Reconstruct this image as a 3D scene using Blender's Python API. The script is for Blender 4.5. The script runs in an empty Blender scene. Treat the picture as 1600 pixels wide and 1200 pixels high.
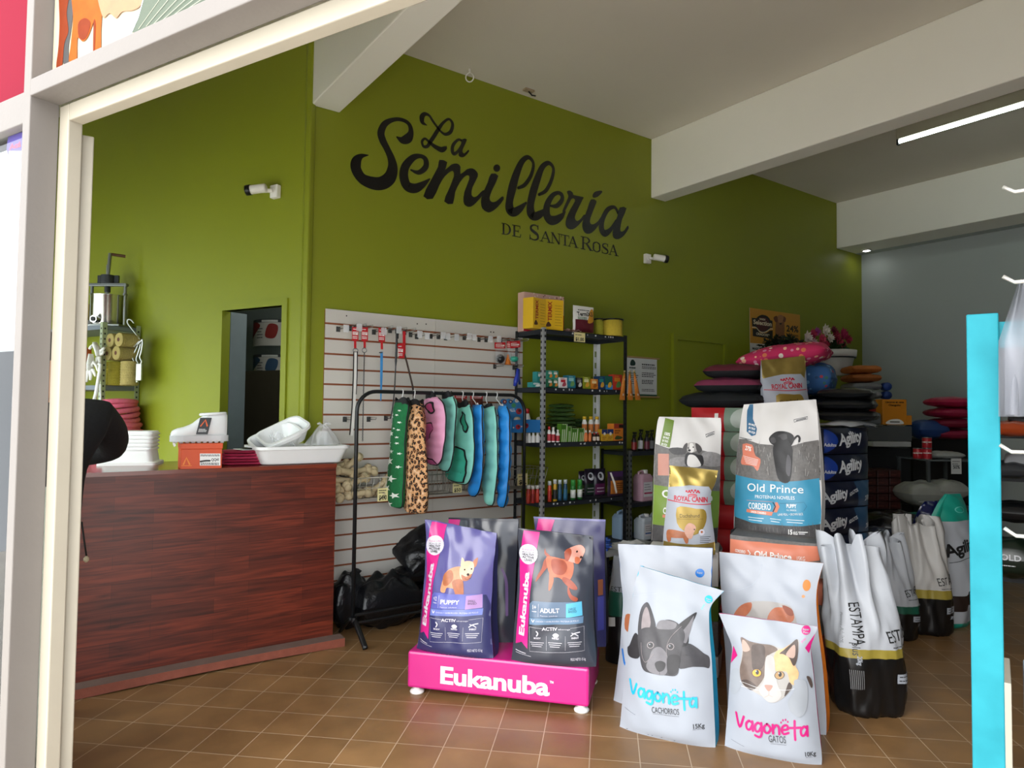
import bpy, bmesh, math, random
from math import sin, cos, pi, radians, sqrt, atan2, floor
from mathutils import Vector as V, Matrix, noise, geometry
SC = bpy.context.scene; COL = SC.collection
# ------------------------------------------------------------ camera
FPX, YAW, PIT, ROL, HC = 1070.5, radians(54.329), radians(2.172), radians(.639), 1.45
_f = V((cos(YAW)*cos(PIT), sin(YAW)*cos(PIT), sin(PIT)))
_r = V((sin(YAW), -cos(YAW), 0)); _u = _r.cross(_f)
CR = _r*cos(ROL)+_u*sin(ROL); CU = -_r*sin(ROL)+_u*cos(ROL); CP = V((0, 0, HC))
cd = bpy.data.cameras.new('camera'); cam = bpy.data.objects.new('camera', cd); COL.objects.link(cam)
cd.sensor_fit = 'HORIZONTAL'; cd.sensor_width = 36; cd.lens = FPX/1600*36; cd.clip_start = .02
cam.matrix_world = Matrix(((CR.x, CU.x, -_f.x, 0), (CR.y, CU.y, -_f.y, 0), (CR.z, CU.z, -_f.z, HC), (0, 0, 0, 1)))
SC.camera = cam
# ------------------------------------------------------------ overcast daylight, exposure
w = bpy.data.worlds.new('overcast'); SC.world = w; w.use_nodes = True
nt = w.node_tree; bg = nt.nodes['Background']
tc = nt.nodes.new('ShaderNodeTexCoord'); sx = nt.nodes.new('ShaderNodeSeparateXYZ'); rp = nt.nodes.new('ShaderNodeValToRGB')
nt.links.new(tc.outputs['Generated'], sx.inputs[0]); nt.links.new(sx.outputs['Z'], rp.inputs[0]); nt.links.new(rp.outputs[0], bg.inputs[0])
rp.color_ramp.elements[0].color = (.62, .66, .70, 1); rp.color_ramp.elements[1].color = (1, 1, 1, 1)
bg.inputs[1].default_value = 3.0
sun = bpy.data.lights.new('hazy_sun', 'SUN'); sun.energy = 1.3; sun.angle = radians(40); sun.color = (1, .97, .92)
so = bpy.data.objects.new('hazy_sun', sun); COL.objects.link(so)
so.rotation_euler = V((.88, .26, -.42)).to_track_quat('-Z', 'Y').to_euler()
SC.view_settings.view_transform = 'Standard'; SC.view_settings.look = 'None'
SC.view_settings.exposure = 0.88; SC.view_settings.gamma = 1; SC.view_settings.use_curve_mapping = False
SC.cycles.max_bounces = 10; SC.cycles.diffuse_bounces = 6; SC.cycles.transparent_max_bounces = 16
SC.cycles.use_denoising = True; SC.cycles.sample_clamp_indirect = 6

# ------------------------------------------------------------ picture point -> place
def ray(x, y): return CR*((x-800)/FPX) - CU*((y-600)/FPX) + _f
def ah(x, y, z=0): d = ray(x, y); return CP+d*((z-HC)/d.z)
def ay(x, y, Y): d = ray(x, y); return CP+d*(Y/d.y)
def ax(x, y, X): d = ray(x, y); return CP+d*(X/d.x)
def apl(x, y, p, n): d = ray(x, y); return CP+d*((V(p)-CP).dot(n)/d.dot(n))
def at(x, y, t): return CP+ray(x, y)*t
UP = V((0, 0, 1))
def proj(p):
    v = V(p)-CP; z = v.dot(_f); return 800+FPX*v.dot(CR)/z, 600-FPX*v.dot(CU)/z
def solve(fn, target, lo, hi):
    s = 1 if fn(hi) > fn(lo) else -1
    for _ in range(50):
        m = (lo+hi)/2
        if (fn(m)-target)*s < 0: lo = m
        else: hi = m
    return (lo+hi)/2
class Face:
    """a flat reference frame: origin, along-vector, up-vector, n towards the room"""
    def __init__(s, o, ux, uz=UP):
        s.o = V(o); s.ux = V(ux).normalized(); s.uz = V(uz).normalized(); s.n = s.ux.cross(s.uz)
    def px(s, x, y):
        p = apl(x, y, s.o, s.n)-s.o; return p.dot(s.ux), p.dot(s.uz)
    def w(s, a, b, d=0): return s.o+s.ux*a+s.uz*b+s.n*d
def Zm(ox, oy, k): return lambda pts: [(ox+p[0]/k, oy+p[1]/k) for p in pts]

# ------------------------------------------------------------ materials
def lin(c):
    c /= 255.; return c/12.92 if c <= .04045 else ((c+.055)/1.055)**2.4
def rgb(h):
    if not isinstance(h, str): return tuple(h)+(1,) if len(h) == 3 else tuple(h)
    return (lin(int(h[0:2], 16)), lin(int(h[2:4], 16)), lin(int(h[4:6], 16)), 1)
_mc = {}
def M(h, r=.6, m=0, var=.08, sc=14, bump=0, bsc=60, coat=0, emit=0, tr=0, alpha=1, spec=.5):
    k = (h, r, m, var, sc, bump, bsc, coat, emit, tr, alpha, spec)
    if k in _mc: return _mc[k]
    a = bpy.data.materials.new('mat_%s' % len(_mc)); a.use_nodes = True; n = a.node_tree; b = n.nodes['Principled BSDF']; L = n.links.new
    c = rgb(h); b.inputs['Roughness'].default_value = r; b.inputs['Metallic'].default_value = m; b.inputs['Specular IOR Level'].default_value = spec
    t = n.nodes.new('ShaderNodeTexCoord'); z = n.nodes.new('ShaderNodeTexNoise'); z.inputs['Scale'].default_value = sc; z.inputs['Detail'].default_value = 3
    L(t.outputs['Object'], z.inputs['Vector'])
    x = n.nodes.new('ShaderNodeMix'); x.data_type = 'RGBA'
    x.inputs[6].default_value = tuple(v*(1-var) for v in c[:3])+(1,); x.inputs[7].default_value = tuple(min(1, v*(1+var)) for v in c[:3])+(1,)
    L(z.outputs['Fac'], x.inputs[0]); L(x.outputs[2], b.inputs['Base Color'])
    if bump:
        z2 = n.nodes.new('ShaderNodeTexNoise'); z2.inputs['Scale'].default_value = bsc; L(t.outputs['Object'], z2.inputs['Vector'])
        p = n.nodes.new('ShaderNodeBump'); p.inputs['Strength'].default_value = bump; p.inputs['Distance'].default_value = .01
        L(z2.outputs['Fac'], p.inputs['Height']); L(p.outputs[0], b.inputs['Normal'])
    if coat: b.inputs['Coat Weight'].default_value = coat; b.inputs['Coat Roughness'].default_value = .15
    if emit: b.inputs['Emission Color'].default_value = c; b.inputs['Emission Strength'].default_value = emit
    if tr: b.inputs['Transmission Weight'].default_value = tr
    if alpha < 1: b.inputs['Alpha'].default_value = alpha
    _mc[k] = a; return a
def nodes_mat(name):
    a = bpy.data.materials.new(name); a.use_nodes = True; return a, a.node_tree, a.node_tree.nodes['Principled BSDF']
def glass_mat(name, tint=(.93, .97, .96), refl=.06, rough=.02):
    a = bpy.data.materials.new(name); a.use_nodes = True; n = a.node_tree; n.nodes.remove(n.nodes['Principled BSDF'])
    o = n.nodes['Material Output']; t = n.nodes.new('ShaderNodeBsdfTransparent'); g = n.nodes.new('ShaderNodeBsdfGlossy'); x = n.nodes.new('ShaderNodeMixShader')
    t.inputs[0].default_value = tint+(1,); g.inputs['Roughness'].default_value = rough
    fr = n.nodes.new('ShaderNodeFresnel'); fr.inputs[0].default_value = 1.45
    n.links.new(fr.outputs[0], x.inputs[0]); n.links.new(t.outputs[0], x.inputs[1]); n.links.new(g.outputs[0], x.inputs[2]); n.links.new(x.outputs[0], o.inputs[0])
    return a
def film(name, op=.3, col=(.9, .92, .95)):
    """clear plastic film: partly see-through, partly glossy white"""
    a, n, b = nodes_mat(name); b.inputs['Base Color'].default_value = col+(1,); b.inputs['Roughness'].default_value = .35; b.inputs['Specular IOR Level'].default_value = .3; b.inputs['Alpha'].default_value = op
    return a

# ------------------------------------------------------------ mesh collector
class MB:
    def __init__(s): s.v = []; s.f = []; s.mi = []; s.sm = []; s.mats = []
    def m(s, mat):
        if mat not in s.mats: s.mats.append(mat)
        return s.mats.index(mat)
    def add(s, vs, fs, mat, sm=False):
        o = len(s.v); s.v += [V(p) for p in vs]; i = s.m(mat)
        for f in fs: s.f.append([k+o for k in f]); s.mi.append(i); s.sm.append(sm)
    def box(s, c, sz, mat, ux=V((1, 0, 0)), uz=UP, bev=0):
        ux = V(ux).normalized(); uz = V(uz).normalized(); uy = uz.cross(ux)
        if bev:
            b = bmesh.new(); bmesh.ops.create_cube(b, size=1)
            for q in b.verts: q.co = V((q.co.x*sz[0], q.co.y*sz[1], q.co.z*sz[2]))
            bmesh.ops.bevel(b, geom=b.edges[:], offset=bev, segments=2, profile=.5, affect='EDGES')
            b.verts.ensure_lookup_table()
            vs = [q.co.copy() for q in b.verts]; fs = [[q.index for q in f.verts] for f in b.faces]; b.free()
        else:
            vs = [V((x*sz[0]/2, y*sz[1]/2, z*sz[2]/2)) for z in (-1, 1) for y in (-1, 1) for x in (-1, 1)]
            fs = [(0, 2, 3, 1), (4, 5, 7, 6), (0, 1, 5, 4), (2, 6, 7, 3), (0, 4, 6, 2), (1, 3, 7, 5)]
        s.add([V(c)+ux*p.x+uy*p.y+uz*p.z for p in vs], fs, mat)
    def cyl(s, p0, p1, r, mat, r2=None, n=14, caps=True, sm=True):
        p0 = V(p0); p1 = V(p1); d = (p1-p0).normalized(); a = d.orthogonal().normalized(); b = d.cross(a); r2 = r if r2 is None else r2
        vs = [p0+(a*cos(2*pi*i/n)+b*sin(2*pi*i/n))*r for i in range(n)]+[p1+(a*cos(2*pi*i/n)+b*sin(2*pi*i/n))*r2 for i in range(n)]
        s.add(vs, [(i, (i+1) % n, n+(i+1) % n, n+i) for i in range(n)], mat, sm)
        if caps: s.add(vs, [list(range(n))[::-1], list(range(n, 2*n))], mat)
    def lathe(s, prof, mat, c=(0, 0, 0), n=18, axis=UP, mats=None):
        c = V(c); ax_ = V(axis).normalized(); a = ax_.orthogonal().normalized(); b = ax_.cross(a)
        vs = [c+ax_*z+(a*cos(2*pi*i/n)+b*sin(2*pi*i/n))*r for r, z in prof for i in range(n)]
        for j in range(len(prof)-1):
            o = len(s.v) if j == 0 else o
            if j == 0: s.v += vs
            k = s.m(mats[j] if mats else mat)
            for i in range(n):
                s.f.append([o+j*n+i, o+j*n+(i+1) % n, o+(j+1)*n+(i+1) % n, o+(j+1)*n+i]); s.mi.append(k); s.sm.append(True)
        for j, rev in ((0, True), (len(prof)-1, False)):
            if prof[j][0] > 1e-4:
                q = [o+j*n+i for i in range(n)]; s.f.append(q[::-1] if rev else q); s.mi.append(s.m((mats[min(j, len(mats)-1)] if mats else mat))); s.sm.append(False)
    def tube(s, pts, r, mat, n=8, closed=False, flat=1):
        pts = [V(p) for p in pts]; N = len(pts); vs = []; prev = None
        for i, p in enumerate(pts):
            d = ((pts[(i+1) % N]-pts[i-1]) if closed else (pts[min(i+1, N-1)]-pts[max(i-1, 0)])).normalized()
            a = d.orthogonal().normalized() if prev is None else (prev-d*prev.dot(d)).normalized()
            prev = a; b = d.cross(a); rr = r[i] if isinstance(r, (list, tuple)) else r
            vs += [p+(a*cos(2*pi*k/n)+b*sin(2*pi*k/n)*flat)*rr for k in range(n)]
        fs = [(i*n+k, i*n+(k+1) % n, (i+1) % N*n+(k+1) % n, (i+1) % N*n+k) for i in range(N if closed else N-1) for k in range(n)]
        if not closed: fs += [list(range(n))[::-1], list(range((N-1)*n, N*n))]
        s.add(vs, fs, mat, True)
    def grid(s, fn, nu, nv, mat, closed=False, sm=True, mats=None):
        o = len(s.v); W_ = nu if closed else nu+1
        for j in range(nv+1):
            for i in range(W_): s.v.append(V(fn(i/nu, j/nv)))
        for j in range(nv):
            for i in range(nu):
                k = s.m(mats((i+.5)/nu, (j+.5)/nv) if mats else mat)
                s.f.append([o+j*W_+i, o+j*W_+(i+1) % W_, o+(j+1)*W_+(i+1) % W_, o+(j+1)*W_+i]); s.mi.append(k); s.sm.append(sm)
    def prism(s, poly, fn, d0, d1, mat):
        """extrude a 2-D outline (a,b) between depths d0,d1 with fn(a,b,d)"""
        n = len(poly); vs = [fn(a, b, d0) for a, b in poly]+[fn(a, b, d1) for a, b in poly]
        s.add(vs, [list(range(n))[::-1], list(range(n, 2*n))]+[(i, (i+1) % n, n+(i+1) % n, n+i) for i in range(n)], mat)
    def join(s, o, Mx=None):
        k = len(s.v); s.v += [(Mx @ p if Mx else p.copy()) for p in o.v]
        for f, i, q in zip(o.f, o.mi, o.sm): s.f.append([a+k for a in f]); s.mi.append(s.m(o.mats[i])); s.sm.append(q)
    def build(s, name, parent=None, org=None):
        me = bpy.data.meshes.new(name); o = V((0, 0, 0)) if org is None else V(org)
        me.from_pydata([p-o for p in s.v], [], s.f)
        for x in s.mats: me.materials.append(x)
        me.polygons.foreach_set('material_index', s.mi); me.polygons.foreach_set('use_smooth', s.sm); me.update()
        b = bmesh.new(); b.from_mesh(me); bmesh.ops.recalc_face_normals(b, faces=b.faces[:]) if not getattr(s, 'norecalc', False) else None
        b.to_mesh(me); b.free()
        ob = bpy.data.objects.new(name, me); COL.objects.link(ob)
        if parent: ob.parent = parent
        if org is not None and not parent: ob.location = o
        return ob
def base_of(v):
    z = min(p.z for p in v); return V(((min(p.x for p in v)+max(p.x for p in v))/2, (min(p.y for p in v)+max(p.y for p in v))/2, z))
def tag(o, label, cat, group=None):
    o['label'] = label; o['category'] = cat
    if group: o['group'] = group
    return o
def solo(name, label, cat, mb, group=None):
    return tag(mb.build(name, None, base_of(mb.v)), label, cat, group)
def thing(name, label, cat, loc, group=None):
    o = bpy.data.objects.new(name, None); COL.objects.link(o); o.location = V(loc); o.empty_display_size = .05
    return tag(o, label, cat, group)
def part(root, name, mb, label=None):
    """mb holds world coordinates when root is unrotated"""
    ob = mb.build(name, None); org = V((0, 0, 0)); r = root
    while r is not None: org += r.location; r = r.parent
    ob.data.transform(Matrix.Translation(-org)); ob.parent = root
    if label: ob['label'] = label
    return ob
def dup(root, loc, rz=0, label=None, group=None, sc=None):
    r = root.copy(); COL.objects.link(r); r.location = V(loc); r.rotation_euler = (0, 0, rz)
    if sc: r.scale = sc if not isinstance(sc, (int, float)) else (sc,)*3
    if label: r['label'] = label
    if group: r['group'] = group
    for ch in list(root.children):
        c = ch.copy(); COL.objects.link(c); c.parent = r
        for g in list(ch.children):
            d = g.copy(); COL.objects.link(d); d.parent = c
    return r
def struct(name, mb, parent=None):
    ob = mb.build(name, parent)
    if parent is None: ob['kind'] = 'structure'
    return ob

# ------------------------------------------------------------ lettering
_CH = "ABCDEFGHIJKLMNOPQRSTUVWXYZabcdefghijklmnopqrstuvwxyz0123456789.,:+-%$<>!/'()íñëéÍá"
_GL = {}
def _load_glyphs():
    tmp = []
    for bold, off in ((0, 0.0), (1, .03)):
        for c in list(_CH)+['']:
            for body in ((c, '|'+c+'|') if c else ('||',)):
                cu = bpy.data.curves.new('g', 'FONT'); cu.body = body; cu.size = 1; cu.resolution_u = 3
                if len(body) == 1: cu.offset = off
                o = bpy.data.objects.new('g', cu); COL.objects.link(o); tmp.append((bold, c, body, o))
    dg = bpy.context.evaluated_depsgraph_get(); dg.update(); W = {}
    for bold, c, body, o in tmp:
        me = o.evaluated_get(dg).to_mesh(); xs = [v.co.x for v in me.vertices]
        if len(body) == 1:
            me.calc_loop_triangles()
            _GL[(bold, c)] = [[tuple(me.vertices[i].co[:2]) for i in t.vertices] for t in me.loop_triangles]
        else: W[(bold, c)] = max(xs)-min(xs)
        o.evaluated_get(dg).to_mesh_clear()
    for (b, c), x in list(W.items()):
        if c: _GL[(b, c, 'w')] = x-W[(b, '')]
    for _, _, _, o in tmp:
        cu = o.data; bpy.data.objects.remove(o); bpy.data.curves.remove(cu)
_load_glyphs()
def text_tris(t, bold=0, track=0):
    x = 0; out = []
    for c in t:
        if c == ' ': x += .3+track; continue
        out += [[(p[0]+x, p[1]) for p in tr] for tr in _GL[(bold, c)]]; x += _GL[(bold, c, 'w')]+track
    return out, max(x-track, .01)
def catmull(pts, n=6, closed=False):
    N = len(pts); out = []; k = len(pts[0])
    for i in range(N if closed else N-1):
        p0 = pts[i-1] if (closed or i > 0) else pts[0]; p1 = pts[i]; p2 = pts[(i+1) % N]; p3 = pts[(i+2) % N] if (closed or i+2 < N) else pts[-1]
        for j in range(n):
            t = j/n
            out.append(tuple(.5*(2*p1[q]+(p2[q]-p0[q])*t+(2*p0[q]-5*p1[q]+4*p2[q]-p3[q])*t*t+(3*p1[q]-p0[q]-3*p2[q]+p3[q])*t**3) for q in range(k)))
    if not closed: out.append(tuple(pts[-1]))
    return out
def poly_tris(poly):
    return [[tuple(poly[i]) for i in t] for t in geometry.tessellate_polygon([[V((p[0], p[1], 0)) for p in poly]])]
def stroke_tris(pts, wd, n=6, cap=True, smooth=True):
    P = catmull([tuple(p)+((wd[i] if isinstance(wd, (list, tuple)) else wd),) for i, p in enumerate(pts)], n) if smooth else [tuple(p)+((wd[i] if isinstance(wd, (list, tuple)) else wd),) for i, p in enumerate(pts)]
    L = []; R = []; N = len(P)
    for i, (x, y, w_) in enumerate(P):
        a = P[max(i-1, 0)]; b = P[min(i+1, N-1)]; dx = b[0]-a[0]; dy = b[1]-a[1]; q = math.hypot(dx, dy) or 1
        L.append((x-dy/q*w_/2, y+dx/q*w_/2)); R.append((x+dy/q*w_/2, y-dx/q*w_/2))
    out = []
    for i in range(N-1): out += [[L[i], R[i], R[i+1]], [L[i], R[i+1], L[i+1]]]
    if cap:
        for x, y, w_ in (P[0], P[-1]):
            c = [(x+cos(2*pi*k/10)*w_/2, y+sin(2*pi*k/10)*w_/2) for k in range(10)]
            out += [[(x, y), c[k], c[(k+1) % 10]] for k in range(10)]
    return out
class Print:
    """collects flat printed shapes (a,b) and lays them on a surface fn(a,b,layer)"""
    def __init__(s, fn, face=None, maxlen=None): s.fn = fn; s.face = face; s.ml = maxlen; s.items = []; s.k = 0; s.zm = None; s._k = 1
    def P(s, pts):
        if s.face is None: return pts
        if s.zm: pts = s.zm(pts)
        return [s.face.px(*p) for p in pts]
    def tris(s, T, mat, lay=None):
        s.k += 1; s.items.append((T, mat, s.k if lay is None else lay))
    def poly(s, pts, mat): s.tris(poly_tris(s.P(pts)), mat)
    def blob(s, pts, mat, n=5): s.tris(poly_tris(catmull(s.P(pts), n, True)), mat)
    def rect(s, x0, y0, x1, y1, mat): s.poly([(x0, y0), (x1, y0), (x1, y1), (x0, y1)], mat)
    def circ(s, x, y, r, mat, ry=None, n=20):
        s.poly([(x+r*cos(2*pi*i/n), y+(ry or r)*sin(2*pi*i/n)) for i in range(n)], mat)
    def stroke(s, pts, wd, mat, n=6, cap=True, smooth=True):
        if s.face is not None:
            q = s.P(pts); x, y = pts[0]; a = s.P([(x, y), (x, y+1)]); k = math.hypot(a[1][0]-a[0][0], a[1][1]-a[0][1])*s._k
            wd = [v*k for v in wd] if isinstance(wd, (list, tuple)) else wd*k; pts = q
        s.tris(stroke_tris(pts, wd, n, cap, smooth), mat)
    def text(s, t, p0, p1, mat, h=None, bold=0, track=0, slant=0):
        """baseline from p0 to p1, cap height h (same units); h None keeps the letter shape"""
        T, W_ = text_tris(t, bold, track)
        if s.face is not None:
            up = s.P([p0, (p0[0], p0[1]-(h or 10))]); q = s.P([p0, p1]); h = (V(up[1])-V(up[0])).length if h else None; p0, p1 = q
        d = V((p1[0]-p0[0], p1[1]-p0[1])); sx = d.length/W_; d.normalize(); e = V((-d.y, d.x)); sy = (h/.69) if h else sx
        s.tris([[(p0[0]+d.x*x*sx+e.x*y*sy+d.x*y*slant*sx, p0[1]+d.y*x*sx+e.y*y*sy+d.y*y*slant*sx) for x, y in tr] for tr in T], mat)
    def lines(s, x0, y0, x1, y1, n, th, mat, seed=1, rag=.3):
        """rows of tiny unreadable print"""
        R = random.Random(seed)
        for i in range(n):
            y = y0+(y1-y0)*(i+.5)/n; x = x0; e = x1-(x1-x0)*R.random()*rag
            while x < e:
                l = (x1-x0)*R.uniform(.06, .16); s.rect(x, y-th/2, min(x+l, e), y+th/2, mat); x += l+(x1-x0)*.025; s.k -= 1
            s.k += 1
    def put(s, mb):
        def split(T):
            st = list(T); out = []
            while st:
                t = st.pop(); e = [(t[i][0]-t[(i+1) % 3][0])**2+(t[i][1]-t[(i+1) % 3][1])**2 for i in range(3)]; m_ = max(e)
                if m_ > s.ml*s.ml:
                    i = e.index(m_); a, b, c = t[i], t[(i+1) % 3], t[(i+2) % 3]; q = ((a[0]+b[0])/2, (a[1]+b[1])/2)
                    st += [[a, q, c], [q, b, c]]
                else: out.append(t)
            return out
        L_ = []
        for T, mat, _ in s.items:   # print order only where shapes overlap
            xs = [p[0] for t in T for p in t]; ys = [p[1] for t in T for p in t]
            if not xs: continue
            B_ = (min(xs), min(ys), max(xs), max(ys)); L_.append((B_, 1+max([l for q, l in L_ if q[0] < B_[2] and q[2] > B_[0] and q[1] < B_[3] and q[3] > B_[1]], default=0)))
        for (T, mat, _), (_, lay) in zip([i for i in s.items if i[0]], L_):
            if s.ml: T = split(T)
            ix = {}; vs = []; fs = []
            for t in T:
                f = []
                for p in t:
                    k = (round(p[0], 5), round(p[1], 5))
                    if k not in ix: ix[k] = len(vs); vs.append(s.fn(p[0], p[1], lay))
                    f.append(ix[k])
                if len(set(f)) == 3: fs.append(f)
            mb.add(vs, fs, mat, bool(s.ml))
def flat_print(face, px=True, eps=.0007, d0=.001):
    return Print(lambda a, b, l: face.w(a, b, d0+eps*min(l, 14)), face if px else None)
# ============================================================ THE PLACE
W = 4.5; CZ = 4.06; BZ = 3.49
SD = V((.41, -.912, 0)).normalized(); SN = V((.912, .41, 0)).normalized(); S0 = V((-.003, 2.686, 0))
def S(s, n=0, z=0): return S0+SD*s+SN*n+UP*z
LC = V((1.53, 4.5, 0)); LD = V((-.415, .91, 0)).normalized(); LN = V((-.91, -.415, 0)).normalized()
LWF = Face(LC, -LD)                      # left green wall; a grows towards the corner (negative values go left)
WF = Face((0, W, 0), (1, 0, 0))          # the long green wall

def wall_green():
    a, n, b = nodes_mat('green_paint'); L = n.links.new
    t = n.nodes.new('ShaderNodeTexCoord'); z = n.nodes.new('ShaderNodeTexNoise'); z.inputs['Scale'].default_value = 1.2; z.inputs['Detail'].default_value = 5
    L(t.outputs['Object'], z.inputs['Vector']); x = n.nodes.new('ShaderNodeMix'); x.data_type = 'RGBA'
    x.inputs[6].default_value = (.215, .245, .008, 1); x.inputs[7].default_value = (.245, .28, .010, 1)
    L(z.outputs['Fac'], x.inputs[0]); L(x.outputs[2], b.inputs['Base Color']); b.inputs['Roughness'].default_value = .5
    z2 = n.nodes.new('ShaderNodeTexNoise'); z2.inputs['Scale'].default_value = 90; L(t.outputs['Object'], z2.inputs['Vector'])
    p = n.nodes.new('ShaderNodeBump'); p.inputs['Strength'].default_value = .12; p.inputs['Distance'].default_value = .004; L(z2.outputs['Fac'], p.inputs['Height']); L(p.outputs[0], b.inputs['Normal'])
    return a
GREEN = wall_green(); WHITE = M('f2f0e6', .6, var=.03, sc=2, bump=.05); CEIL = M('dcd6ca', .7, var=.05, sc=1.5, bump=.05); GREYW = M('aeb6b4', .6, var=.05, sc=1.5)
def floor_mat():
    a, n, b = nodes_mat('clay_tiles'); L = n.links.new
    t = n.nodes.new('ShaderNodeTexCoord'); mp = n.nodes.new('ShaderNodeMapping'); L(t.outputs['Object'], mp.inputs[0])
    an = radians(43.5); mp.inputs['Rotation'].default_value = (0, 0, an)
    q = Matrix.Rotation(an, 2) @ V((.913, 3.466)); mp.inputs['Location'].default_value = (-q.x, -q.y, 0)
    br = n.nodes.new('ShaderNodeTexBrick'); L(mp.outputs[0], br.inputs[0]); br.offset = 0; br.squash = 1
    for k, v in (('Scale', 1), ('Mortar Size', .0022), ('Mortar Smooth', .2), ('Bias', 0), ('Brick Width', .208), ('Row Height', .208)): br.inputs[k].default_value = v
    br.inputs['Color1'].default_value = rgb('96724a'); br.inputs['Color2'].default_value = rgb('866540'); br.inputs['Mortar'].default_value = rgb('c0a88c')
    z = n.nodes.new('ShaderNodeTexNoise'); z.inputs['Scale'].default_value = 5; z.inputs['Detail'].default_value = 6; L(t.outputs['Object'], z.inputs[0])
    rp = n.nodes.new('ShaderNodeValToRGB'); rp.color_ramp.elements[0].position = .3; rp.color_ramp.elements[1].position = .75
    rp.color_ramp.elements[0].color = (.72, .72, .72, 1); rp.color_ramp.elements[1].color = (1.1, 1.1, 1.1, 1); L(z.outputs['Fac'], rp.inputs[0])
    x = n.nodes.new('ShaderNodeMix'); x.data_type = 'RGBA'; x.blend_type = 'MULTIPLY'; x.inputs[0].default_value = 1; L(br.outputs['Color'], x.inputs[6]); L(rp.outputs[0], x.inputs[7])
    L(x.outputs[2], b.inputs['Base Color']); b.inputs['Roughness'].default_value = .36
    rr = n.nodes.new('ShaderNodeMapRange'); rr.inputs[3].default_value = .25; rr.inputs[4].default_value = .5; L(z.outputs['Fac'], rr.inputs[0]); L(rr.outputs[0], b.inputs['Roughness'])
    p = n.nodes.new('ShaderNodeBump'); p.inputs['Strength'].default_value = .25; p.inputs['Distance'].default_value = .002; p.invert = True; L(br.outputs['Fac'], p.inputs['Height']); L(p.outputs[0], b.inputs['Normal'])
    return a
XR, YR = 8.75, -4.6
def slab(pts, z0, z1, mat):
    b = MB(); b.prism([(p[0], p[1]) for p in pts], lambda a, c, d: V((a, c, d)), z0, z1, mat); return b
far = S(-5.2); frt = S(8)
outl = [far, S(8), V((XR+.2, YR-.2, 0)), V((XR+.2, W+.15, 0)), V((1.6, W+.15, 0)), LC+LD*5.2-LN*.15]
struct('floor', slab(outl, -.12, 0, floor_mat()))
struct('ceiling', slab(outl, CZ, CZ+.15, CEIL))
# pavement outside
b = MB(); b.prism([tuple(p[:2]) for p in (S(-6, -.0), S(-6, -9), S(12, -9), S(12, -.0))], lambda a, c, d: V((a, c, d)), -.25, -.13, M('e8e4dc', .8, var=.1, sc=3)); struct('ground', b)
# long green wall with logo
b = MB(); b.box((5.13, W+.1, CZ/2), (7.24, .2, CZ), GREEN); struct('wall_left', b)
# left green wall behind the counter, with a doorway
def lw(x, y): return LWF.px(x, y)
dl = lw(350, 487)[0]; dr = lw(443, 477)[0]; dz = lw(443, 477)[1]
b = MB()
def wseg(b, a0, a1, z0, z1, mat=None, th=.05): b.box(LWF.w((a0+a1)/2, (z0+z1)/2, -th/2), (a1-a0, th, z1-z0), mat or GREEN, -LD)
wseg(b, -5.2, dl, 0, CZ); wseg(b, dr, .0, 0, CZ); wseg(b, dl, dr, dz, CZ); struct('wall_front', b)
b = MB()  # green painted door surround, slightly proud
for a0, a1, z0, z1 in ((dl-.05, dl, 0, dz+.045), (dr, dr+.05, 0, dz+.045), (dl, dr, dz, dz+.045)): b.box(LWF.w((a0+a1)/2, (z0+z1)/2, -.02), (a1-a0, .07, z1-z0), GREEN, -LD)
b.box(LWF.w(dl-.01, dz/2, -.13), (.02, .14, dz), M('6f7a7c', .6), -LD); struct('door_1', b)
b = MB(); b.box(LC+V((.004, -.004, CZ/2)), (.05, .05, CZ), GREEN, -LD, bev=.012); struct('trim_1', b)
# dim back room behind the doorway
DK = M('7d8784', .7, var=.05, sc=2)
b = MB(); q0 = dl-2.1; q1 = dr+.02; dp = -1.35
b.box(LWF.w((q0+q1)/2, 1.4, dp-.05), (q1-q0, .1, 2.8), DK, -LD); b.box(LWF.w(q0-.05, 1.4, dp/2-.07), (.1, -dp, 2.8), DK, -LD)
b.box(LWF.w(q1+.05, 1.4, dp/2-.12), (.1, -dp-.06, 2.8), DK, -LD); b.box(LWF.w((q0+q1)/2, 2.85, dp/2-.07), (q1-q0+.2, -dp+.1, .1), DK, -LD); b.box(LWF.w((q0+q1)/2, -.06, dp/2-.07), (q1-q0+.2, -dp+.1, .12), DK, -LD)
struct('wall_storeroom', b)
# back wall, right wall, storefront side closures
b = MB(); b.box((XR+.1, (W+YR)/2, CZ/2), (.2, W-YR, CZ), GREYW); struct('wall_back', b)
b = MB(); b.box(((XR+frt.x)/2, YR-.1, CZ/2), (XR-frt.x+.4, .2, CZ), M('6a6c6c', .7, var=.1)); struct('wall_right', b)
b = MB(); c = (far+LC+LD*5.2)/2; b.box(c+UP*CZ/2, ((far-LC-LD*5.2).length, .15, CZ), GREEN, (far-LC-LD*5.2).normalized()); struct('wall_alcove', b)
# beams
for i, (x0, x1) in enumerate(((1.535, 1.735), (4.84, 5.04), (8.15, 8.6))):
    b = MB(); y0 = YR if i else 2.0; yy = (W, ) 
    lo = (S0.y + (x0-S0.x)/SD.x*SD.y) if i == 0 else YR
    b.box(((x0+x1)/2, (W+lo)/2, (BZ+CZ)/2), (x1-x0, W-lo, CZ-BZ), WHITE, bev=.008); o = struct('ceiling_beam', b)
b = MB(); b.box((8.68, (W+YR)/2, (BZ+CZ)/2), (.15, W-YR, CZ-BZ), GREYW); struct('ceiling_beam', b)
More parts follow.
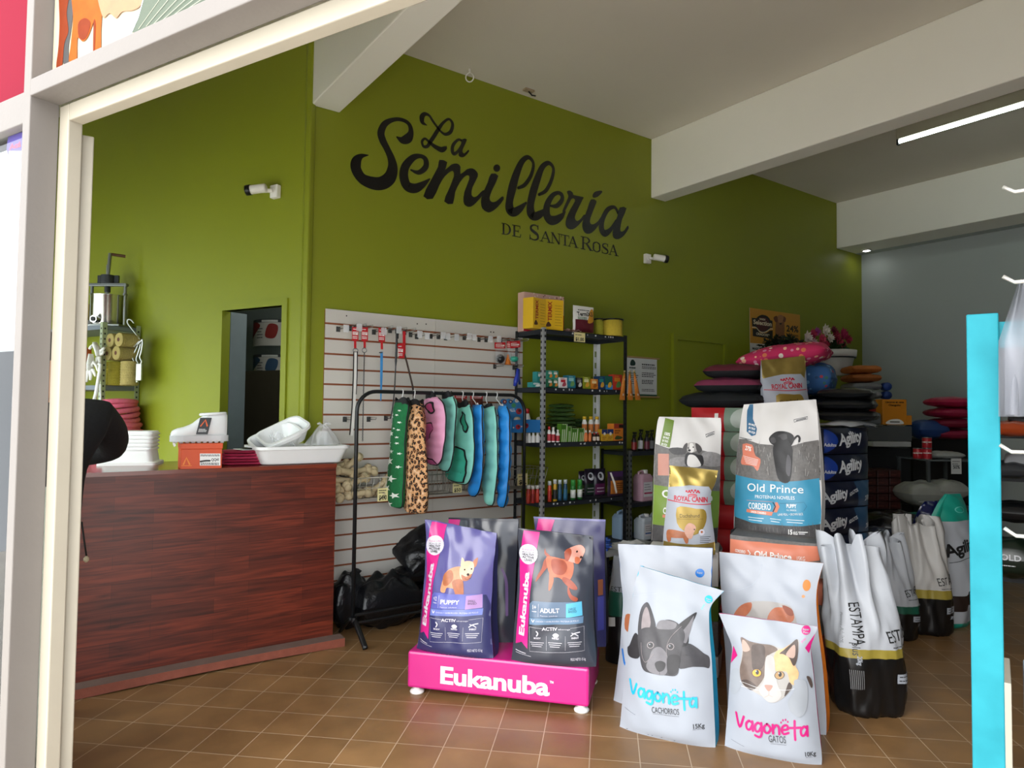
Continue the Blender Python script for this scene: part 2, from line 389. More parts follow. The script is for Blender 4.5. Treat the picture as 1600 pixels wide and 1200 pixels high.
# storefront
FR = M('6c6661', .55, var=.06, sc=6, bump=.05); CRM = M('a49c8c', .5, var=.05, sc=8)
LZ = 2.45; OW = 3.45; TZ = 3.25
def sbox(b, s0, s1, n0, n1, z0, z1, mat, bev=0): b.box(S((s0+s1)/2, (n0+n1)/2, (z0+z1)/2), (s1-s0, n1-n0, z1-z0), mat, SD, bev=bev)
b = MB()
sbox(b, -.045, 0, 0, .089, -.02, TZ, FR, .003); sbox(b, OW, OW+.045, 0, .089, -.02, TZ, FR, .003)
sbox(b, -.045, OW+.045, 0.0005, .0885, LZ, LZ+.055, FR, .003)
for s0, s1 in ((-4.6, -.045),):
    sbox(b, s0, s1, .01, .08, LZ-.075, LZ+.03, FR, .003); sbox(b, s0, s1, .01, .08, 0, .25, FR, .003)
sbox(b, -4.6, OW+.04, 0, .089, TZ, TZ+.06, FR, .003)
for s0 in (-4.6, -2.3): sbox(b, s0, s0+.045, .005, .085, 0, TZ, FR, .003)
struct('trim_2', b)
b = MB(); sbox(b, -5.2, 8.0, .0, .15, TZ+.06, CZ, WHITE); sbox(b, OW+.045, 8.0, 0, .15, 0, TZ+.06, M('7d7a74', .7, var=.08)); struct('wall_storefront', b)
b = MB(); sbox(b, -.0, .058, .089, .135, 0, LZ-.003, CRM, .004); sbox(b, .058, OW-.058, .089, .135, LZ-.06, LZ-.003, CRM, .004); sbox(b, OW-.058, OW, .089, .135, 0, LZ-.003, CRM, .004); struct('door_2', b)
GLASS = glass_mat('shop_glass')
for i, (s0, s1) in enumerate(((-4.55, -.05),)):
    b = MB(); sbox(b, s0, s1, .042, .048, .25, LZ-.07, GLASS); struct('window_%d' % (i+1), b)
b = MB(); sbox(b, .0, OW, .072, .078, LZ+.05, TZ, GLASS); struct('window_3', b)
b = MB(); sbox(b, -4.6, -.045, .072, .078, LZ+.03, TZ, GLASS); struct('window_4', b)

# open door leaf seen edge-on, with its hinge knuckles
lf0 = S(.07, .15); e0 = ray(124, 600); e0.z = 0; e0.normalize()
pA = apl(124, 600, S(0, .16), SN); pA.z = 0
LXF = Face(pA, e0.cross(UP)*-1*-1)
lx = V((e0.y, -e0.x, 0))
wL = .036
dr_ = thing('door_leaf', 'cream metal shop door folded open, seen on its edge beside the post', 'door', pA+e0*.35)
b = MB(); b.box(pA+e0*.36+UP*1.19, (wL, .70, 2.36), CRM, lx, bev=.004); part(dr_, 'panel', b)
b = MB(); b.box(pA-lx*(wL/2+.012)+e0*.02+UP*1.2, (.026, .03, 2.4), M('c9c3b6', .45), lx, bev=.003); part(dr_, 'hinge_strip', b)
for zz_ in (LWF.px(0, 0)[1]*0+apl(114, 243, pA, SN).z, apl(95, 850, pA, SN).z, 1.3):
    b = MB(); c_ = pA-lx*(wL/2+.012)-e0*.012
    b.cyl(c_+UP*(zz_-.045), c_+UP*(zz_-.001), .011, M('efeae0', .35)); b.cyl(c_+UP*(zz_+.001), c_+UP*(zz_+.045), .0105, M('efeae0', .35)); part(dr_, 'hinge', b)
RU = M('5a2a18', .9)
# ============================================================ LETTERING ON THE GREEN WALL
def fbox(b, F, a0, a1, b0, b1, d0, d1, mat, bev=0): b.box(F.w((a0+a1)/2, (b0+b1)/2, (d0+d1)/2), (abs(a1-a0), abs(d1-d0), abs(b1-b0)), mat, F.ux, F.uz, bev)
INK = M('07090b', .24, var=.1, bump=.25, bsc=220)
t = thing('wall_lettering', 'large black painted script lettering on the green wall', 'lettering', (2.9, W-.002, 2.9))
P = flat_print(WF); P.ml = .08
P.zm = Zm(540, 165, 6.667)
def st(raw): P.stroke([q[:2] for q in raw], [q[2]/6.667*1.0 for q in raw], INK)
def sw(raw): P.stroke([q[:2] for q in raw], [q[2] for q in raw], INK)
sw([(535,330,20),(590,362,75),(650,340,95),(680,275,60),(660,195,45),(590,150,40),(500,147,42),(410,190,62),(368,280,78),(385,360,82),(430,450,76),(474,550,86),(490,650,112),(460,750,130),(380,808,132),(280,808,130),(170,760,112),(108,660,112),(114,580,100),(160,528,50),(235,517,8)])
sw([(680,672,20),(760,698,48),(832,640,62),(832,565,60),(780,527,44),(700,545,66),(622,635,88),(605,740,104),(640,838,108),(720,862,98),(800,825,66),(875,765,14)])
sw([(845,205,8),(800,175,45),(795,120,55),(825,88,40),(870,105,28),(910,165,28),(950,220,26),(990,270,24),(1040,300,32),(1095,270,40),(1113,190,36),(1075,142,26),(1020,175,30),(970,240,40),(920,320,42),(880,380,40),(850,425,34),(810,425,30),(795,375,28),(825,345,24),(860,370,28),(905,410,40),(950,440,50),(1000,460,58),(1040,440,40),(1048,425,10)])
sw([(1205,365,26),(1170,357,26),(1120,410,36),(1110,470,40),(1127,503,38),(1165,480,28),(1210,410,24)])
P.blob([(1215,350),(1262,355),(1225,440),(1215,480),(1235,500),(1275,462),(1283,480),(1240,530),(1205,540),(1175,520),(1180,470),(1200,400)], INK, 2)
P.blob([(975,567),(1057,590),(1035,670),(1100,615),(1160,605),(1195,640),(1195,715),(1260,665),(1320,655),(1365,690),(1375,740),(1320,850),(1310,930),(1340,955),(1375,935),(1425,885),(1450,900),(1360,1010),(1300,1055),(1250,1045),(1225,1000),(1235,900),(1285,770),(1280,730),(1245,735),(1190,800),(1140,900),(1115,1025),(1025,1000),(1070,880),(1125,740),(1120,690),(1095,685),(1030,740),(975,830),(905,972),(808,945),(880,790),(960,640)], INK, 2)
P.zm = Zm(760, 230, 6.667)
P.blob([(45,278),(122,300),(60,440),(30,530),(50,570),(90,570),(130,540),(165,512),(178,545),(110,630),(40,678),(0,675),(-45,640),(-60,570),(-40,480),(10,370)], INK, 2)
P.circ(107, 219, 36, INK, 39)
sw([(330,425,30),(400,390,42),(465,290,42),(488,170,38),(435,105,45),(370,150,62),(315,270,82),(270,420,98),(240,560,90),(245,650,112),(290,676,92),(350,640,70),(412,580,24)])
sw([(545,495,30),(620,450,42),(680,330,42),(695,220,38),(645,165,45),(580,210,62),(530,330,82),(485,470,92),(458,600,90),(465,690,110),(510,720,90),(570,690,70),(612,650,30)])
sw([(665,612,20),(730,612,48),(785,550,50),(780,495,48),(735,477,40),(680,512,56),(632,600,76),(625,700,95),(660,758,100),(720,758,88),(780,720,60),(820,672,12)])
P.blob([(835,462),(870,453),(900,480),(905,500),(1003,520),(1000,545),(930,690),(920,745),(945,770),(985,740),(1010,705),(1035,715),(960,810),(900,855),(850,850),(823,810),(830,740),(870,650),(920,560),(905,535),(880,545),(830,640),(800,690),(790,660),(840,545),(850,505)], INK, 2)
P.blob([(1085,545),(1143,560),(1130,610),(1080,740),(1080,795),(1110,805),(1160,770),(1195,720),(1215,740),(1130,860),(1070,903),(1020,890),(995,830),(1005,760),(1050,640)], INK, 2)
P.blob([(1105,500),(1130,465),(1190,452),(1205,470),(1160,515),(1115,527)], INK)
sw([(1370,690,35),(1330,627,35),(1260,652,50),(1207,750,58),(1195,850,72),(1230,898,72),(1290,860,45),(1350,770,35)])
P.blob([(1385,630),(1455,638),(1410,750),(1390,850),(1400,880),(1430,870),(1465,820),(1478,845),(1430,920),(1370,960),(1320,945),(1310,890),(1330,800),(1360,720)], INK, 2)
for i, (T_, m_, l_) in enumerate(P.items): P.items[i] = (T_, m_, 1+i % 3)
b = MB(); P.put(b); part(t, 'script_word', b)
SER = {  # serif capitals: strokes (points, widths) in a unit box
 'D': [([(.2,0),(.2,1)],.2), ([(.2,.96),(.45,.96),(.7,.8),(.8,.5),(.7,.2),(.45,.04),(.2,.04)],[.08,.08,.16,.22,.16,.08,.08]), ([(0,.03),(.36,.03)],.07), ([(0,.97),(.36,.97)],.07)],
 'E': [([(.22,0),(.22,1)],.2), ([(0,.03),(.8,.03)],.08), ([(0,.97),(.76,.97)],.08), ([(.2,.5),(.6,.5)],.08), ([(.78,.02),(.82,.28)],.08), ([(.74,.98),(.76,.75)],.08), ([(.6,.38),(.6,.62)],.06)],
 'S': [([(.72,.72),(.7,.9),(.45,.97),(.2,.86),(.2,.66),(.45,.52),(.7,.38),(.72,.15),(.45,.03),(.15,.1),(.1,.3)],[.05,.08,.09,.15,.2,.22,.2,.15,.09,.08,.05]), ([(.74,.7),(.74,1)],.07), ([(.1,0),(.1,.32)],.07)],
 'A': [([(.5,1),(.14,0)],.09), ([(.48,1),(.84,0)],.21), ([(.25,.34),(.7,.34)],.07), ([(0,.03),(.3,.03)],.07), ([(.62,.03),(1.02,.03)],.07)],
 'N': [([(.16,0),(.16,1)],.09), ([(.14,.98),(.8,.02)],.2), ([(.82,0),(.82,1)],.09), ([(0,.97),(.26,.97)],.07), ([(0,.03),(.32,.03)],.07), ([(.66,.97),(.98,.97)],.07)],
 'T': [([(.45,0),(.45,1)],.2), ([(.02,.96),(.88,.96)],.08), ([(.03,.98),(.03,.72)],.07), ([(.87,.98),(.87,.72)],.07), ([(.25,.03),(.65,.03)],.07)],
 'R': [([(.2,0),(.2,1)],.2), ([(.2,.96),(.5,.96),(.7,.75),(.5,.52),(.2,.52)],[.08,.08,.2,.08,.08]), ([(.45,.52),(.82,.02)],.2), ([(0,.03),(.38,.03)],.07), ([(0,.97),(.3,.97)],.07), ([(.7,.03),(1,.03)],.07)],
 'O': [([(.45,.97),(.14,.8),(.12,.5),(.14,.2),(.45,.03),(.76,.2),(.78,.5),(.76,.8),(.45,.97)],[.09,.17,.22,.17,.09,.17,.22,.17,.09])]}
P = flat_print(WF); P.ml = .1
def serif(ch, x, y, w_, h_):
    sl = .187
    for pts, wd in SER[ch]:
        q = [(760+(x+p[0]*w_)/6.667, 230+(y+p[0]*w_*sl-p[1]*h_)/6.667) for p in pts]; k = h_/6.667*.92
        P.stroke(q, [v*k for v in wd] if isinstance(wd, list) else wd*k, INK, n=4, cap=False, smooth=len(pts) > 3); P.k -= 1
    P.k = (P.k+1) % 3
for ch, x, y, w_, h_ in (('D',155,905,112,118),('E',265,926,110,120),('S',440,960,130,165),('A',552,978,125,112),('N',668,998,108,112),('T',775,1018,95,112),('A',842,1032,112,112),('R',980,1060,130,135),('O',1100,1086,98,108),('S',1195,1104,92,110),('A',1268,1118,105,110)): serif(ch, x, y, w_, h_)
b = MB(); P.put(b); part(t, 'small_capitals', b)

# ============================================================ CEILING AND WALL FITTINGS
PLW = M('e8e6e0', .4); PLB = M('111214', .3); STEEL = M('9a9da0', .3, m=.9, var=.05); STEELD = M('56595c', .4, m=.7); BLACKM = M('17181a', .4, m=.3)
t_ = ah(1405, 224, 3.93); t2 = V((t_.x, t_.y-2.4, t_.z)); ft = thing('fluorescent_light', 'long fluorescent tube light fitting between two ceiling beams', 'ceiling light', (t_.x, t_.y-1.2, 3.92))
b = MB(); b.box(((t_.x), (t_.y+t2.y)/2, 4.0), (.12, 2.4, .1), M('8d8574', .5), bev=.004); part(ft, 'housing', b)
for yy in (t_.y-.01, t2.y+.01):
    b = MB(); b.box((t_.x-.04, yy, 3.935), (.035, .02, .07), BLACKM, bev=.003); part(ft, 'end_cap', b)
b = MB(); b.cyl((t_.x-.04, t_.y-.02, 3.93), (t_.x-.04, t2.y+.02, 3.93), .016, M((.85, 1, .95), emit=9, var=0)); part(ft, 'tube', b)
q = ah(1354, 392, BZ-.012); b = MB(); b.lathe([(.0, .012), (.055, .012), (.055, 0), (.042, -.004), (.042, .002)], PLW, q, 20); sp = solo('spotlight', 'small round lit downlight under the farthest ceiling beam', 'ceiling light', b)
b = MB(); b.lathe([(.04, .001), (.0, -.012)], M((1, 1, 1), emit=14, var=0), q, 16); part(sp, 'bulb', b)
# ring hook and cable stub on the ceiling
q = ah(734, 112, CZ-.02); b = MB(); b.cyl(q, q+UP*.02, .008, PLW); b.tube([q+V((cos(a)*.03*.8, -cos(a)*.03*.6, -.045+sin(a)*.035)) for a in [i*pi/8 for i in range(16)]], .005, PLW, closed=True); b.cyl(q, q+V((0, 0, -.012)), .006, PLW); solo('ceiling_hook', 'small white ring hook on the ceiling over the script lettering', 'hook', b)
q = ah(826, 140, CZ); b = MB(); b.box(q-UP*.008, (.09, .05, .016), M('a8977c', .6), bev=.004); b.tube([q-UP*.015, q+V((.02, -.02, -.05)), q+V((.05, -.03, -.05))], .006, PLB); solo('ceiling_bracket', 'little bracket with a cable end on the ceiling right of the ring', 'bracket', b)
def bullet(name, label, F, pb, pl, sgn):
    """wall camera: pb plate pixel, pl lens pixel"""
    a, z = F.px(*pb); r = thing(name, label, 'camera', F.w(a, z, 0))
    b = MB(); fbox(b, F, a-.035, a+.035, z-.045, z+.045, .001, .04, PLW, .006); part(r, 'mount_box', b)
    p0 = F.w(a, z, .05); p1 = F.w(a+sgn*.05, z-.01, .10); b = MB(); b.cyl(F.w(a, z, .035), p0, .018, PLW); b.cyl(p0, p1, .014, PLW); part(r, 'bracket', b)
    q0 = F.w(a-sgn*.0, z+.005, .10); q1 = F.w(a+sgn*.12, z-.012, .16); b = MB(); d = (q1-q0).normalized(); L = (q1-q0).length
    b.lathe([(0, 0), (.026, 0), (.03, .01), (.031, L-.02), (.034, L-.015), (.034, L), (.03, L+.004)], PLW, q0, 18, d); part(r, 'housing', b)
    b = MB(); b.lathe([(.036, L-.03), (.036, L+.004), (.030, L+.005), (.028, L-.001), (0, L-.001)], PLB, q0, 18, d); part(r, 'lens', b)
bullet('security_camera', 'white bullet security camera on the bright green wall above the doorway', LWF, (434, 301), (402, 305), -1)
bullet('security_camera', 'white bullet security camera below the lettering near the middle beam', WF, (1009, 405), (1032, 409), 1)

# ============================================================ STOREFRONT POSTERS
TF = Face(S(0, .066), SD)     # transom glass, outer side
b = MB(); R1 = M('740c24', .7, var=.05, sc=2, spec=.08)
F2 = Face(S(0, .06), SD); fbox(b, F2, -4.5, -.05, LZ+.06, TZ-.01, 0, .005, R1); solo('pink_poster', 'plain crimson pink poster in the upper window left of the post', 'poster', b)  # poster widened leftwards out of view to hold back high sky light
# big poster with an orange dog standing on pale ground
F2 = Face(S(0, .064), SD); z0 = LZ+.057; z1 = TZ-.01
b = MB(); fbox(b, F2, .005, 1.6, z0, z1, 0, .004, M('b0a48c', .7, var=.12, sc=5, spec=.1))
P = flat_print(F2, True, d0=.0052); P.zm = Zm(0, 0, 4); OR = M('9c4a14', .7, var=.25, sc=30, spec=.1); OD = M('6e2a0e', .7, var=.2, sc=30, spec=.1)
P.blob([(400,-60),(470,-60),(470,60),(455,200),(440,300),(440,400),(410,405),(405,300),(420,150)], M('2a2726', .6))
P.blob([(385,-60),(450,-60),(430,80),(440,200),(415,280),(400,420),(365,430),(378,300),(385,150)], OD)
P.blob([(470,-80),(640,-80),(650,60),(645,200),(640,330),(600,335),(598,230),(605,130),(585,180),(560,240),(530,265),(500,240),(495,290),(490,390),(445,395),(455,280),(470,120)], OR)
P.blob([(505,150),(545,120),(580,150),(560,230),(530,255),(505,230)], OD); P.blob([(600,140),(612,160),(606,320),(596,325)], OD)
P.blob([(640,-80),(925,-80),(900,30),(850,70),(780,80),(740,120),(700,90),(655,110)], M('a0623a', .5, var=.3, sc=20))
P.poly([(930,-40),(1560,-40),(1560,0),(880,205),(840,212)], M('5a6256', .7, var=.06, spec=.1)); P.stroke([(926,-40),(880,120),(838,214)], 9, M('dfeaf0', .4), smooth=False)
for k in range(7): P.stroke([(1010+k*62+40,-40),(885+k*48,190-k*14)], 4, M('98997f', .5), smooth=False); P.k -= 1
P.put(b); solo('dog_poster', 'faded poster of an orange dog behind the glass above the doorway', 'poster', b)
b = MB(); fbox(b, F2, 1.61, OW-.005, z0, z1, 0, .004, M('e6ddc8', .5, var=.08, sc=4)); solo('cream_blocker', 'cream signboard in the upper window, right of the orange dog poster', 'signboard', b)  # added panel, out of view, keeping high sky light off ceiling and upper walls
# white sheet added for the window's blown-out brightness, violet heading; blue goods behind
F2 = Face(S(0, .05), SD); b = MB()
fbox(b, F2, -.62, -.06, F2.px(10, 548)[1], 2.33, .0, .004, M('eef2f2', .5, var=.05)); P = flat_print(F2, True, d0=.0052); P.zm = Zm(0, 180, 2.069)
P.blob([(32,75),(40,62),(90,62),(90,130),(32,130)], M('5b4a9c', .5), 3); P.rect(36, 118, 90, 330, M('fbfcff', .5)); P.k += 1
P.zm = None; P.text('Acá', (18.5, 235), (36, 230), M('d2305a', .5), 8, 1); P.text('PLA', (20, 262), (40, 257), M('c98a9a', .5), 9, 1)
P.stroke([(0, 330), (10, 325), (18, 318)], 1.2, M('9aa4a8')); P.put(b); solo('window_sheet', 'white sheet with a violet heading in the left shop window', 'poster', b)
F3 = Face(S(0, .17), SD); q = F3.px(8, 610)
for k in range(4):
    b = MB(); c = F3.w(q[0]-.02, q[1]-.36+.13*k); b.lathe([(.0, 0), (.1, .01), (.12, .06), (.1, .12), (.0, .128)], M(('2f8fd0', '57b7e8', '2b74b8', '57b7e8')[k], .25, var=.2), c, 14)
    solo('blue_bag', ('lowest', 'second', 'third', 'topmost')[k]+' shiny blue bag of the stack inside the left shop window', 'bag', b, 'blue bags in the shop window')
b = MB(); b.box(F3.w(q[0]-.02, (q[1]-.36)/2), (.26, .22, q[1]-.362), M('cfd6d2', .5), SD, bev=.01); solo('window_plinth', 'pale plinth inside the left shop window under the blue bags', 'plinth', b)
# ============================================================ COUNTER
def wood_panel(name, rows=.075, length=.5, c1='6e2c1b', c2='4a1b11', rough=.38, axis='XZ', dust=0):
    a, n, b = nodes_mat(name); L = n.links.new; t = n.nodes.new('ShaderNodeTexCoord')
    sp_ = n.nodes.new('ShaderNodeSeparateXYZ'); cb = n.nodes.new('ShaderNodeCombineXYZ'); L(t.outputs['Object'], sp_.inputs[0]); L(sp_.outputs[axis[0]], cb.inputs[0]); L(sp_.outputs[axis[1]], cb.inputs[1])
    br = n.nodes.new('ShaderNodeTexBrick'); L(cb.outputs[0], br.inputs[0]); br.offset = .37; br.offset_frequency = 2
    for k, v in (('Scale', 1), ('Mortar Size', .0006), ('Bias', -.25), ('Brick Width', length), ('Row Height', rows)): br.inputs[k].default_value = v
    br.inputs['Color1'].default_value = rgb(c1); br.inputs['Color2'].default_value = rgb(c2); br.inputs['Mortar'].default_value = rgb('33120b')
    mp = n.nodes.new('ShaderNodeMapping'); mp.inputs['Scale'].default_value = (1.6, 26, 1); L(cb.outputs[0], mp.inputs[0])
    z = n.nodes.new('ShaderNodeTexNoise'); z.inputs['Scale'].default_value = 2.2; z.inputs['Detail'].default_value = 7; z.inputs['Distortion'].default_value = .6; L(mp.outputs[0], z.inputs[0])
    rp_ = n.nodes.new('ShaderNodeValToRGB'); e = rp_.color_ramp.elements; e[0].position = .33; e[0].color = (.45, .42, .42, 1); e[1].position = .66; e[1].color = (1.25, 1.2, 1.15, 1); L(z.outputs['Fac'], rp_.inputs[0])
    x = n.nodes.new('ShaderNodeMix'); x.data_type = 'RGBA'; x.blend_type = 'MULTIPLY'; x.inputs[0].default_value = 1; L(br.outputs[0], x.inputs[6]); L(rp_.outputs[0], x.inputs[7])
    L(x.outputs[2], b.inputs['Base Color']); b.inputs['Roughness'].default_value = rough
    return a
WD = wood_panel('counter_wood'); WT = M('7a3826', .25, var=.2, sc=9, coat=.3)
CY = 4.108; CT = 1.105; CX = 1.61
ct = thing('shop_counter', 'dark reddish wooden shop counter at the left', 'counter', (.6, 4.3, 0))
b = MB(); b.box(((-.55+CX)/2, CY+.01, (.0+CT-.022)/2), (CX+.55, .02, CT-.022), WD); part(ct, 'front_panel', b)
b = MB(); b.prism([(-.57, CY-.004), (CX+.003, CY-.004), (CX+.003, 4.472), (1.49, 4.472), (1.36, 4.75), (-.57, 4.75)], lambda x, y, d: V((x, y, d)), CT-.022, CT, WT); part(ct, 'worktop', b)
b = MB(); b.box((CX-.012, (CY+.02+4.47)/2, (CT-.022)/2), (.022, 4.45-CY, CT-.022), WD); part(ct, 'side_panel', b)
b = MB(); b.box((.4, 4.4, .5), (1.6, .5, .02), WD); part(ct, 'shelf', b)
PK = M('6e5a52', .7, var=.2, sc=12, bump=.2); PK2 = M('8a4a38', .6, var=.3, sc=18, bump=.3)
b = MB(); x0, x1 = -.5, 1.655
def plank(u, v):
    x = x0+(x1-x0)*u; lift = .012*sin(pi*min(1, max(0, (x-.2)/1.45)))
    c = [(CY-.002, .0), (CY-.086, .0), (CY-.086, .05), (CY-.002, .055)]; y, z = c[int(round(v*4)) % 4]; return V((x, y, z+(lift if z < .01 else lift*.4)))
b.grid(lambda u, v: plank(u, v), 40, 4, PK, mats=lambda u, v: PK2 if .25 < v < .5 else PK, sm=False)
for x in (x0, x1):
    b.add([V((x, CY-.002, 0)), V((x, CY-.086, 0)), V((x, CY-.086, .05)), V((x, CY-.002, .055))], [(0, 1, 2, 3)], PK2)
solo('kick_plank', 'rough dusty plank lying along the foot of the counter', 'plank', b)

def rr(hx, hy, r, n=5):
    out = []
    for cx, cy, a0 in ((1, 1, 0), (-1, 1, 90), (-1, -1, 180), (1, -1, 270)):
        for k in range(n+1):
            a = radians(a0+90*k/n); out.append((cx*(hx-r)+cos(a)*r, cy*(hy-r)+sin(a)*r))
    return out
def rloft(b, secs, o, ux, mat, caps=(1, 1), tilt=None, sm=True, mats=None):
    """rounded-rectangle loft: secs (hx,hy,r,z)"""
    ux = V(ux).normalized(); uz = UP if tilt is None else V(tilt).normalized(); uy = uz.cross(ux); vs = []; o = V(o)
    for hx, hy, r, z in secs: vs += [o+ux*x+uy*y+uz*z for x, y in rr(hx, hy, r)]
    n = 24; N = len(secs)
    for j in range(N-1): b.add(vs[j*n:(j+2)*n], [(i, (i+1) % n, n+(i+1) % n, n+i) for i in range(n)], mats[j] if mats else mat, sm)
    if caps[0]: b.add(vs[:n], [list(range(n))[::-1]], mats[0] if mats else mat)
    if caps[1]: b.add(vs[-n:], [list(range(n))], mats[-1] if mats else mat)
PLAS = M('eef0f0', .35, var=.02); FOAM = M('f2f3f2', .6, var=.02)
# stack of white food trays
p0 = ah(150, 728, CT); p1 = ah(243, 727, CT); ux = (p1-p0); ux.z = 0; wd = ux.length; ux.normalize(); bk = UP.cross(ux); c = (p0+p1)/2+bk*.12
h = .085; secs = [(wd/2, .13, .02, 0), (wd/2, .13, .02, .014), (wd/2-.02, .115, .03, .02), (wd/2-.03, .105, .03, h)]
b = MB(); rloft(b, secs, c, ux, FOAM); solo('white_tub', 'large white plastic tub upside down under the tray stack on the counter', 'tub', b)
for k in range(5):
    z = CT+h+.022*k+.001; hw = wd/2-.035+.001*k; b = MB()
    rloft(b, [(hw, .11, .03, 0), (hw, .11, .03, .009), (hw-.006, .104, .03, .012), (hw-.008, .102, .03, .0215)], V((c.x, c.y, z))+ux*.012, ux, FOAM)
    solo('white_tray', ('lowest', 'second from bottom', 'middle', 'second from top', 'topmost')[k]+' white plastic tray stacked on the upturned tub on the counter', 'tray', b, 'white trays stacked on the tub')
# orange shoe box
pn = ah(281.7, 733.5, CT); pr_ = ah(347, 731.5, CT); pl_ = ah(241, 730, CT)
ux = (pr_-pn); lx = ux.length; ux.normalize(); uy = UP.cross(ux); ly = .19
OB = M('d9501c', .5, var=.04); h = solve(lambda z: proj(V((pn.x, pn.y, CT+z)))[1], 693.5, 0, .3)
sb = thing('shoe_box', 'orange cardboard shoe box on the counter under a white boot', 'box', pn+ux*lx/2+uy*ly/2)
b = MB(); b.box(pn+ux*lx/2+uy*ly/2+UP*(h-.03)/2, (lx-.004, ly-.004, h-.03), OB, ux, bev=.002)
FF = Face(pn, ux); P = flat_print(FF); WH = M('f4f4f2', .5, var=.01); BK = M('151515', .5)
P.zm = Zm(100, 560, 3.478); OR2 = M('f08a30', .5, var=.02)
P.stroke([(648,578),(665,540),(684,578)], 9, OR2, smooth=False, cap=False); P.stroke([(640,583),(692,583)], 4, OR2, smooth=False); P.rect(738,517,850,582,WH)
P.stroke([(742,560),(770,556),(792,556)], 9, BK); P.lines(742,522,846,532,2,3,BK,1,.1); P.text('QQ41',(800,558),(844,556),BK,14,1); P.lines(742,566,846,580,2,4,BK,4,.2)
FS = Face(pn-ux*.0005, -uy); P2 = flat_print(FS); P2.zm = P.zm
P2.stroke([(494,568),(504,530),(515,568)], 8, OR2, smooth=False, cap=False); P2.stroke([(492,574),(516,574)], 4, WH, smooth=False); 
P.put(b); P2.put(b); part(sb, 'body', b)
b = MB(); b.box(pn+ux*lx/2+uy*ly/2+UP*(h-.015), (lx+.003, ly+.003, .03), OB, ux, bev=.002); P = flat_print(Face(pn-uy*.0016, ux)); P.zm = Zm(100, 560, 3.478); P.blob([(590,462),(602,462),(608,472),(598,480)], WH); P.put(b)
part(sb, 'lid', b)
# white safety boot with a hanging tag
bo = pn+ux*lx*.47+uy*ly*.45+UP*(h+.001); L_ = .30
bt = thing('safety_boot', 'white safety boot with a grey sole standing on the orange box', 'boot', bo)
BW = M('e9ebec', .45, var=.03, bump=.1); SOL = M('c9ccce', .5, var=.05)
b = MB()  # upper: loft of sections from toe (-) to heel (+)
secs = [(-.148,.012,.03,.052),(-.14,.032,.03,.07),(-.115,.045,.03,.082),(-.08,.05,.03,.09),(-.04,.048,.03,.108),(-.01,.044,.03,.135),(.02,.042,.03,.155),(.06,.042,.03,.165),(.10,.04,.03,.168),(.13,.034,.03,.165),(.142,.02,.03,.16)]
def boot(u, v):
    i = min(int(v*(len(secs)-1)), len(secs)-2); f_ = v*(len(secs)-1)-i; s_ = [secs[i][k]*(1-f_)+secs[i+1][k]*f_ for k in range(4)]
    a = 2*pi*u; cx = cos(a); cz = sin(a); x, hw, z0_, z1_ = s_
    return bo+ux*x+uy*(abs(cx)**.7*(1 if cx > 0 else -1)*hw)+UP*((z0_+z1_)/2+abs(cz)**.7*(1 if cz > 0 else -1)*(z1_-z0_)/2)
b.grid(boot, 20, 24, BW, closed=True); part(bt, 'upper', b)
b = MB(); oc = bo+ux*.068+UP*.163; b.tube([oc+ux*cos(a)*.066+uy*sin(a)*.036+UP*(.004*cos(a)) for a in [2*pi*k/20 for k in range(20)]], .008, BW, closed=True); part(bt, 'collar', b)
b = MB(); poly = [(-.155,0),(-.15,.02)]; outl = [(-.152,.0),(-.14,-.036),(-.1,-.05),(-.04,-.046),(.04,-.04),(.11,-.042),(.145,-.028),(.152,0),(.145,.028),(.11,.042),(.04,.04),(-.04,.046),(-.1,.05),(-.14,.036)]
oo = catmull(outl, 4, True); b.prism(oo, lambda x, y, d: bo+ux*x+uy*y+UP*d, .008, .042, SOL)
for k in range(9): b.box(bo+ux*(-.125+.03*k)+UP*.005, (.018, .07, .01), SOL, ux)
part(bt, 'sole', b)
tg = Face(bo-uy*.058+ux*.0+UP*.02, (ux-UP*.0).normalized(), (UP+ux*.22+uy*.12).normalized()); b = MB()
TB = M('1c1c1f', .4); fbox(b, tg, -.03, .03, .03, .125, 0, .002, TB, .0)
P = flat_print(tg, False, d0=.003); P.stroke([(-.018,.075),(0,.112),(.018,.075)], .008, M('e8642a', .5), smooth=False, cap=False); P.lines(-.022,.042,.022,.062,3,.003,WH,3); P.put(b); part(bt, 'swing_tag', b, 'black tag with an orange triangle')
b = MB(); b.tube([tg.w(0,.125), tg.w(.012,.145,-.02), tg.w(.03,.15,-.05)], .0015, WH, 5); part(bt, 'tag_string', b)
# folded pink cloths and black folder
p0 = ah(346, 728, CT); p1 = ah(438, 726, CT); cux = (p1-p0); cw = cux.length; cux.normalize(); cbk = UP.cross(cux)
PKM = ['b92e56', 'a82248', 'c43a62', 'b02850', '9c1f42']
def cushion(b, c, ux, hx, hy, hz, mat, ex=.35, seed=0, wr=.0, uz=UP, nu=26, mats=None, sag=0):
    """pillow shape: soft flat body closing to a thin rim"""
    ux = V(ux).normalized(); uz = V(uz).normalized(); uy = uz.cross(ux); c = V(c)
    def f(u, v, s_):
        x = (u*2-1); y = (v*2-1); k = max(0, (1-x*x)*(1-y*y))**ex
        px_ = x*(1-.06*(1-abs(y))**2*0-.05*(y*y)); n_ = noise.noise(V((x*2.3+seed, y*2.3, s_+seed*3)))*wr
        py_ = y*(1-.05*(x*x))
        return c+ux*px_*hx+uy*py_*hy+uz*(s_*hz*k+n_*k-sag*(x*x+y*y))
    b.grid(lambda u, v: f(u, v, 1), nu, nu, mat, mats=mats); b.grid(lambda u, v: f(u, v, -1), nu, nu, mat)
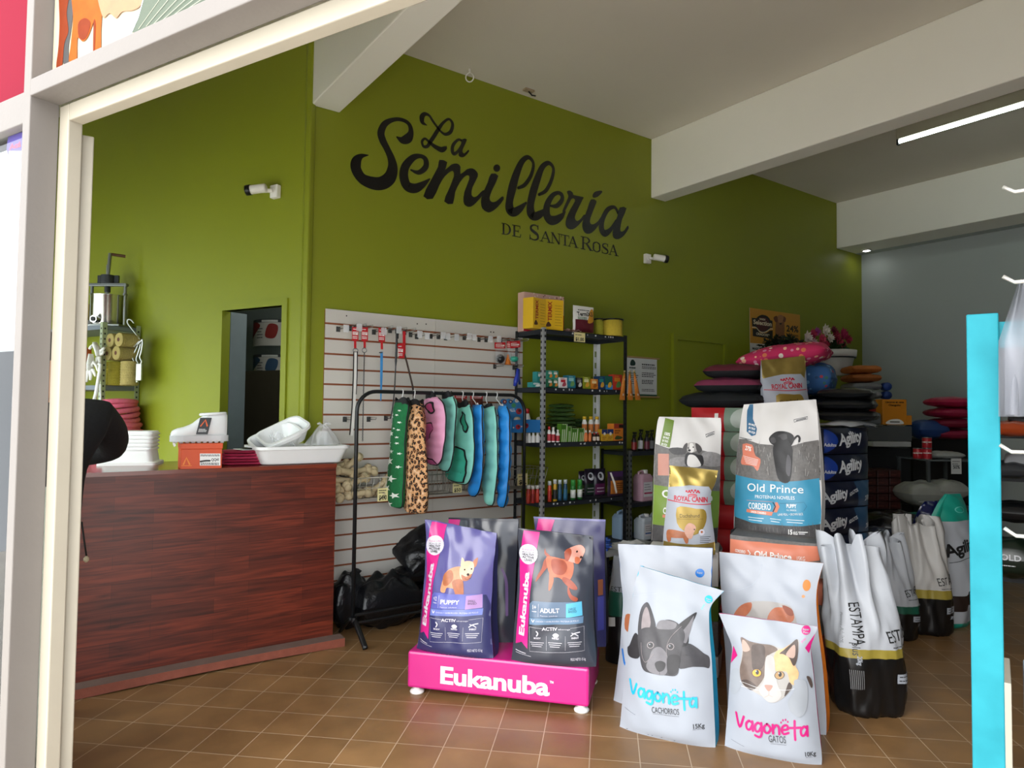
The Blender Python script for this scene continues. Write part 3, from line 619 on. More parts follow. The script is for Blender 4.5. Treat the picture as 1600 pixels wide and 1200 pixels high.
for k in range(5):
    b = MB(); R_ = random.Random(k); lay = .0175
    cushion(b, (p0+p1)/2+cbk*.1+cux*R_.uniform(-.006, .006)+UP*(lay*k+lay/2), cux, cw/2+R_.uniform(-.008, .01), .1, lay/2, M(PKM[k], .85, var=.12, bump=.3), .16, k, .002)
    solo('folded_cloth', ('lowest', 'second', 'middle', 'fourth', 'uppermost')[k]+' folded raspberry cloth in the pile on the counter', 'cloth', b, 'folded pink cloths on the counter')
b = MB(); q = (p0+p1)/2+cbk*.1+cux*.03+UP*.0895; b.box(q+UP*.001, (.22, .15, .002), M('f0f0ee'), (cux+cbk*.3).normalized()); solo('paper_sheet', 'white sheet under the black folder on the pink cloth pile', 'paper', b)
b = MB(); cushion(b, q+cux*.035+UP*.0075, (cux+cbk*.2).normalized(), .115, .08, .005, M('1b1c20', .4), .12, 3, .002); solo('black_folder', 'thin black folder lying on top of the pink cloth pile', 'folder', b)
# white litter trays
def tray(name, label, o, ux, L_, D_, H_, tilt=UP, group=None):
    b = MB(); t_ = .003
    rloft(b, [(L_/2-.06, D_/2-.06, .04, 0), (L_/2-.045, D_/2-.045, .05, .006), (L_/2-.012, D_/2-.012, .055, H_-.02), (L_/2, D_/2, .06, H_-.018), (L_/2, D_/2, .06, H_), (L_/2-.014, D_/2-.014, .055, H_), (L_/2-.018, D_/2-.018, .05, H_-.01), (L_/2-.05, D_/2-.05, .045, .01), (L_/2-.07, D_/2-.07, .04, .008)], o, ux, PLAS, tilt=tilt)
    return solo(name, label, 'tray', b, group)
q0 = ah(392, 691, CT+.12); q1 = ah(541, 690, CT+.12)
tx = (ay(541, 690, CY+.03)-ay(395, 692, CY+.08)).normalized(); tx.z = 0; tx.normalize()
H_ = .14; a0 = ah(399, 692, CT+H_); o_ = V((1.395, 4.3, CT+.001))
xl = solve(lambda x: proj((x, 4.2, CT+H_))[0], 396, .8, 1.5); xr_ = solve(lambda x: proj((x, 4.2, CT+H_))[0], 541, 1.2, 2.0)
TL = xr_-xl; oT = V(((xl+xr_)/2, 4.275, CT+.001))
tray('litter_tray', 'wide white plastic tray on the right end of the counter', oT, V((1, 0, 0)), TL, .36, .11)
for k in range(2):
    tl = V((-.42-.06*k, -.35, 1)).normalized(); ux_ = V((1, 0, .42+.06*k)).normalized()
    o2 = oT+V((-.06-.05*(1-k), .01+.0*k, .085+.035*k)); tray('litter_tray', ('smaller white tray leaning inside the wide tray, partly behind another', 'small white tray tipped towards the viewer inside the wide tray')[k], o2, ux_, .30, .24, .10, tl)
FILM = film('clear_film', .28); b = MB()
o3 = oT+V((.15, -.03, .11)); 
def bagf(u, v):
    a = 2*pi*u; r = (.075*(1-v)**.7+.016)*(1+.18*sin(5*a+v*3)+.1*sin(9*a)); return o3+V((cos(a)*r*1.1, sin(a)*r*.6, .0+.125*v))
b.grid(bagf, 40, 14, FILM, closed=True); b.tube([o3+V((0, 0, .118)), o3+V((.02, 0, .135)), o3+V((.05, 0, .13))], .008, FILM); b.tube([o3+V((0, 0, .118)), o3+V((-.025, 0, .137)), o3+V((-.035, 0, .13))], .008, FILM)
solo('clear_bag', 'tied clear plastic bag standing in the wide tray', 'bag', b)
b = MB(); b.box(o3+V((0, 0, .045)), (.06, .012, .085), PLAS, (1, .2, 0), bev=.005); b.box(o3+V((-.03, 0, .04)), (.02, .02, .08), PLAS, bev=.004); solo('litter_scoop', 'white plastic scoop inside the tied clear bag', 'scoop', b)
b = MB(); o4 = oT+V((-.115, -.06, .125))
b.grid(lambda u, v: o4+V(((u-.5)*.13, (v-.5)*.1, .02+.035*noise.noise(V((u*5, v*5, 1)))*2-.06*(u-.5))), 24, 16, FILM, sm=False); solo('plastic_wrapper', 'crumpled clear wrapper in the small tipped tray', 'wrapper', b)
# ============================================================ CORNER SHELF BEHIND THE COUNTER
SHG = M('79818a', .5, m=.3, var=.06); POSTG = M('a8b292', .45, m=.35, var=.06)
a0 = LWF.px(218, 600)[0]
dz_ = solve(lambda d: proj(LWF.w(a0, 1.9, d))[0], 160, .03, 1.2)
zt = LWF.px(218, 514)[1]; zm = LWF.px(218, 604)[1]; SWD = .95
cs = thing('metal_shelf_unit', 'grey metal shelf unit with pale slotted posts in the corner behind the counter', 'shelf', LWF.w(a0-SWD/2, 0, dz_/2))
for z in (zt, zm, zm-.48, .3):
    b = MB(); fbox(b, LWF, a0-SWD, a0, z-.035, z-.032, .01, dz_, SHG)
    for d in (.012, dz_-.002): fbox(b, LWF, a0-SWD, a0, z-.035, z, d-.002, d+.002, SHG)
    for a in (a0-SWD+.002, a0-.002): fbox(b, LWF, a-.002, a+.002, z-.035, z, .01, dz_, SHG)
    fbox(b, LWF, a0-SWD, a0, z-.003, z, .01, dz_, SHG); part(cs, 'shelf_board', b)
def angle_post(root, F, a, d, z0, z1, sa, sd, mat, hole=None, wd=.035, lab=None):
    b = MB(); fbox(b, F, a, a+sa*wd, z0, z1, d, d+sd*.003, mat); fbox(b, F, a, a+sa*.003, z0, z1, d, d+sd*wd, mat)
    z = z0+.03; hm = hole or M('2a2d28', .8)
    while z < z1-.02:
        fbox(b, F, a+sa*.012, a+sa*.024, z, z+.014, d-sd*.0006, d+sd*.001, hm); fbox(b, F, a-sa*.0006, a+sa*.001, z, z+.014, d+sd*.012, d+sd*.024, hm); z += .04
    part(root, 'post', b, lab)
for a, sa in ((a0+.004, -1), (a0-SWD-.004, 1)):
    for d, sd in ((.006, 1), (dz_+.004, -1)): angle_post(cs, LWF, a, d, 0, zt+.02, sa, sd, POSTG)
def lf(d): return Face(LWF.w(0, 0, d), LWF.ux)
# stainless hand press
CFX = V((.78, -.62, 0)); Fp = Face(LWF.w(LWF.px(167, 480)[0], 0, dz_*.55), CFX); k0_ = solve(lambda t: proj(LWF.w(a0-t, zt, dz_*.55))[0], 167, -.3, .9); Fp = Face(LWF.w(a0-k0_, 0, dz_*.55), CFX); ca = Fp.px(167, 480)[0]; zz = zt; pxm = lambda px: Fp.px(px, 480)[0]; pym = lambda py: Fp.px(167, py)[1]
# scale heights so that the base sits on the shelf
ztop = pym(398); k_ = (ztop-zz)/(pym(398)-pym(497)); hh = lambda py: zz+(pym(py)-pym(497))*k_
pv = thing('hand_press', 'stainless steel hand press with a crank on the top of the corner shelf', 'press', Fp.w(ca, zz, 0))
SS = M('c9c7c2', .22, m=1, var=.03); SS2 = M('8d8f8c', .35, m=.9)
rp2 = (pxm(190)-pxm(148))/2; O = lambda a, z, d=0: Fp.w(a, z, d)
b = MB(); b.lathe([(rp2*.98, 0), (rp2, .004), (rp2, hh(452)-zz-.03), (rp2*1.04, hh(452)-zz-.025), (rp2*.97, hh(452)-zz-.025), (rp2*.95, hh(452)-zz-.05), (0, hh(452)-zz-.05)], SS, O(ca, zz+.018), 28); part(pv, 'cylinder', b)
b = MB(); fbox(b, Fp, pxm(136), pxm(200), zz, zz+.018, -rp2, rp2, SS2, .004); part(pv, 'base_plate', b)
for px_ in (143, 195):
    b = MB(); b.cyl(O(pxm(px_), zz+.018), O(pxm(px_), hh(440)), .012, SS2); b.cyl(O(pxm(px_), hh(452), -.02), O(pxm(px_), hh(452), .02), .008, SS2); part(pv, 'column', b)
b = MB(); fbox(b, Fp, pxm(140), pxm(198), hh(441), hh(437), -.02, .02, SS2, .003); part(pv, 'crossbar', b)
b = MB(); b.cyl(O(ca, hh(455)), O(ca, hh(412)), .014, SS2); b.cyl(O(ca, hh(449)), O(ca, hh(441)), .022, M('2b2c2c', .4)); part(pv, 'screw', b)
b = MB(); b.cyl(O(ca, hh(437)), O(ca, hh(426)), .05, M('3b3d40', .5, m=.5), n=24); fbox(b, Fp, ca-.085, ca+.085, hh(437), hh(426), -.02, .0, M('34363a', .5, m=.4)); part(pv, 'gear_box', b)
b = MB(); b.cyl(O(ca, hh(428)), O(ca+.012, hh(396)), .013, SS2); b.cyl(O(ca+.012, hh(397), -.01), O(ca+.10, hh(398), -.06), .012, M('5a3a22', .5)); part(pv, 'crank', b)
b = MB(); b.cyl(O(ca, zz+.05, rp2*.95), O(ca, zz+.05, rp2+.05), .028, SS); b.cyl(O(ca, zz+.05, rp2+.05), O(ca, zz+.05, rp2+.055), .018, M('2a2a2a')); part(pv, 'spout', b)
b = MB(); b.box(O(pxm(131), zz+.03, .0), (.08, .1, .06), M('e4e2dc', .5), LWF.ux, bev=.005); solo('white_box', 'low white box beside the press on the corner shelf', 'box', b)
b = MB(); b.box(O(pxm(128)-.02, zz+.1, -.12), (.12, .08, .2), M('96822e', .6), LWF.ux, bev=.004); solo('mustard_box', 'mustard box half hidden left of the press', 'box', b)
# twine spools
TW = M('a8975a', .9, var=.25, sc=40, bump=.6, bsc=120); CORE = M('5a3420', .8); TW2 = M('968a22', .85, var=.2, sc=40, bump=.5, bsc=120)
Fs = lf(dz_-.05)
def spool(p, d, r, L_, mat, name='twine_spool'):
    b = MB(); n_ = 26; prof = [(r*.28, 0), (r*.9, 0)]+[(r*(1+.035*sin(k*2.2)), L_*(k+.5)/n_) for k in range(n_)]+[(r*.9, L_), (r*.28, L_)]
    b.lathe(prof, mat, p, 18, d); b.lathe([(r*.3, -.001), (r*.26, .002), (r*.22, -.001), (r*.2, L_*.5)], CORE, p, 12, d); return b
rs = (Fs.px(185, 555)[1]-Fs.px(185, 572)[1])/2
pl4 = [((171, 562.0), 'near lower'), ((179.5, 556.0), '')]
k = 0
row = []
for (cx_, cz_, lab) in ((168, 1, 'upper, behind'), (176.5, 1, 'upper, in front'), (171, 0, 'lower, behind'), (179.5, 0, 'lower, in front')):
    pass
ru = .043; zb = zm+.0
up_h = .185  # upright spool height
for i, (px_, lab, mt) in enumerate(((168, 'left, darker', TW2), (183, 'middle, olive', TW2), (202, 'right, pale straw', TW))):
    a = lf(dz_*.6).px(px_, 590)[0]; q = LWF.w(a, zm+.001, dz_*.6); r_ = .062
    o = solo('twine_spool', 'upright twine spool on the corner shelf: %s one' % lab, 'spool', spool(q, UP, r_, up_h, mt), 'upright twine spools')
zl = zm+up_h+.004
for i, (da, k) in enumerate(((0, 0), (.115, 0), (.03, 1), (.145, 1))):
    a = lf(dz_*.9).px(168, 560)[0]+da; q = LWF.w(a, zl+.054+.1*k, dz_*.92)
    solo('twine_spool', 'lying straw twine roll on the upright spools: %s %s' % (('lower', 'upper')[k], ('left', 'right')[i % 2]), 'spool', spool(q, -LWF.n, .053, .145, TW), 'lying twine rolls')
b = MB(); q = lf(dz_*.8).px(133, 556); b.box(LWF.w(q[0]-.03, zl+.06, dz_*.8), (.09, .09, .11), M('d2622c', .5), LWF.ux, bev=.01); solo('orange_pack', 'small orange pack left of the twine rolls', 'pack', b)
# pink rope coils and yellow bag on the lower board
PR = M('d4647c', .85, var=.2, sc=60, bump=.4); zlow = zm-.48
for j, (px_, rr_, nt_) in enumerate(((140, .12, 9), (180, .155, 10))):
    a = lf(dz_*.62).px(px_, 660)[0]; c = LWF.w(a, zlow+.02, dz_*.55); pts = []
    for i in range(nt_*18):
        f_ = i/18; an = 2*pi*f_; r_ = rr_*(1-.28*(f_/nt_)**2)+.01*sin(f_*2.7); pts.append(c+V((cos(an)*r_, sin(an)*r_, .034*f_+.012*sin(an+f_))))
    b = MB(); b.tube(pts, .02, PR, 7); solo('rope_coil', ('coil of pink rope behind the dark sleeve', 'tall coil of pink rope on the corner shelf')[j], 'rope', b)
b = MB(); a = lf(dz_*.3).px(203, 650)[0]; cushion(b, LWF.w(a, zlow+.16, .2), LWF.ux, .09, .1, .155, M('b7b43a', .6), .5, 2, .01); solo('yellow_sack', 'yellow sack behind the pink rope coil', 'sack', b)
# white work gloves hanging from the post
def glove(name, label, F, pts_palm, fingers, mat):
    r = thing(name, label, 'glove', F.w(*F.px(*pts_palm[0]), 0))
    b = MB(); P_ = [F.px(*p) for p in pts_palm]; k = F.px(0, 0)[0]; u1 = abs(F.px(1, 600)[0]-F.px(0, 600)[0])
    b.tube([F.w(p[0], p[1], .0) for p in P_], [u1*w_ for w_ in (4.5, 6, 7, 6.5)][:len(P_)], mat, 12, flat=.45)
    for f_ in fingers:
        q = [F.px(*p) for p in f_]; e_ = P_[-1]; q = [(e_[0]*.55+q[0][0]*.45, e_[1]*.55+q[0][1]*.45)]+q; b.tube([F.w(p[0], p[1], .004*i) for i, p in enumerate(q)], [u1*2.6, u1*2.4, u1*2.2, u1*1.7], mat, 8)
    part(r, 'shell', b); return r
WG = M('eceae4', .8, var=.05, bump=.3)
gq = LWF.w(a0, 0, dz_+.05); Fg = Face(gq, CFX); Fg2 = Face(gq+V((-.02, -.03, 0)), CFX)
glove('work_glove', 'white work glove hanging fingers down at the corner shelf', Fg2, [(142, 553), (142, 560), (141, 570), (141, 578)], [[(134, 575), (132, 583), (131, 589)], [(138, 580), (137, 590), (137, 597)], [(142, 581), (143, 589), (143, 594)], [(146, 578), (149, 584), (151, 588)], [(147, 566), (152, 572), (155, 580)]], WG)
glove('work_glove', 'white work glove hanging sideways above the first one at the post', Fg, [(148, 535), (151, 543), (154, 550), (155, 556)], [[(158, 548), (162, 546), (165, 543)], [(158, 553), (161, 553), (164, 549)], [(156, 560), (157, 565), (158, 568)], [(152, 560), (152, 565), (152, 569)], [(146, 538), (143, 542), (141, 546)]], WG)
# hanging steel hooks with blocks on a wire from the back post
Fh = Face(LWF.w(a0+.04, 0, .20), CFX); WR = M('b9bbb8', .3, m=.9)
b = MB(); pts = [(222, 531), (214, 520), (207, 511), (203, 505), (204, 500), (209, 501), (213, 506)]; b.tube(catmull([tuple(Fh.w(*Fh.px(*p), .03)) for p in pts], 4), .006, WR, 6); solo('wire_hanger', 'bent wire hanger at the end of the corner shelf', 'hanger', b)
for i, (px_, py_) in enumerate(((210, 0), (217, 2), (224, -1))):
    r = thing('hanging_hook', 'steel hook with a rectangular block hanging off the corner shelf end', 'hook', Fh.w(*Fh.px(px_, 590), .03), 'steel hooks with blocks')
    b = MB(); pts = [(px_-3, 541+py_), (px_+3, 535+py_), (px_+9-2*i, 532+py_), (px_+9-2*i, 540+py_), (px_+3, 553+py_), (px_+1, 560+py_), (px_+4, 567+py_), (px_+1, 572+py_)]; b.tube(catmull([tuple(Fh.w(*Fh.px(*p), .03+.012*i)) for p in pts], 4), .007, WR, 6); part(r, 'hook', b)
    b = MB(); q = Fh.px(px_, 583+py_); b.box(Fh.w(q[0], q[1], .03+.012*i), (.045, .02, .13), M('aeb0a4', .35, m=.6), CFX, bev=.004); part(r, 'block', b)
# white hooked stick leaning in front of the shelf
Fk = Face(gq+V((-.04, -.06, 0)), CFX); b = MB(); pts = [(143, 640), (150, 615), (156, 580), (157, 570), (154, 568)]; b.tube([Fk.w(*Fk.px(*p)) for p in pts], .013, M('e6e6e2', .35), 8); b.tube(catmull([tuple(Fk.w(*Fk.px(*p))) for p in ((158, 660), (163, 655), (169, 645), (168, 640), (163, 640))], 4), .008, M('d8d8d4', .3), 6); b.tube([Fk.w(*Fk.px(157, 600)), Fk.w(*Fk.px(158, 660))], .008, M('d8d8d4', .3), 6); solo('hooked_stick', 'white hooked stick hanging in front of the pink ropes', 'stick', b)
# dim storeroom: dark cabinet and two posters
Fr = Face(LWF.w(0, 0, -1.33), LWF.ux)
p0 = Fr.px(377, 580); p1 = Fr.px(443, 583); b = MB(); fbox(b, Fr, p0[0], p1[0]+.15, .0, p0[1], .0, .4, M('4c4438', .6, var=.1)); 
Fc = Face(LWF.w(0, 0, -.93), LWF.ux); p0 = Fc.px(376, 580); b = MB(); fbox(b, Fc, p0[0], dr+.0, .0, p0[1], -.38, 0, M('4c4438', .6, var=.1)); solo('storeroom_cabinet', 'tall dark brown cabinet inside the dim doorway', 'cabinet', b)
for j, (y0, y1, c1, lab) in enumerate(((503, 543, '8f2a26', 'red and white'), (556, 592, '33506e', 'blue and white'))):
    a_, z1 = Fr.px(398, y0); _, z0 = Fr.px(398, y1); a1 = Fr.px(446, y0)[0]; b = MB(); f_ = lambda a, z, d: Fr.w(a, z, .015+.10*(1-((a-(a_+a1)/2)/((a1-a_)/2))**2)+d)
    b.grid(lambda u, v: f_(a_+(a1-a_)*u, z0+(z1-z0)*v, 0), 16, 4, M('c8c4bc', .6)); b.grid(lambda u, v: f_(a_+(a1-a_)*u, z0+(z1-z0)*v, -.004), 16, 4, M('c8c4bc', .6))
    P = Print(lambda a, b_, l: f_(a, b_, .001+.0006*l), None, .06); W_ = a1-a_; H2 = z1-z0
    P.blob([(a_+.05*W_, z0+.3*H2), (a_+.1*W_, z1-.05*H2), (a_+.5*W_, z1-.2*H2), (a_+.35*W_, z0+.5*H2)], M(c1, .6)); P.blob([(a_+.65*W_, z0+.35*H2), (a_+.72*W_, z1-.2*H2), (a_+.9*W_, z1-.25*H2), (a_+.85*W_, z0+.3*H2)], M(c1, .6)); P.rect(a_, z1-.12*H2, a1, z1, M('3a3c40', .6)); P.rect(a_+.55*W_, z1-.11*H2, a_+.9*W_, z1-.03*H2, M('d0d0cc')); P.lines(a_+.4*W_, z0+.25*H2, a_+.6*W_, z0+.7*H2, 4, .01, M('4a4a4e'), 3); P.put(b)
    solo('curved_placard', '%s curved placard on the wall inside the doorway' % lab, 'placard', b)
lm = bpy.data.lights.new('storeroom_fill', 'POINT'); lm.energy = 5; lm.shadow_soft_size = .06; lo_ = bpy.data.objects.new('storeroom_fill', lm); COL.objects.link(lo_); lo_.location = LWF.w(dr-.33, 2.6, -.6)  # added fill light that lifts the dark storeroom, no fitting belongs to it
# ============================================================ PERSON AT THE COUNTER
def skin(name, parent, vs, es, mat, sub=2, root=0):
    me = bpy.data.meshes.new(name); me.from_pydata([v[0] for v in vs], es, []); o = bpy.data.objects.new(name, me); COL.objects.link(o)
    md = o.modifiers.new('skin', 'SKIN'); sv = me.skin_vertices[0].data
    for i, v in enumerate(vs): sv[i].radius = (v[1], v[2] if len(v) > 2 else v[1]); sv[i].use_root = (i == root)
    if sub: s_ = o.modifiers.new('sub', 'SUBSURF'); s_.levels = s_.render_levels = sub
    me.materials.append(mat); o.parent = parent
    md.use_smooth_shade = True
    return o
pe = thing('person', 'person in a black jacket leaning on the counter, mostly behind the white door edge', 'person', (.115, 3.72, 0))
SKN = M('c58f72', .55, var=.05); JK = M('0d0d10', .85, var=.1, bump=.2); TRS = M('2a2d33', .85)
X = lambda x, y, z: V((x-.0, y, z))
el = V((.285, .36, 1.235))
body = [(X(-.05, 0, .95), .085, .07), (X(0, .01, 1.15), .10, .08), (X(0, .05, 1.36), .09, .07), (X(0, .08, 1.47), .06, .06), (X(0, .11, 1.55), .055, .06), (X(0, .13, 1.63), .085, .10), (X(0, .135, 1.72), .075, .09),
        (X(.17, .07, 1.38), .045), (el, .04), (X(.06, .47, 1.17), .032), (X(-.0, .49, 1.15), .03, .018),
        (X(-.17, .07, 1.38), .045), (X(-.27, .3, 1.24), .045), (X(-.08, .45, 1.17), .032), (X(-.03, .49, 1.15), .03, .018),
        (X(.0, 0, .86), .07), (X(-.01, .02, .5), .055), (X(-.02, 0, .09), .045), (X(-.015, .1, .04), .035), (X(-.15, 0, .86), .07), (X(-.2, .02, .5), .055), (X(-.22, 0, .09), .045), (X(-.225, .1, .04), .035)]
ed = [(0, 1), (1, 2), (2, 3), (3, 4), (4, 5), (5, 6), (2, 7), (7, 8), (8, 9), (9, 10), (2, 11), (11, 12), (12, 13), (13, 14), (0, 15), (15, 16), (16, 17), (17, 18), (0, 19), (19, 20), (20, 21), (21, 22)]
skin('body', pe, body, ed, SKN)
jk = [(X(-.02, 0, .80), .175, .13), (X(0, .01, 1.0), .185, .13), (X(0, .02, 1.2), .18, .13), (X(0, .06, 1.38), .17, .125), (X(0, .08, 1.46), .085, .085), (X(.2, .08, 1.40), .085), (X(.26, .22, 1.31), .082), (el, .078), (X(.14, .44, 1.19), .06), (X(.07, .47, 1.17), .05), (X(-.2, .08, 1.40), .085), (X(-.28, .3, 1.24), .075), (X(-.16, .42, 1.19), .06), (X(-.1, .45, 1.17), .05)]
skin('jacket', pe, jk, [(0, 1), (1, 2), (2, 3), (3, 4), (3, 5), (5, 6), (6, 7), (7, 8), (8, 9), (3, 10), (10, 11), (11, 12), (12, 13)], JK)
skin('trousers', pe, [(X(-.06, 0, .96), .14, .115), (X(.0, 0, .82), .10), (X(-.01, .02, .5), .075), (X(-.02, 0, .1), .065), (X(-.15, 0, .82), .10), (X(-.2, .02, .5), .075), (X(-.22, 0, .1), .065)], [(0, 1), (1, 2), (2, 3), (0, 4), (4, 5), (5, 6)], TRS)
for sx_ in (1, -1): skin('shoe', pe, [(X(sx_*.1-.12, -.05, .045), .042, .04), (X(sx_*.1-.115, .05, .05), .045, .042), (X(sx_*.12-.10+.04*(sx_ > 0), .17, .03), .038, .026)], [(0, 1), (1, 2)], M('d8d4cc', .6))
skin('hair', pe, [(X(0, .09, 1.62), .07, .06), (X(0, .10, 1.72), .092, .10), (X(0, .13, 1.78), .07, .075)], [(0, 1), (1, 2)], M('1c1410', .6))
b = MB(); b.lathe([(0, 0), (.016, .01), (.012, .03), (0, .035)], SKN, V((0, .225, 1.635)), 8, V((0, 1, -.3))); 
for sx_ in (-.035, .035): b.lathe([(0, 0), (.012, .004), (0, .01)], M('f0eeea', .3), V((sx_, .212, 1.675)), 8, V((0, 1, 0)))
b.box((0, .222, 1.595), (.05, .01, .012), M('9c5a50')); o = b.build('face', pe)
for hx, d_ in ((0, 1), (-.03, -1)):  # hands on the counter
    b = MB()
    for k in range(4): b.tube([V((hx-d_*.0, .49, 1.15)), V((hx-d_*(.05+.004*k), .505-.016*k, 1.142)), V((hx-d_*(.085-.006*abs(k-1.5)), .50-.019*k, 1.122))], [.013, .009, .007], SKN, 7)
    b.tube([V((hx+d_*.01, .5, 1.15)), V((hx-d_*.02, .535, 1.138)), V((hx-d_*.045, .54, 1.122))], [.013, .01, .008], SKN, 7); b.build('hand', pe)
b = MB(); b.tube([V((.14, .1, .9)), V((.155, .115, .8)), V((.165, .12, .735))], .004, M('20201f'), 6); b.lathe([(.004, 0), (.012, .008), (.012, .02), (.004, .03)], M('cdbf9c', .6), V((.165, .12, .705)), 8); b.build('drawcord', pe)
# ============================================================ SLATWALL AND WHAT HANGS ON IT
Z7 = Zm(490, 450, 4.571); Z8 = Zm(490, 600, 4.324)
YS = W-.022; SF = Face((0, YS, 0), (1, 0, 0)); SLW = M('cfcbc3', .45, var=.03, sc=3); GRV = M('8a4a28', .6)
gz = [SF.px(508, 504.7+23.85*k)[1] for k in range(22)]; gz = [z for z in gz if z > .2]; sp_ = gz[0]-gz[1]
xa = SF.px(508.3, 520)[0]; xm = SF.px(680, 520)[0]; xb = SF.px(817, 520)[0]; ztop = SF.px(508.6, 482)[1]
for x0, x1, lab in ((xa, xm-.001, 'white slatwall panel with brown grooves next to the counter'), (xm+.001, xb, 'white slatwall panel with brown grooves next to the metal shelving')):
    b = MB(); fbox(b, SF, x0, x1, .12, ztop-.004, -.02, -.008, GRV)
    ed = [ztop]+gz+[.12]
    for i in range(len(ed)-1):
        z1 = ed[i]-(0 if i == 0 else .0065); z0 = ed[i+1]+(.0065 if i < len(ed)-2 else 0)
        if z1 > z0: fbox(b, SF, x0, x1, z0, z1, -.008, 0, SLW)
    P = flat_print(SF, True, d0=.0006); P.zm = Z7
    for p in ((235, 199), (740, 256), (803, 258), (1265, 314), (1285, 316), (1448, 316)):
        a = SF.px(*Z7([p])[0])[0]
        if x0 < a < x1: P.circ(p[0], p[1], 5, M('3a302a', .6))
    P.put(b); solo('slatwall', lab, 'wall panel', b)
PRONG = M('a8a9a6', .3, m=.9); HPL = M('4a4b4a', .5, m=.4); TK = film('ticket_film', .35)
def hook(p, L_=.16, ticket=True, label=None):
    a, z = SF.px(*p); r = thing('slatwall_hook', label, 'hook', SF.w(a, z, 0), 'metal hooks on the slatwall')
    b = MB(); fbox(b, SF, a-.014, a+.014, z-.03, z+.006, .0005, .004, HPL); part(r, 'back_plate', b)
    b = MB(); b.tube([SF.w(a, z-.012, .003), SF.w(a, z-.012, L_), SF.w(a, z, L_+.012)], .0028, PRONG, 6); b.tube([SF.w(a, z+.003, .003), SF.w(a, z+.003, L_+.01)], .0018, PRONG, 5); part(r, 'prong', b)
    if ticket: b = MB(); fbox(b, SF, a-.02, a+.02, z-.045, z+.004, L_+.013, L_+.015, TK); part(r, 'ticket_holder', b)
    return r
hk = [(175, 282), (258, 276), (300, 276), (365, 280), (430, 303), (487, 290), (545, 292), (595, 298), (648, 305), (692, 322), (735, 336), (836, 334), (890, 337), (942, 345), (1020, 340), (1075, 345), (1180, 358), (1230, 360), (1335, 366), (1392, 372), (1440, 376)]
for i, p in enumerate(Z7(hk)): hook(p, .13+.02*(i % 3), i not in (2, 3, 5, 7, 8, 18, 19, 20), 'metal display hook on the top grooves of the slatwall')
for p, lab in (((222, 925), 'bare metal hook low on the slatwall, just left of the rail post'), ((392, 925), 'bare metal hook low on the slatwall, right of the hanging chain'), ((515, 918), 'hook with a clear ticket holder low on the slatwall'), ((1293, 550), 'metal hook under the black ball toy'), ((1430, 558), 'metal hook holding the blue grooming tool')): hook(Z7([p])[0], .12, p[0] == 515, lab)
RED = M('c2222a', .45, var=.04); CW = M('f1efec', .5, var=.02)
def card(b, F, pts, rows=3, tilt=0, mat=RED):
    q = [F.px(*p) for p in Z7(pts)]; b.prism(q, lambda a, z, d: F.w(a, z, d), -.001, .001, mat)
    P = flat_print(F, False, d0=.0018); (x0, z1), (x1, _), (_, z0) = q[0], q[1], q[2]
    if rows:
        h = abs(z1-z0)
        P.rect(x0+.1*(x1-x0), z0+h*.42, x1-.1*(x1-x0), z0+h*.66, CW); P.lines(x0+.15*(x1-x0), z0+h*.44, x1-.15*(x1-x0), z0+h*.64, 2, h*.05, RED, 2); P.lines(x0+.1*(x1-x0), z0+h*.1, x1-.1*(x1-x0), z0+h*.34, 2, h*.06, CW, 3); P.lines(x0+.15*(x1-x0), z0+h*.78, x1-.3*(x1-x0), z0+h*.92, 1, h*.06, CW, 4)
    P.put(b)
F12 = Face((0, YS-.135, 0), (1, 0, 0)); F10 = Face((0, YS-.12, 0), (1, 0, 0))
def strapline(b, F, pts, wd, mat, th=.003, dd=0):
    q = [F.px(*p) for p in Z7(pts)]
    for i in range(len(q)-1):
        w0 = wd[i] if isinstance(wd, list) else wd; w1 = wd[i+1] if isinstance(wd, list) else wd
        b.prism([(q[i][0]-w0/2, q[i][1]), (q[i][0]+w0/2, q[i][1]), (q[i+1][0]+w1/2, q[i+1][1]), (q[i+1][0]-w1/2, q[i+1][1])], lambda a, z, d: F.w(a, z, d+dd), -th/2, th/2, mat)
r = thing('dog_collar', 'white strap collar with a studded edge on a red card, hanging on the slatwall', 'collar', F12.w(*F12.px(*Z7([(297, 300)])[0])))
b = MB(); card(b, F12, [(275, 279), (320, 279), (320, 376), (275, 376)]); strapline(b, F12, [(297, 376), (297, 432)], .016, RED, .002); part(r, 'header_card', b)
b = MB(); strapline(b, F12, [(299, 455), (297, 640), (288, 860), (272, 1055)], .019, M('e9e7e2', .5)); strapline(b, F12, [(287, 455), (283, 640), (274, 860), (258, 1050)], .005, PLB, .006); strapline(b, F12, [(313, 455), (310, 640), (303, 760)], .005, PLB, .006); part(r, 'strap', b)
b = MB(); q = F12.w(*F12.px(*Z7([(299, 445)])[0])); b.tube([q+V((cos(k)*.018, 0, sin(k)*.012)) for k in [i*pi/6 for i in range(12)]], .003, STEEL, 6, closed=True); part(r, 'ring', b)
r = thing('chain_collar', 'steel choke chain on a red card, hanging on the slatwall', 'chain', F12.w(*F12.px(*Z7([(365, 300)])[0])))
b = MB(); card(b, F12, [(342, 281), (388, 281), (388, 378), (342, 378)]); strapline(b, F12, [(365, 378), (365, 428)], .016, RED, .002); part(r, 'header_card', b)
b = MB(); q0 = F12.px(*Z7([(363, 445)])[0]); q1_ = F12.px(*Z7([(350, 1075)])[0]); b.tube([F12.w(q0[0]+cos(k)*.016, q0[1]+sin(k)*.016) for k in [i*pi/6 for i in range(12)]], .003, STEEL, 6, closed=True)
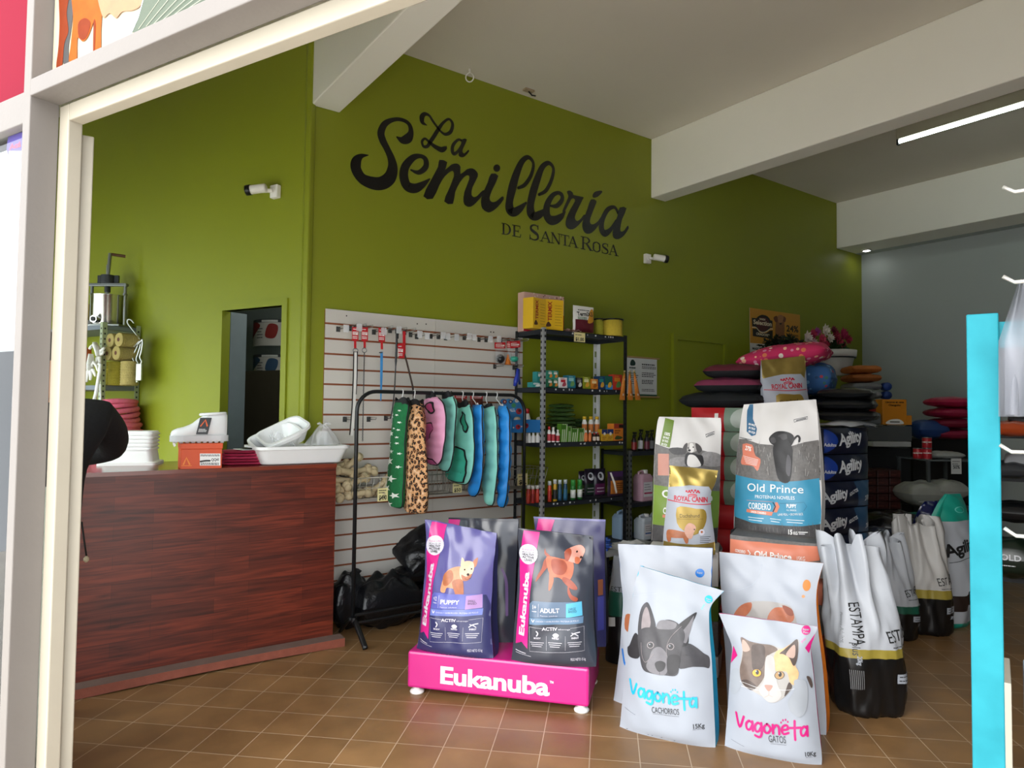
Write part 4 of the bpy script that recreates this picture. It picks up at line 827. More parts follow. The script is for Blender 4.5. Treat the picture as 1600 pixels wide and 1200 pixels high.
for i in range(64):
    f_ = (i+.5)/64; c = V(F12.w(q0[0]+(q1_[0]-q0[0])*f_, q0[1]-.016+(q1_[1]-q0[1])*f_)); h = .0075
    o_ = V((1, 0, 0)) if i % 2 else V((0, 1, 0)); b.tube([c+UP*h*sin(k)+o_*.0038*cos(k) for k in [j*pi/3 for j in range(6)]], .0015, STEELD, 4, closed=True)
part(r, 'chain', b)
r = thing('blue_collar', 'narrow light blue collar on a red card, hanging on the slatwall', 'collar', F12.w(*F12.px(*Z7([(487, 300)])[0])))
b = MB(); card(b, F12, [(464, 285), (510, 285), (510, 385), (464, 385)]); strapline(b, F12, [(487, 385), (488, 438)], .016, RED, .002); part(r, 'header_card', b)
b = MB(); strapline(b, F12, [(486, 455), (484, 640), (480, 805)], [.019, .017, .008], M('3f8fd0', .5)); part(r, 'strap', b)
b = MB(); fbox(b, F12, *[v for v in (F12.px(*Z7([(476, 0)])[0])[0], F12.px(*Z7([(497, 0)])[0])[0])], F12.px(*Z7([(487, 462)])[0])[1]-.004, F12.px(*Z7([(487, 462)])[0])[1]+.004, .001, .005, STEEL); part(r, 'buckle', b)
r = thing('black_leash', 'long black leash hanging straight from a slatwall hook', 'leash', F10.w(*F10.px(*Z7([(592, 330)])[0])))
b = MB(); q = [F10.px(*p) for p in Z7([(594, 335), (592, 420), (586, 560), (578, 720), (565, 850), (548, 935)])]; b.tube(catmull([tuple(F10.w(*p)) for p in q], 4), [.008]*8+[.0045]*13, PLB, 6); part(r, 'strap', b)
b = MB(); q = F10.w(*F10.px(*Z7([(594, 345)])[0]), .006); b.box(q, (.02, .014, .035), M('2b2b2d', .4), bev=.003); part(r, 'clip', b)
r = thing('brown_leash', 'brown leash with red tags hanging askew beside the black leash', 'leash', F10.w(*F10.px(*Z7([(650, 330)])[0])))
b = MB(); q = [F10.px(*p) for p in Z7([(648, 470), (668, 540), (690, 630), (708, 710), (716, 790)])]; b.tube(catmull([tuple(F10.w(*p)) for p in q], 4), .0065, M('3f2c22', .6), 6); part(r, 'strap', b)
b = MB(); card(b, F10, [(637, 308), (656, 308), (656, 475), (637, 475)], 0); part(r, 'narrow_tag', b)
b = MB(); card(b, Face(F10.o+V((0, -.012, 0)), F10.ux), [(598, 402), (642, 392), (650, 498), (612, 502)], 3); part(r, 'swing_tag', b)
# small toys on red cards
for nm, lab, cards, kind in (('ball_toy', 'black ball toy on a red card at the right end of the slatwall', [(1293, 388), (1370, 388), (1370, 432), (1293, 432)], 0), ('cone_toy', 'orange toy on a red card between the black and the teal toys', [(1380, 380), (1410, 380), (1410, 428), (1380, 428)], 1), ('teal_toy', 'teal toy on a red card at the right end of the slatwall', [(1402, 382), (1474, 376), (1476, 424), (1406, 432)], 2)):
    Fk_ = Face((0, YS-.10-.012*kind, 0), (1, 0, 0)); r = thing(nm, lab, 'toy', Fk_.w(*Fk_.px(*Z7([cards[0]])[0])))
    b = MB(); card(b, Fk_, cards, 3); part(r, 'header_card', b); b = MB()
    if kind == 0: c = Fk_.w(*Fk_.px(*Z7([(1333, 506)])[0])); b.lathe([(.036*sin(a), -.036*cos(a)) for a in [i*pi/10 for i in range(11)]], M('1b1b1d', .35), c, 16); b.lathe([(.012, -.037), (.016, -.035), (.012, -.033)], M('3a3a3c', .3), c, 12, -WF.n*-1)
    if kind == 1: c = Fk_.w(*Fk_.px(*Z7([(1388, 548)])[0])); b.lathe([(.024, 0), (.022, .02), (.013, .05), (.006, .08), (0, .083)], M('c96f1c', .5), c, 14)
    if kind == 2: c = Fk_.w(*Fk_.px(*Z7([(1431, 528)])[0])); b.lathe([(.012, 0), (.033, .012), (.036, .028), (.03, .04), (.012, .043), (0, .043)], M('2a9d86', .4), c, 16)
    part(r, 'toy', b)
    b = MB(); q0 = Fk_.px(*Z7([(cards[0][0]+4, 430)])[0]); q1_ = Fk_.px(*Z7([(cards[1][0]-4, 552)])[0]); b.grid(lambda u, v: Fk_.w(q0[0]+(q1_[0]-q0[0])*u, q0[1]+(q1_[1]-q0[1])*v, .03*sin(pi*u)*sin(pi*min(1, v*1.1))+.002), 8, 8, film('blister', .14)); part(r, 'clear_bag', b)
Fk_ = Face((0, YS-.1, 0), (1, 0, 0)); b = MB(); q = [Fk_.w(*Fk_.px(*p)) for p in Z7([(1458, 575), (1455, 620), (1446, 660), (1436, 700)])]; b.tube(q, [.008, .014, .02, .012], M('2b3fb0', .4), 10); q2 = [Fk_.w(*Fk_.px(*p), .01) for p in Z7([(1464, 580), (1462, 640), (1466, 690)])]; b.tube(q2, [.006, .008, .01], M('20306e', .4), 8); solo('grooming_tool', 'blue handled grooming tool hanging at the right edge of the slatwall', 'tool', b)
F8b = Face((0, YS-.09, 0), (1, 0, 0)); BRN = M('6a2a20', .5, var=.3, sc=40)
for i, pts in enumerate(([(1008, 748), (1095, 746), (1095, 790), (1008, 790)], [(1118, 752), (1208, 752), (1208, 800), (1118, 800)])):
    r = thing('treat_pack', ('red carded treat pack behind the mint vest hanger', 'red carded treat pack behind the blue vest hanger')[i], 'treats', F8b.w(*F8b.px(*Z7([pts[0]])[0])))
    b = MB(); card(b, F8b, pts, 3); part(r, 'header_card', b)
    q0 = F8b.px(*Z7([(pts[3][0], 788)])[0]); q1_ = F8b.px(*Z7([(pts[2][0], 862)])[0]); b = MB(); cushion(b, F8b.w((q0[0]+q1_[0])/2, (q0[1]+q1_[1])/2), V((1, 0, 0)), abs(q1_[0]-q0[0])/2, abs(q0[1]-q1_[1])/2, .02, BRN, .4, i, .006, uz=V((0, -1, 0))); part(r, 'pouch', b)
# ------------------------------------------------------------ wire baskets, rawhide bones, price tickets
WIRE = M('b5b3a8', .35, m=.8)
def basket(name, label, px0, px1, yt, yb, zf=.20):
    a0_ = SF.px(px0, yt)[0]; a1_ = SF.px(px1, yt)[0]; Fq = Face((0, YS-.25, 0), (1, 0, 0)); zt_ = Fq.px((px0+px1)/2, yt)[1]; zb_ = Fq.px((px0+px1)/2, yb)[1]
    b = MB(); r_ = .0022; bk_ = .02; ft_ = .25; fb_ = .19
    def rim(z, f_, rr_): b.tube([SF.w(a0_, z, bk_), SF.w(a1_, z, bk_), SF.w(a1_, z, f_), SF.w(a0_, z, f_)], rr_, WIRE, 5, closed=True)
    rim(zt_, ft_, .0035); rim((zt_+zb_)/2, (ft_+fb_)/2, r_); rim(zb_, fb_, .003)
    n_ = max(4, int((a1_-a0_)/.045))
    for i in range(n_+1):
        a = a0_+(a1_-a0_)*i/n_; b.tube([SF.w(a, zt_, bk_), SF.w(a, zb_, bk_), SF.w(a, zb_, fb_), SF.w(a, zt_, ft_)], r_, WIRE, 4)
    for k in range(1, 5):
        d = bk_+(fb_-bk_)*k/5; dt = bk_+(ft_-bk_)*k/5; b.tube([SF.w(a0_, zt_, dt), SF.w(a0_, zb_, d), SF.w(a1_, zb_, d), SF.w(a1_, zt_, dt)], r_, WIRE, 4)
    for a in (a0_+.05, a1_-.05): b.tube([SF.w(a, zt_+.02, .001), SF.w(a, zt_+.02, bk_), SF.w(a, zt_, bk_)], .004, WIRE, 5)
    solo(name, label, 'basket', b); return a0_, a1_, zt_, zb_, ft_
ba = basket('wire_basket', 'wire basket of rawhide bones on the slatwall beside the counter', 531, 690, 745, 779)
bb = basket('wire_basket', 'near empty wire basket on the slatwall by the metal shelving', 716, 826, 735, 768)
RH = M('cdbb96', .7, var=.15, sc=30, bump=.3)
def bone(c, d, L_):
    d = V(d).normalized(); s_ = d.orthogonal().normalized(); e = d.cross(s_); b = MB(); c = V(c); b.tube([c-d*L_*.36, c-d*L_*.15, c, c+d*L_*.15, c+d*L_*.36], [.024, .02, .019, .02, .024], RH, 10)
    for sg in (-1, 1):
        for k in (-1, 1):
            q = c+d*L_*.38*sg+s_*.012*k; b.lathe([(.027*sin(a), -.03*cos(a)) for a in [i*pi/6 for i in range(7)]], RH, q, 10, e)
        b.tube([c+d*L_*.33*sg+(s_*cos(k)+e*sin(k))*.027 for k in [i*pi/5 for i in range(10)]], .007, RH, 6, closed=True)
    return b
bones = [((160,560),(.8,-.2,.25)),((250,540),(.5,-.4,.6)),((215,590),(.9,.2,-.2)),((300,590),(.8,-.3,.2)),((190,650),(.9,-.2,-.1)),((290,660),(.85,.1,.3)),((350,610),(.6,-.5,.3)),((220,720),(.9,.1,-.3)),((300,740),(.9,-.1,.1)),((370,730),(.9,.2,0)),((440,690),(.6,-.4,.5)),((490,690),(.5,.4,.6)),((410,740),(.9,-.2,.05)),((240,755),(.9,.1,.1))]
for i, (p, d) in enumerate(bones):
    Fq = Face((0, YS-.085-.055*(i % 3), 0), (1, 0, 0)); q = Fq.px(*Z8([p])[0])
    solo('rawhide_bone', 'knotted pale rawhide bone heaped in the wire basket by the counter', 'bone', bone(Fq.w(*q), d, .17+.02*(i % 2)), 'rawhide bones in the wire basket')
PY = M('e9dca0', .6, var=.03)
def ticket(name, label, F, c0, c1, txt, zm=None, ln=2):
    b = MB(); q0 = F.px(*(zm([c0])[0] if zm else c0)); q1_ = F.px(*(zm([c1])[0] if zm else c1)); fbox(b, F, q0[0], q1_[0], q1_[1], q0[1], 0, .0015, PY)
    P = flat_print(F, False, d0=.002); w_ = q1_[0]-q0[0]; h = q0[1]-q1_[1]; P.text(txt, (q0[0]+.12*w_, q1_[1]+.12*h), (q0[0]+.88*w_, q1_[1]+.12*h), BK, .34*h, 1); P.lines(q0[0]+.1*w_, q1_[1]+.58*h, q0[0]+.9*w_, q1_[1]+.92*h, ln, .07*h, BK, 2); P.put(b); solo(name, label, 'price ticket', b)
Fq = Face((0, YS-.258, 0), (1, 0, 0))
ticket('price_ticket', 'yellow price ticket on the basket of rawhide bones', Fq, (433, 706), (500, 790), '$490', Z8); ticket('price_ticket', 'yellow price ticket on the basket by the shelving post', Fq, (1378, 607), (1445, 682), '$5.', Z8, 1); ticket('price_ticket', 'yellow price ticket just below the big mint vest', Fq, (940, 672), (1000, 732), '$50', Z8, 1)
# ------------------------------------------------------------ black refuse-like sacks at the wall
SK = M('111216', .32, var=.15, bump=.5, bsc=35)
def sackb(c, h, seed, lab, ux=(1, 0, 0), uz=UP, knot=False, mat=SK, name='black_sack', grp='black plastic sacks by the wall', ex=.33):
    b = MB(); cushion(b, c, ux, h[0], h[1], h[2], mat, ex, seed, h[2]*.35, uz, 30)
    if knot: b.lathe([(.03, 0), (.015, .03), (.03, .07), (.0, .075)], mat, V(c)+V(uz)*h[2]*.75+V(ux)*h[0]*.2, 8, V((.5, 0, 1)))
    return solo(name, lab, 'sack', b, grp)
def on(px, py, Y, z=None): q = ay(px, py, Y); return q
c = ah(606, 974, .0); sackb(on(603, 938, 4.27), (.225, .13, .17), 1, 'full black plastic sack in front, between the rail foot and the bags', knot=True)
sackb(on(546, 938, 4.36), (.13, .09, .18), 2, 'black plastic sack squeezed against the counter end', knot=True)
for k in range(3): sackb(on(655, 957-31*k, 4.38), (.22, .09, .062), 4+k, ('lowest', 'middle', 'upper')[k]+' flat black sack of the pile behind the front sack')
sackb(on(655, 856, 4.38), (.17, .15, .055), 9, 'black pillow shaped sack leaning at the top of the dark pile', V((.8, -.1, .5)).normalized(), V((-.45, -.55, .7)).normalized())
# ============================================================ CLOTHES RAIL AND PET COATS
RY = 4.09; RF = Face((0, RY, 0), (1, 0, 0)); RB = M('1d1e20', .35, m=.2)
xl = RF.px(554.5, 800)[0]; xr = RF.px(818.5, 760)[0]; zr = RF.px(690, 614.5)[1]
rk = thing('clothes_rail', 'black metal clothes rail holding pet coats in front of the slatwall', 'clothes rail', ((xl+xr)/2, RY, 0))
rc = .13; pts = [V((xl, RY, .14))]+[V((xl, RY, zr-rc))]+[V((xl+rc-rc*cos(a), RY, zr-rc+rc*sin(a))) for a in [pi/2*k/8 for k in range(1, 9)]]+[V((xr-rc+rc*sin(a), RY, zr-rc+rc*cos(a))) for a in [pi/2*k/8 for k in range(0, 9)]]+[V((xr, RY, .14))]
b = MB(); b.tube(pts, .0125, RB, 10); part(rk, 'frame', b)
for z in (.155, .105):
    b = MB(); b.cyl((xl, RY, z), (xr, RY, z), .010, RB); part(rk, 'lower_bar', b)
for x in (xl, xr):
    for sg in (-1, 1):
        b = MB(); b.tube(catmull([(x, RY+sg*.01, .13), (x, RY+sg*.05, .12), (x, RY+sg*.12, .07), (x, RY+sg*.20, .008)], 5), .018, PLB, 8, flat=.7); part(rk, 'foot', b)
    b = MB(); b.cyl((x-.022, RY, .135), (x+.022, RY, .135), .01, STEEL, n=8); b.cyl((x, RY-.02, .12), (x, RY-.02, .15), .02, PLB); part(rk, 'joint', b)
# ---- coat builder: soft hanging shape from rows (px left, px right) on a plane across the rail
ORD = ('', 'first', 'second', 'third', 'fourth', 'fifth', 'sixth', 'seventh', 'last'); HCN = []
def leopard():
    a, n, b = nodes_mat('leopard_fleece'); L = n.links.new; t = n.nodes.new('ShaderNodeTexCoord'); nz = n.nodes.new('ShaderNodeTexNoise'); nz.inputs['Scale'].default_value = 30; L(t.outputs['Object'], nz.inputs[0])
    ad = n.nodes.new('ShaderNodeMixRGB'); ad.blend_type = 'ADD'; ad.inputs[0].default_value = .025; L(t.outputs['Object'], ad.inputs[1]); L(nz.outputs['Color'], ad.inputs[2])
    v = n.nodes.new('ShaderNodeTexVoronoi'); v.inputs['Scale'].default_value = 38; L(ad.outputs[0], v.inputs[0])
    r = n.nodes.new('ShaderNodeValToRGB'); e = r.color_ramp.elements; e[0].position = .0; e[0].color = rgb('b07a48'); e[1].position = .24; e[1].color = rgb('2a1a12')
    for p, c in ((.2, '7d4722'), (.44, '241610'), (.50, 'd9a878'), (.62, 'c9905e'), (1, 'ecd0b0')): q = e.new(p); q.color = rgb(c)
    L(v.outputs['Distance'], r.inputs[0]); L(r.outputs[0], b.inputs['Base Color']); b.inputs['Roughness'].default_value = .95; return a
LEO = leopard(); PIPE = M('131417', .7); HANG = M('f0f0ee', .4)
DV = V((-.12, -1, 0)).normalized()
def coat(name, label, px_rail, rows, mat, th=.035, quilt=0, body=True, pipe=True, prints=None, cut=None, xoff=0, collar=None, hanger=True, matb=None):
    x = RF.px(490+px_rail/4.324, 614)[0]; F = Face((x, RY, 0), DV); zc = Z8
    R = [(F.px(*zc([(l, y)])[0]), F.px(*zc([(r_, y)])[0])) for y, l, r_ in rows]
    rr_ = [((a[1]+b_[1])/2, a[0], b_[0]) for a, b_ in R]; rr_ = catmull(rr_, 5); N = len(rr_)
    root = thing(name, label, 'pet coat', F.w((rr_[0][1]+rr_[0][2])/2, rr_[-1][0], 0), 'pet coats on the rail')
    zt_, zb_ = rr_[0][0], rr_[-1][0]
    def surf(u, v):
        i = min(int(v*(N-1)), N-2); f_ = v*(N-1)-i; z = rr_[i][0]*(1-f_)+rr_[i+1][0]*f_; a0_ = rr_[i][1]*(1-f_)+rr_[i+1][1]*f_; a1_ = rr_[i][2]*(1-f_)+rr_[i+1][2]*f_
        an = 2*pi*u; cx = cos(an); sn = sin(an); tq = th*min(1, sqrt(max(0, v*(1-v)))*4.2)
        if quilt: tq *= .66+.42*abs(sin((z-zb_)*pi/quilt))
        w_ = (a1_-a0_)/2; nn = .008*noise.noise(V((z*9+x*7, cx*2, sn)))
        return F.w((a0_+a1_)/2+cx*w_, z, sn*tq*(.55+.45*abs(sn))+nn)
    b = MB(); b.grid(lambda u, v: surf(u, v), 28, 60, mat, closed=True); 
    def front(a, z, l):
        for i in range(N-1):
            if rr_[i+1][0] <= z <= rr_[i][0] or i == N-2: break
        f_ = min(1, max(0, (rr_[i][0]-z)/max(1e-6, rr_[i][0]-rr_[i+1][0]))); a0_ = rr_[i][1]*(1-f_)+rr_[i+1][1]*f_; a1_ = rr_[i][2]*(1-f_)+rr_[i+1][2]*f_
        c = max(-.985, min(.985, (a-(a0_+a1_)/2)/max(1e-4, (a1_-a0_)/2))); u = math.acos(c)/(2*pi); v = (i+f_)/(N-1); p = surf(u, v); return p+F.n*(.0025+.0012*min(l, 6))
    if prints:
        P = Print(front, F, .03); P.zm = zc; prints(P); P.put(b)
    part(root, 'body', b)
    if pipe:
        b = MB(); k = [surf(.5, i/40) for i in range(1, 40)]; b.tube(k, .0045, PIPE, 6); k = [surf(0.0, i/40) for i in range(1, 40)]; b.tube(k, .0045, PIPE, 6); b.tube([surf(i/16, .985) for i in range(16)], .0045, PIPE, 6, closed=True); part(root, 'piping', b)
    if collar:
        b = MB(); (y0, l0, r0), (y1, l1, r1) = collar; q = [F.px(*zc([p])[0]) for p in ((l0, y0), (r0, y0), (l1, y1), (r1, y1))]; zt2 = (q[0][1]+q[1][1])/2; zb2 = (q[2][1]+q[3][1])/2
        b.grid(lambda u, v: F.w((q[0][0]+q[1][0])/2*(1-v)+(q[2][0]+q[3][0])/2*v+cos(2*pi*u)*((q[1][0]-q[0][0])/2*(1-v)+(q[3][0]-q[2][0])/2*v), zt2*(1-v)+zb2*v+.012*sin(6*pi*u), sin(2*pi*u)*th*.9), 24, 5, PIPE, closed=True); part(root, 'collar', b)
    if hanger:
        HCN.append(1)
        zt3 = zt_; h = thing('coat_hanger', 'white plastic hanger of the %s pet coat from the left on the rail' % ORD[len(HCN)], 'hanger', (x, RY, zt3), 'white hangers on the rail')
        ac = (rr_[0][1]+rr_[0][2])/2
        b = MB(); hp = [F.w(ac, zt3-.02, 0), F.w(ac*.5, zt3+.02, 0), F.w(0, zr-.03, 0), F.w(.014, zr-.005, 0), F.w(.012, zr+.012, 0), F.w(0, zr+.0165, 0), F.w(-.012, zr+.012, 0), F.w(-.015, zr, 0)]; b.tube(catmull([tuple(p) for p in hp], 4), .0035, HANG, 6); part(h, 'hook', b)
        b = MB(); b.prism([(ac, zt3+.012), (ac+.022, zt3-.015), (ac+.055, zt3-.045), (ac-.055, zt3-.045), (ac-.022, zt3-.015)], lambda a, z, d: F.w(a, z, d), -.004, .004, HANG); part(h, 'shoulders', b)
STAR = M('e8f0e6', .8)
def stars(P):
    R = random.Random(5)
    for (x, y, r_) in ((566,215,24),(570,335,20),(548,405,26),(572,455,16),(558,520,28),(528,585,24),(568,638,26),(540,703,28),(516,760,22),(582,752,22),(553,810,22),(600,560,12),(606,210,9),(612,260,9),(606,310,8),(598,400,9),(604,470,9),(590,300,8),(618,180,8),(600,360,8)):
        a0_ = R.uniform(0, 1); P.poly([(x+(r_ if k % 2 == 0 else r_*.42)*cos(a0_+k*pi/5), y+(r_ if k % 2 == 0 else r_*.42)*sin(a0_+k*pi/5)) for k in range(10)], STAR); P.k -= 1
GRN = M('156b3c', .9, var=.25, sc=40, bump=.3)
coat('pet_coat', 'green plush pet coat with white stars hanging first on the rail', 600, [(118, 580, 632), (150, 560, 640), (250, 546, 628), (400, 534, 618), (550, 520, 612), (700, 504, 606), (770, 506, 602), (815, 528, 596), (830, 545, 585)], GRN, .045, prints=stars, collar=((100, 570, 632), (145, 560, 642)))
coat('pet_coat', 'leopard print plush pet coat hanging second on the rail', 680, [(125, 655, 715), (160, 645, 722), (250, 638, 738), (400, 622, 748), (550, 608, 760), (700, 605, 765), (800, 610, 758), (850, 630, 745), (868, 665, 715)], LEO, .06, pipe=False, collar=((112, 662, 712), (150, 650, 722)))
PNK = M('e8a3c6', .75, var=.1, sc=8, bump=.3, bsc=25); PNKD = M('c9609a', .85, var=.1)
def pinkp(P):
    P.blob([(808, 120), (832, 128), (840, 165), (833, 198), (812, 202), (790, 180), (786, 145)], PIPE); P.blob([(808, 132), (824, 138), (830, 168), (824, 188), (812, 190), (798, 172), (796, 148)], M('d0568f', .85))
    P.blob([(755, 272), (826, 265), (826, 330), (790, 400), (785, 480), (800, 505), (832, 510), (842, 540), (800, 538), (765, 520), (745, 480), (755, 400), (770, 340)], PNKD, 4)
    P.stroke([(752, 300), (758, 273), (790, 268), (825, 266), (826, 320), (805, 365)], 8, PIPE); P.stroke([(752, 300), (765, 340), (755, 410), (740, 460), (742, 500)], 8, PIPE); P.stroke([(780, 440), (790, 490), (815, 505), (832, 512), (845, 545)], 8, PIPE)
coat('pet_coat', 'pink padded pet vest hanging third on the rail', 805, [(88, 770, 835), (130, 735, 875), (180, 718, 888), (240, 722, 892), (300, 735, 892), (360, 738, 888), (420, 728, 880), (480, 724, 870), (520, 745, 855), (545, 790, 835)], PNK, .03, .06, prints=pinkp, collar=((62, 770, 815), (100, 765, 822)))
MNT = M('8edccd', .6, var=.1, sc=8, bump=.25, bsc=25); MNT2 = M('3fb79d', .75, var=.12, sc=8, bump=.2); BLU = M('2a8fe0', .5, var=.12, sc=8, bump=.25, bsc=25); BLUD = M('15549a', .7)
def mint1(P): P.stroke([(905, 130), (912, 180), (905, 240), (890, 280)], 7, PIPE)
coat('pet_coat', 'slim mint padded pet vest hanging fourth, just behind the pink one', 905, [(85, 885, 945), (140, 878, 962), (220, 885, 962), (320, 880, 952), (420, 868, 948), (500, 852, 938), (550, 852, 925), (588, 875, 905)], MNT, .035, .075, prints=mint1, collar=((58, 880, 925), (100, 878, 935)))
def mint2(P):
    P.blob([(1030, 185), (1050, 230), (1065, 290), (1058, 330), (1035, 315), (1020, 260), (1020, 205)], PIPE); P.blob([(1032, 200), (1046, 235), (1056, 290), (1052, 315), (1038, 303), (1028, 260), (1027, 215)], M('2d9b7e', .8))
    P.blob([(962, 422), (1010, 428), (1050, 465), (1055, 560), (1035, 650), (1015, 668), (930, 650), (890, 632), (895, 600), (925, 560), (938, 470)], PIPE); P.blob([(965, 432), (1005, 438), (1042, 470), (1046, 560), (1028, 645), (1010, 660), (935, 642), (900, 626), (905, 602), (935, 562), (948, 475)], MNT2)
coat('pet_coat', 'large mint padded pet vest with teal lining hanging fifth on the rail', 1005, [(140, 975, 1055), (200, 955, 1075), (280, 952, 1080), (360, 948, 1082), (420, 945, 1085), (480, 935, 1085), (540, 915, 1078), (600, 895, 1068), (650, 905, 1045), (672, 960, 1020)], MNT, .03, .08, prints=mint2, collar=((118, 975, 1040), (170, 970, 1050)))
coat('pet_coat', 'blue padded pet vest hanging sixth, right of the large mint one', 1075, [(140, 1078, 1138), (200, 1080, 1140), (320, 1078, 1142), (420, 1078, 1144), (520, 1068, 1144), (600, 1060, 1140), (680, 1052, 1128), (730, 1056, 1110), (758, 1070, 1090)], BLU, .035, .09)
def mint3(P): P.stroke([(1160, 160), (1168, 210), (1160, 260), (1172, 330), (1180, 400)], 12, PIPE)
coat('pet_coat', 'mint padded pet vest hanging seventh, between two blue ones', 1165, [(150, 1145, 1220), (220, 1148, 1236), (320, 1160, 1240), (420, 1168, 1242), (520, 1165, 1242), (600, 1150, 1240), (700, 1146, 1228), (780, 1160, 1220), (820, 1180, 1205)], MNT, .035, .09, prints=mint3, collar=((140, 1145, 1200), (185, 1146, 1205)))
coat('pet_coat', 'blue padded pet vest hanging last on the rail', 1235, [(145, 1252, 1300), (220, 1258, 1322), (320, 1260, 1326), (420, 1262, 1326), (520, 1258, 1324), (620, 1252, 1316), (720, 1255, 1308), (800, 1258, 1296), (832, 1268, 1285)], BLU, .04, .09)
# ============================================================ METAL SHELVING BY THE SLATWALL
YF = 4.12; YB = W-.02; Ff = Face((0, YF, 0), (1, 0, 0)); ZP = Zm(790, 440, 5.456); ZQ = Zm(790, 600, 4.615)
SHD = M('30353c', .5, m=.4, var=.08); POSTD = M('23262a', .5, m=.4)
x0 = Ff.px(848, 600)[0]; x1 = Ff.px(978.5, 600)[0]
zb = [Ff.px(850, y)[1] for y in (514, 605, 692, 786)]; zb.append(.36); zb.append(.1)
ms = thing('metal_shelving', 'dark metal shelving full of small goods against the green wall', 'shelf', ((x0+x1)/2, (YF+YB)/2, 0))
SPK = M('d9dbdc', .6)
def board(root, x0, x1, y0, y1, z, mat, sticks=0, seed=0):
    b = MB(); b.box(((x0+x1)/2, (y0+y1)/2, z-.002), (x1-x0, y1-y0, .004), mat)
    for y in (y0+.002, y1-.002): b.box(((x0+x1)/2, y, z-.018), (x1-x0, .004, .036), mat)
    for x in (x0+.002, x1-.002): b.box((x, (y0+y1)/2, z-.018), (.004, y1-y0, .036), mat)
    if sticks:
        P = Print(lambda a, c, l: V((a, y0-.001-.0006*min(l, 3), c))); R_ = random.Random(seed)
        for k in range(sticks): a = R_.uniform(x0+.1, x1-.05); P.rect(a, z-.02, a+R_.uniform(.006, .016), z-R_.uniform(.004, .012), SPK); P.k -= 1
        P.put(b)
    part(root, 'shelf_board', b)
for i, z in enumerate(zb): board(ms, x0, x1, YF, YB, z, SHD, 9 if i < 4 else 0, i)
def lpost(root, x, y, z1, sx, sy, mat, holes=None, lab=None, wd=.038):
    b = MB(); b.box((x+sx*wd/2, y, z1/2), (wd, .003, z1), mat); b.box((x, y+sy*wd/2, z1/2), (.003, wd, z1), mat); hm = holes or M('15171a', .8); z = .04
    while z < z1-.02:
        b.box((x+sx*.019, y-sy*.0006, z), (.012, .0044, .02), hm); b.box((x-sx*.0006, y+sy*.019, z), (.0044, .012, .02), hm); z += .045
    part(root, 'post', b, lab)
lpost(ms, x0-.003, YF-.003, zb[0]+.012, 1, 1, M('a9acae', .4, m=.4), lab='bright steel front post', wd=.028); lpost(ms, x1+.003, YF-.003, zb[0]+.012, -1, 1, POSTD); lpost(ms, x0-.003, YB+.003, zb[0]+.012, 1, -1, POSTD)
b = MB(); xx = x1+.003
b.box((xx-.022, YB+.003, zb[0]/2), (.044, .003, zb[0]), M('d6d8d4', .5)); b.box((xx, YB-.016, zb[0]/2), (.003, .038, zb[0]), M('d6d8d4', .5)); z = .05
while z < zb[0]-.03: b.box((xx-.022, YB+.0015, z), (.02, .004, .05), M('7f8a58', .7)); z += .1
part(ms, 'post', b, 'white slotted back post')
def fx(px_, Y): return Face((0, Y, 0), (1, 0, 0)).px(px_, 620)[0]
def fz(py_, Y): return Face((0, Y, 0), (1, 0, 0)).px(900, py_)[1]
def hgt(y0, y1, Y): return fz(y0, Y)-fz(y1, Y)
def carton(name, label, cat, pl, pr, yt, yb, Y, z, mat, dep=.07, art=None, group=None, rz=0, seed=0):
    xa_, xb_ = fx(pl, Y), fx(pr, Y); h = hgt(yt, yb, Y); b = MB(); c = V(((xa_+xb_)/2, Y+dep/2, z+.0008)); u = V((cos(rz), sin(rz), 0)); v = V((-sin(rz), cos(rz), 0)); w_ = xb_-xa_
    b.box(c+UP*h/2, (w_, dep, h), mat, u, bev=.0015); F = Face(c-v*dep/2-u*w_/2, u); P = flat_print(F, False, d0=.0008)
    if art: art(P, w_, h, random.Random(seed)); P.put(b)
    return solo(name, label, cat, b, group)
WHT = M('e9e8e4', .4, var=.02)
def art_pack(c1, c2, c3):
    A, B, C_ = M(c1, .45), M(c2, .45), M(c3, .45)
    def f(P, w_, h, R):
        P.rect(0, 0, w_, h*R.uniform(.25, .45), A); P.rect(w_*.12, h*.55, w_*.75, h*.8, C_); P.blob([(w_*.3, h*.2), (w_*.45, h*.5), (w_*.75, h*.55), (w_*.85, h*.3), (w_*.6, h*.15)], B, 3); P.lines(w_*.15, h*.82, w_*.85, h*.95, 1, h*.05, C_, 2)
    return f
# top board
def spk(P, w_, h, R):
    P.rect(0, 0, w_, h*.5, M('b32334', .5)); P.blob([(w_*.1, h*.2), (w_*.2, h*.35), (w_*.3, h*.2)], M('d0b030'), 3)
    for k in range(60): a = R.uniform(0, w_); z = R.uniform(h*.52, h); P.circ(a, z, .006, M('7a4a40' if k % 2 else 'f0e4dc', .6), n=5); P.k -= 1
carton('speckled_box', 'large box with pink speckled top and red lower half on the top shelf', 'box', 817, 880, 456, 514, 4.33, zb[0], M('d9b0a4', .6), .08, spk)
YEL = M('e2b520', .45, var=.04)
def ybox(P, w_, h, R):
    RD = M('9c2a18', .5); P.text('TERMIX', (w_*.38, h*.3), (w_*.38, h*.92), RD, w_*.2, 1); P.lines(w_*.55, h*.12, w_*.95, h*.85, 8, h*.012, M('6b5416'), 4); P.blob([(w_*.08, h*.12), (w_*.2, h*.28), (w_*.36, h*.14)], M('4a2a18'), 3)
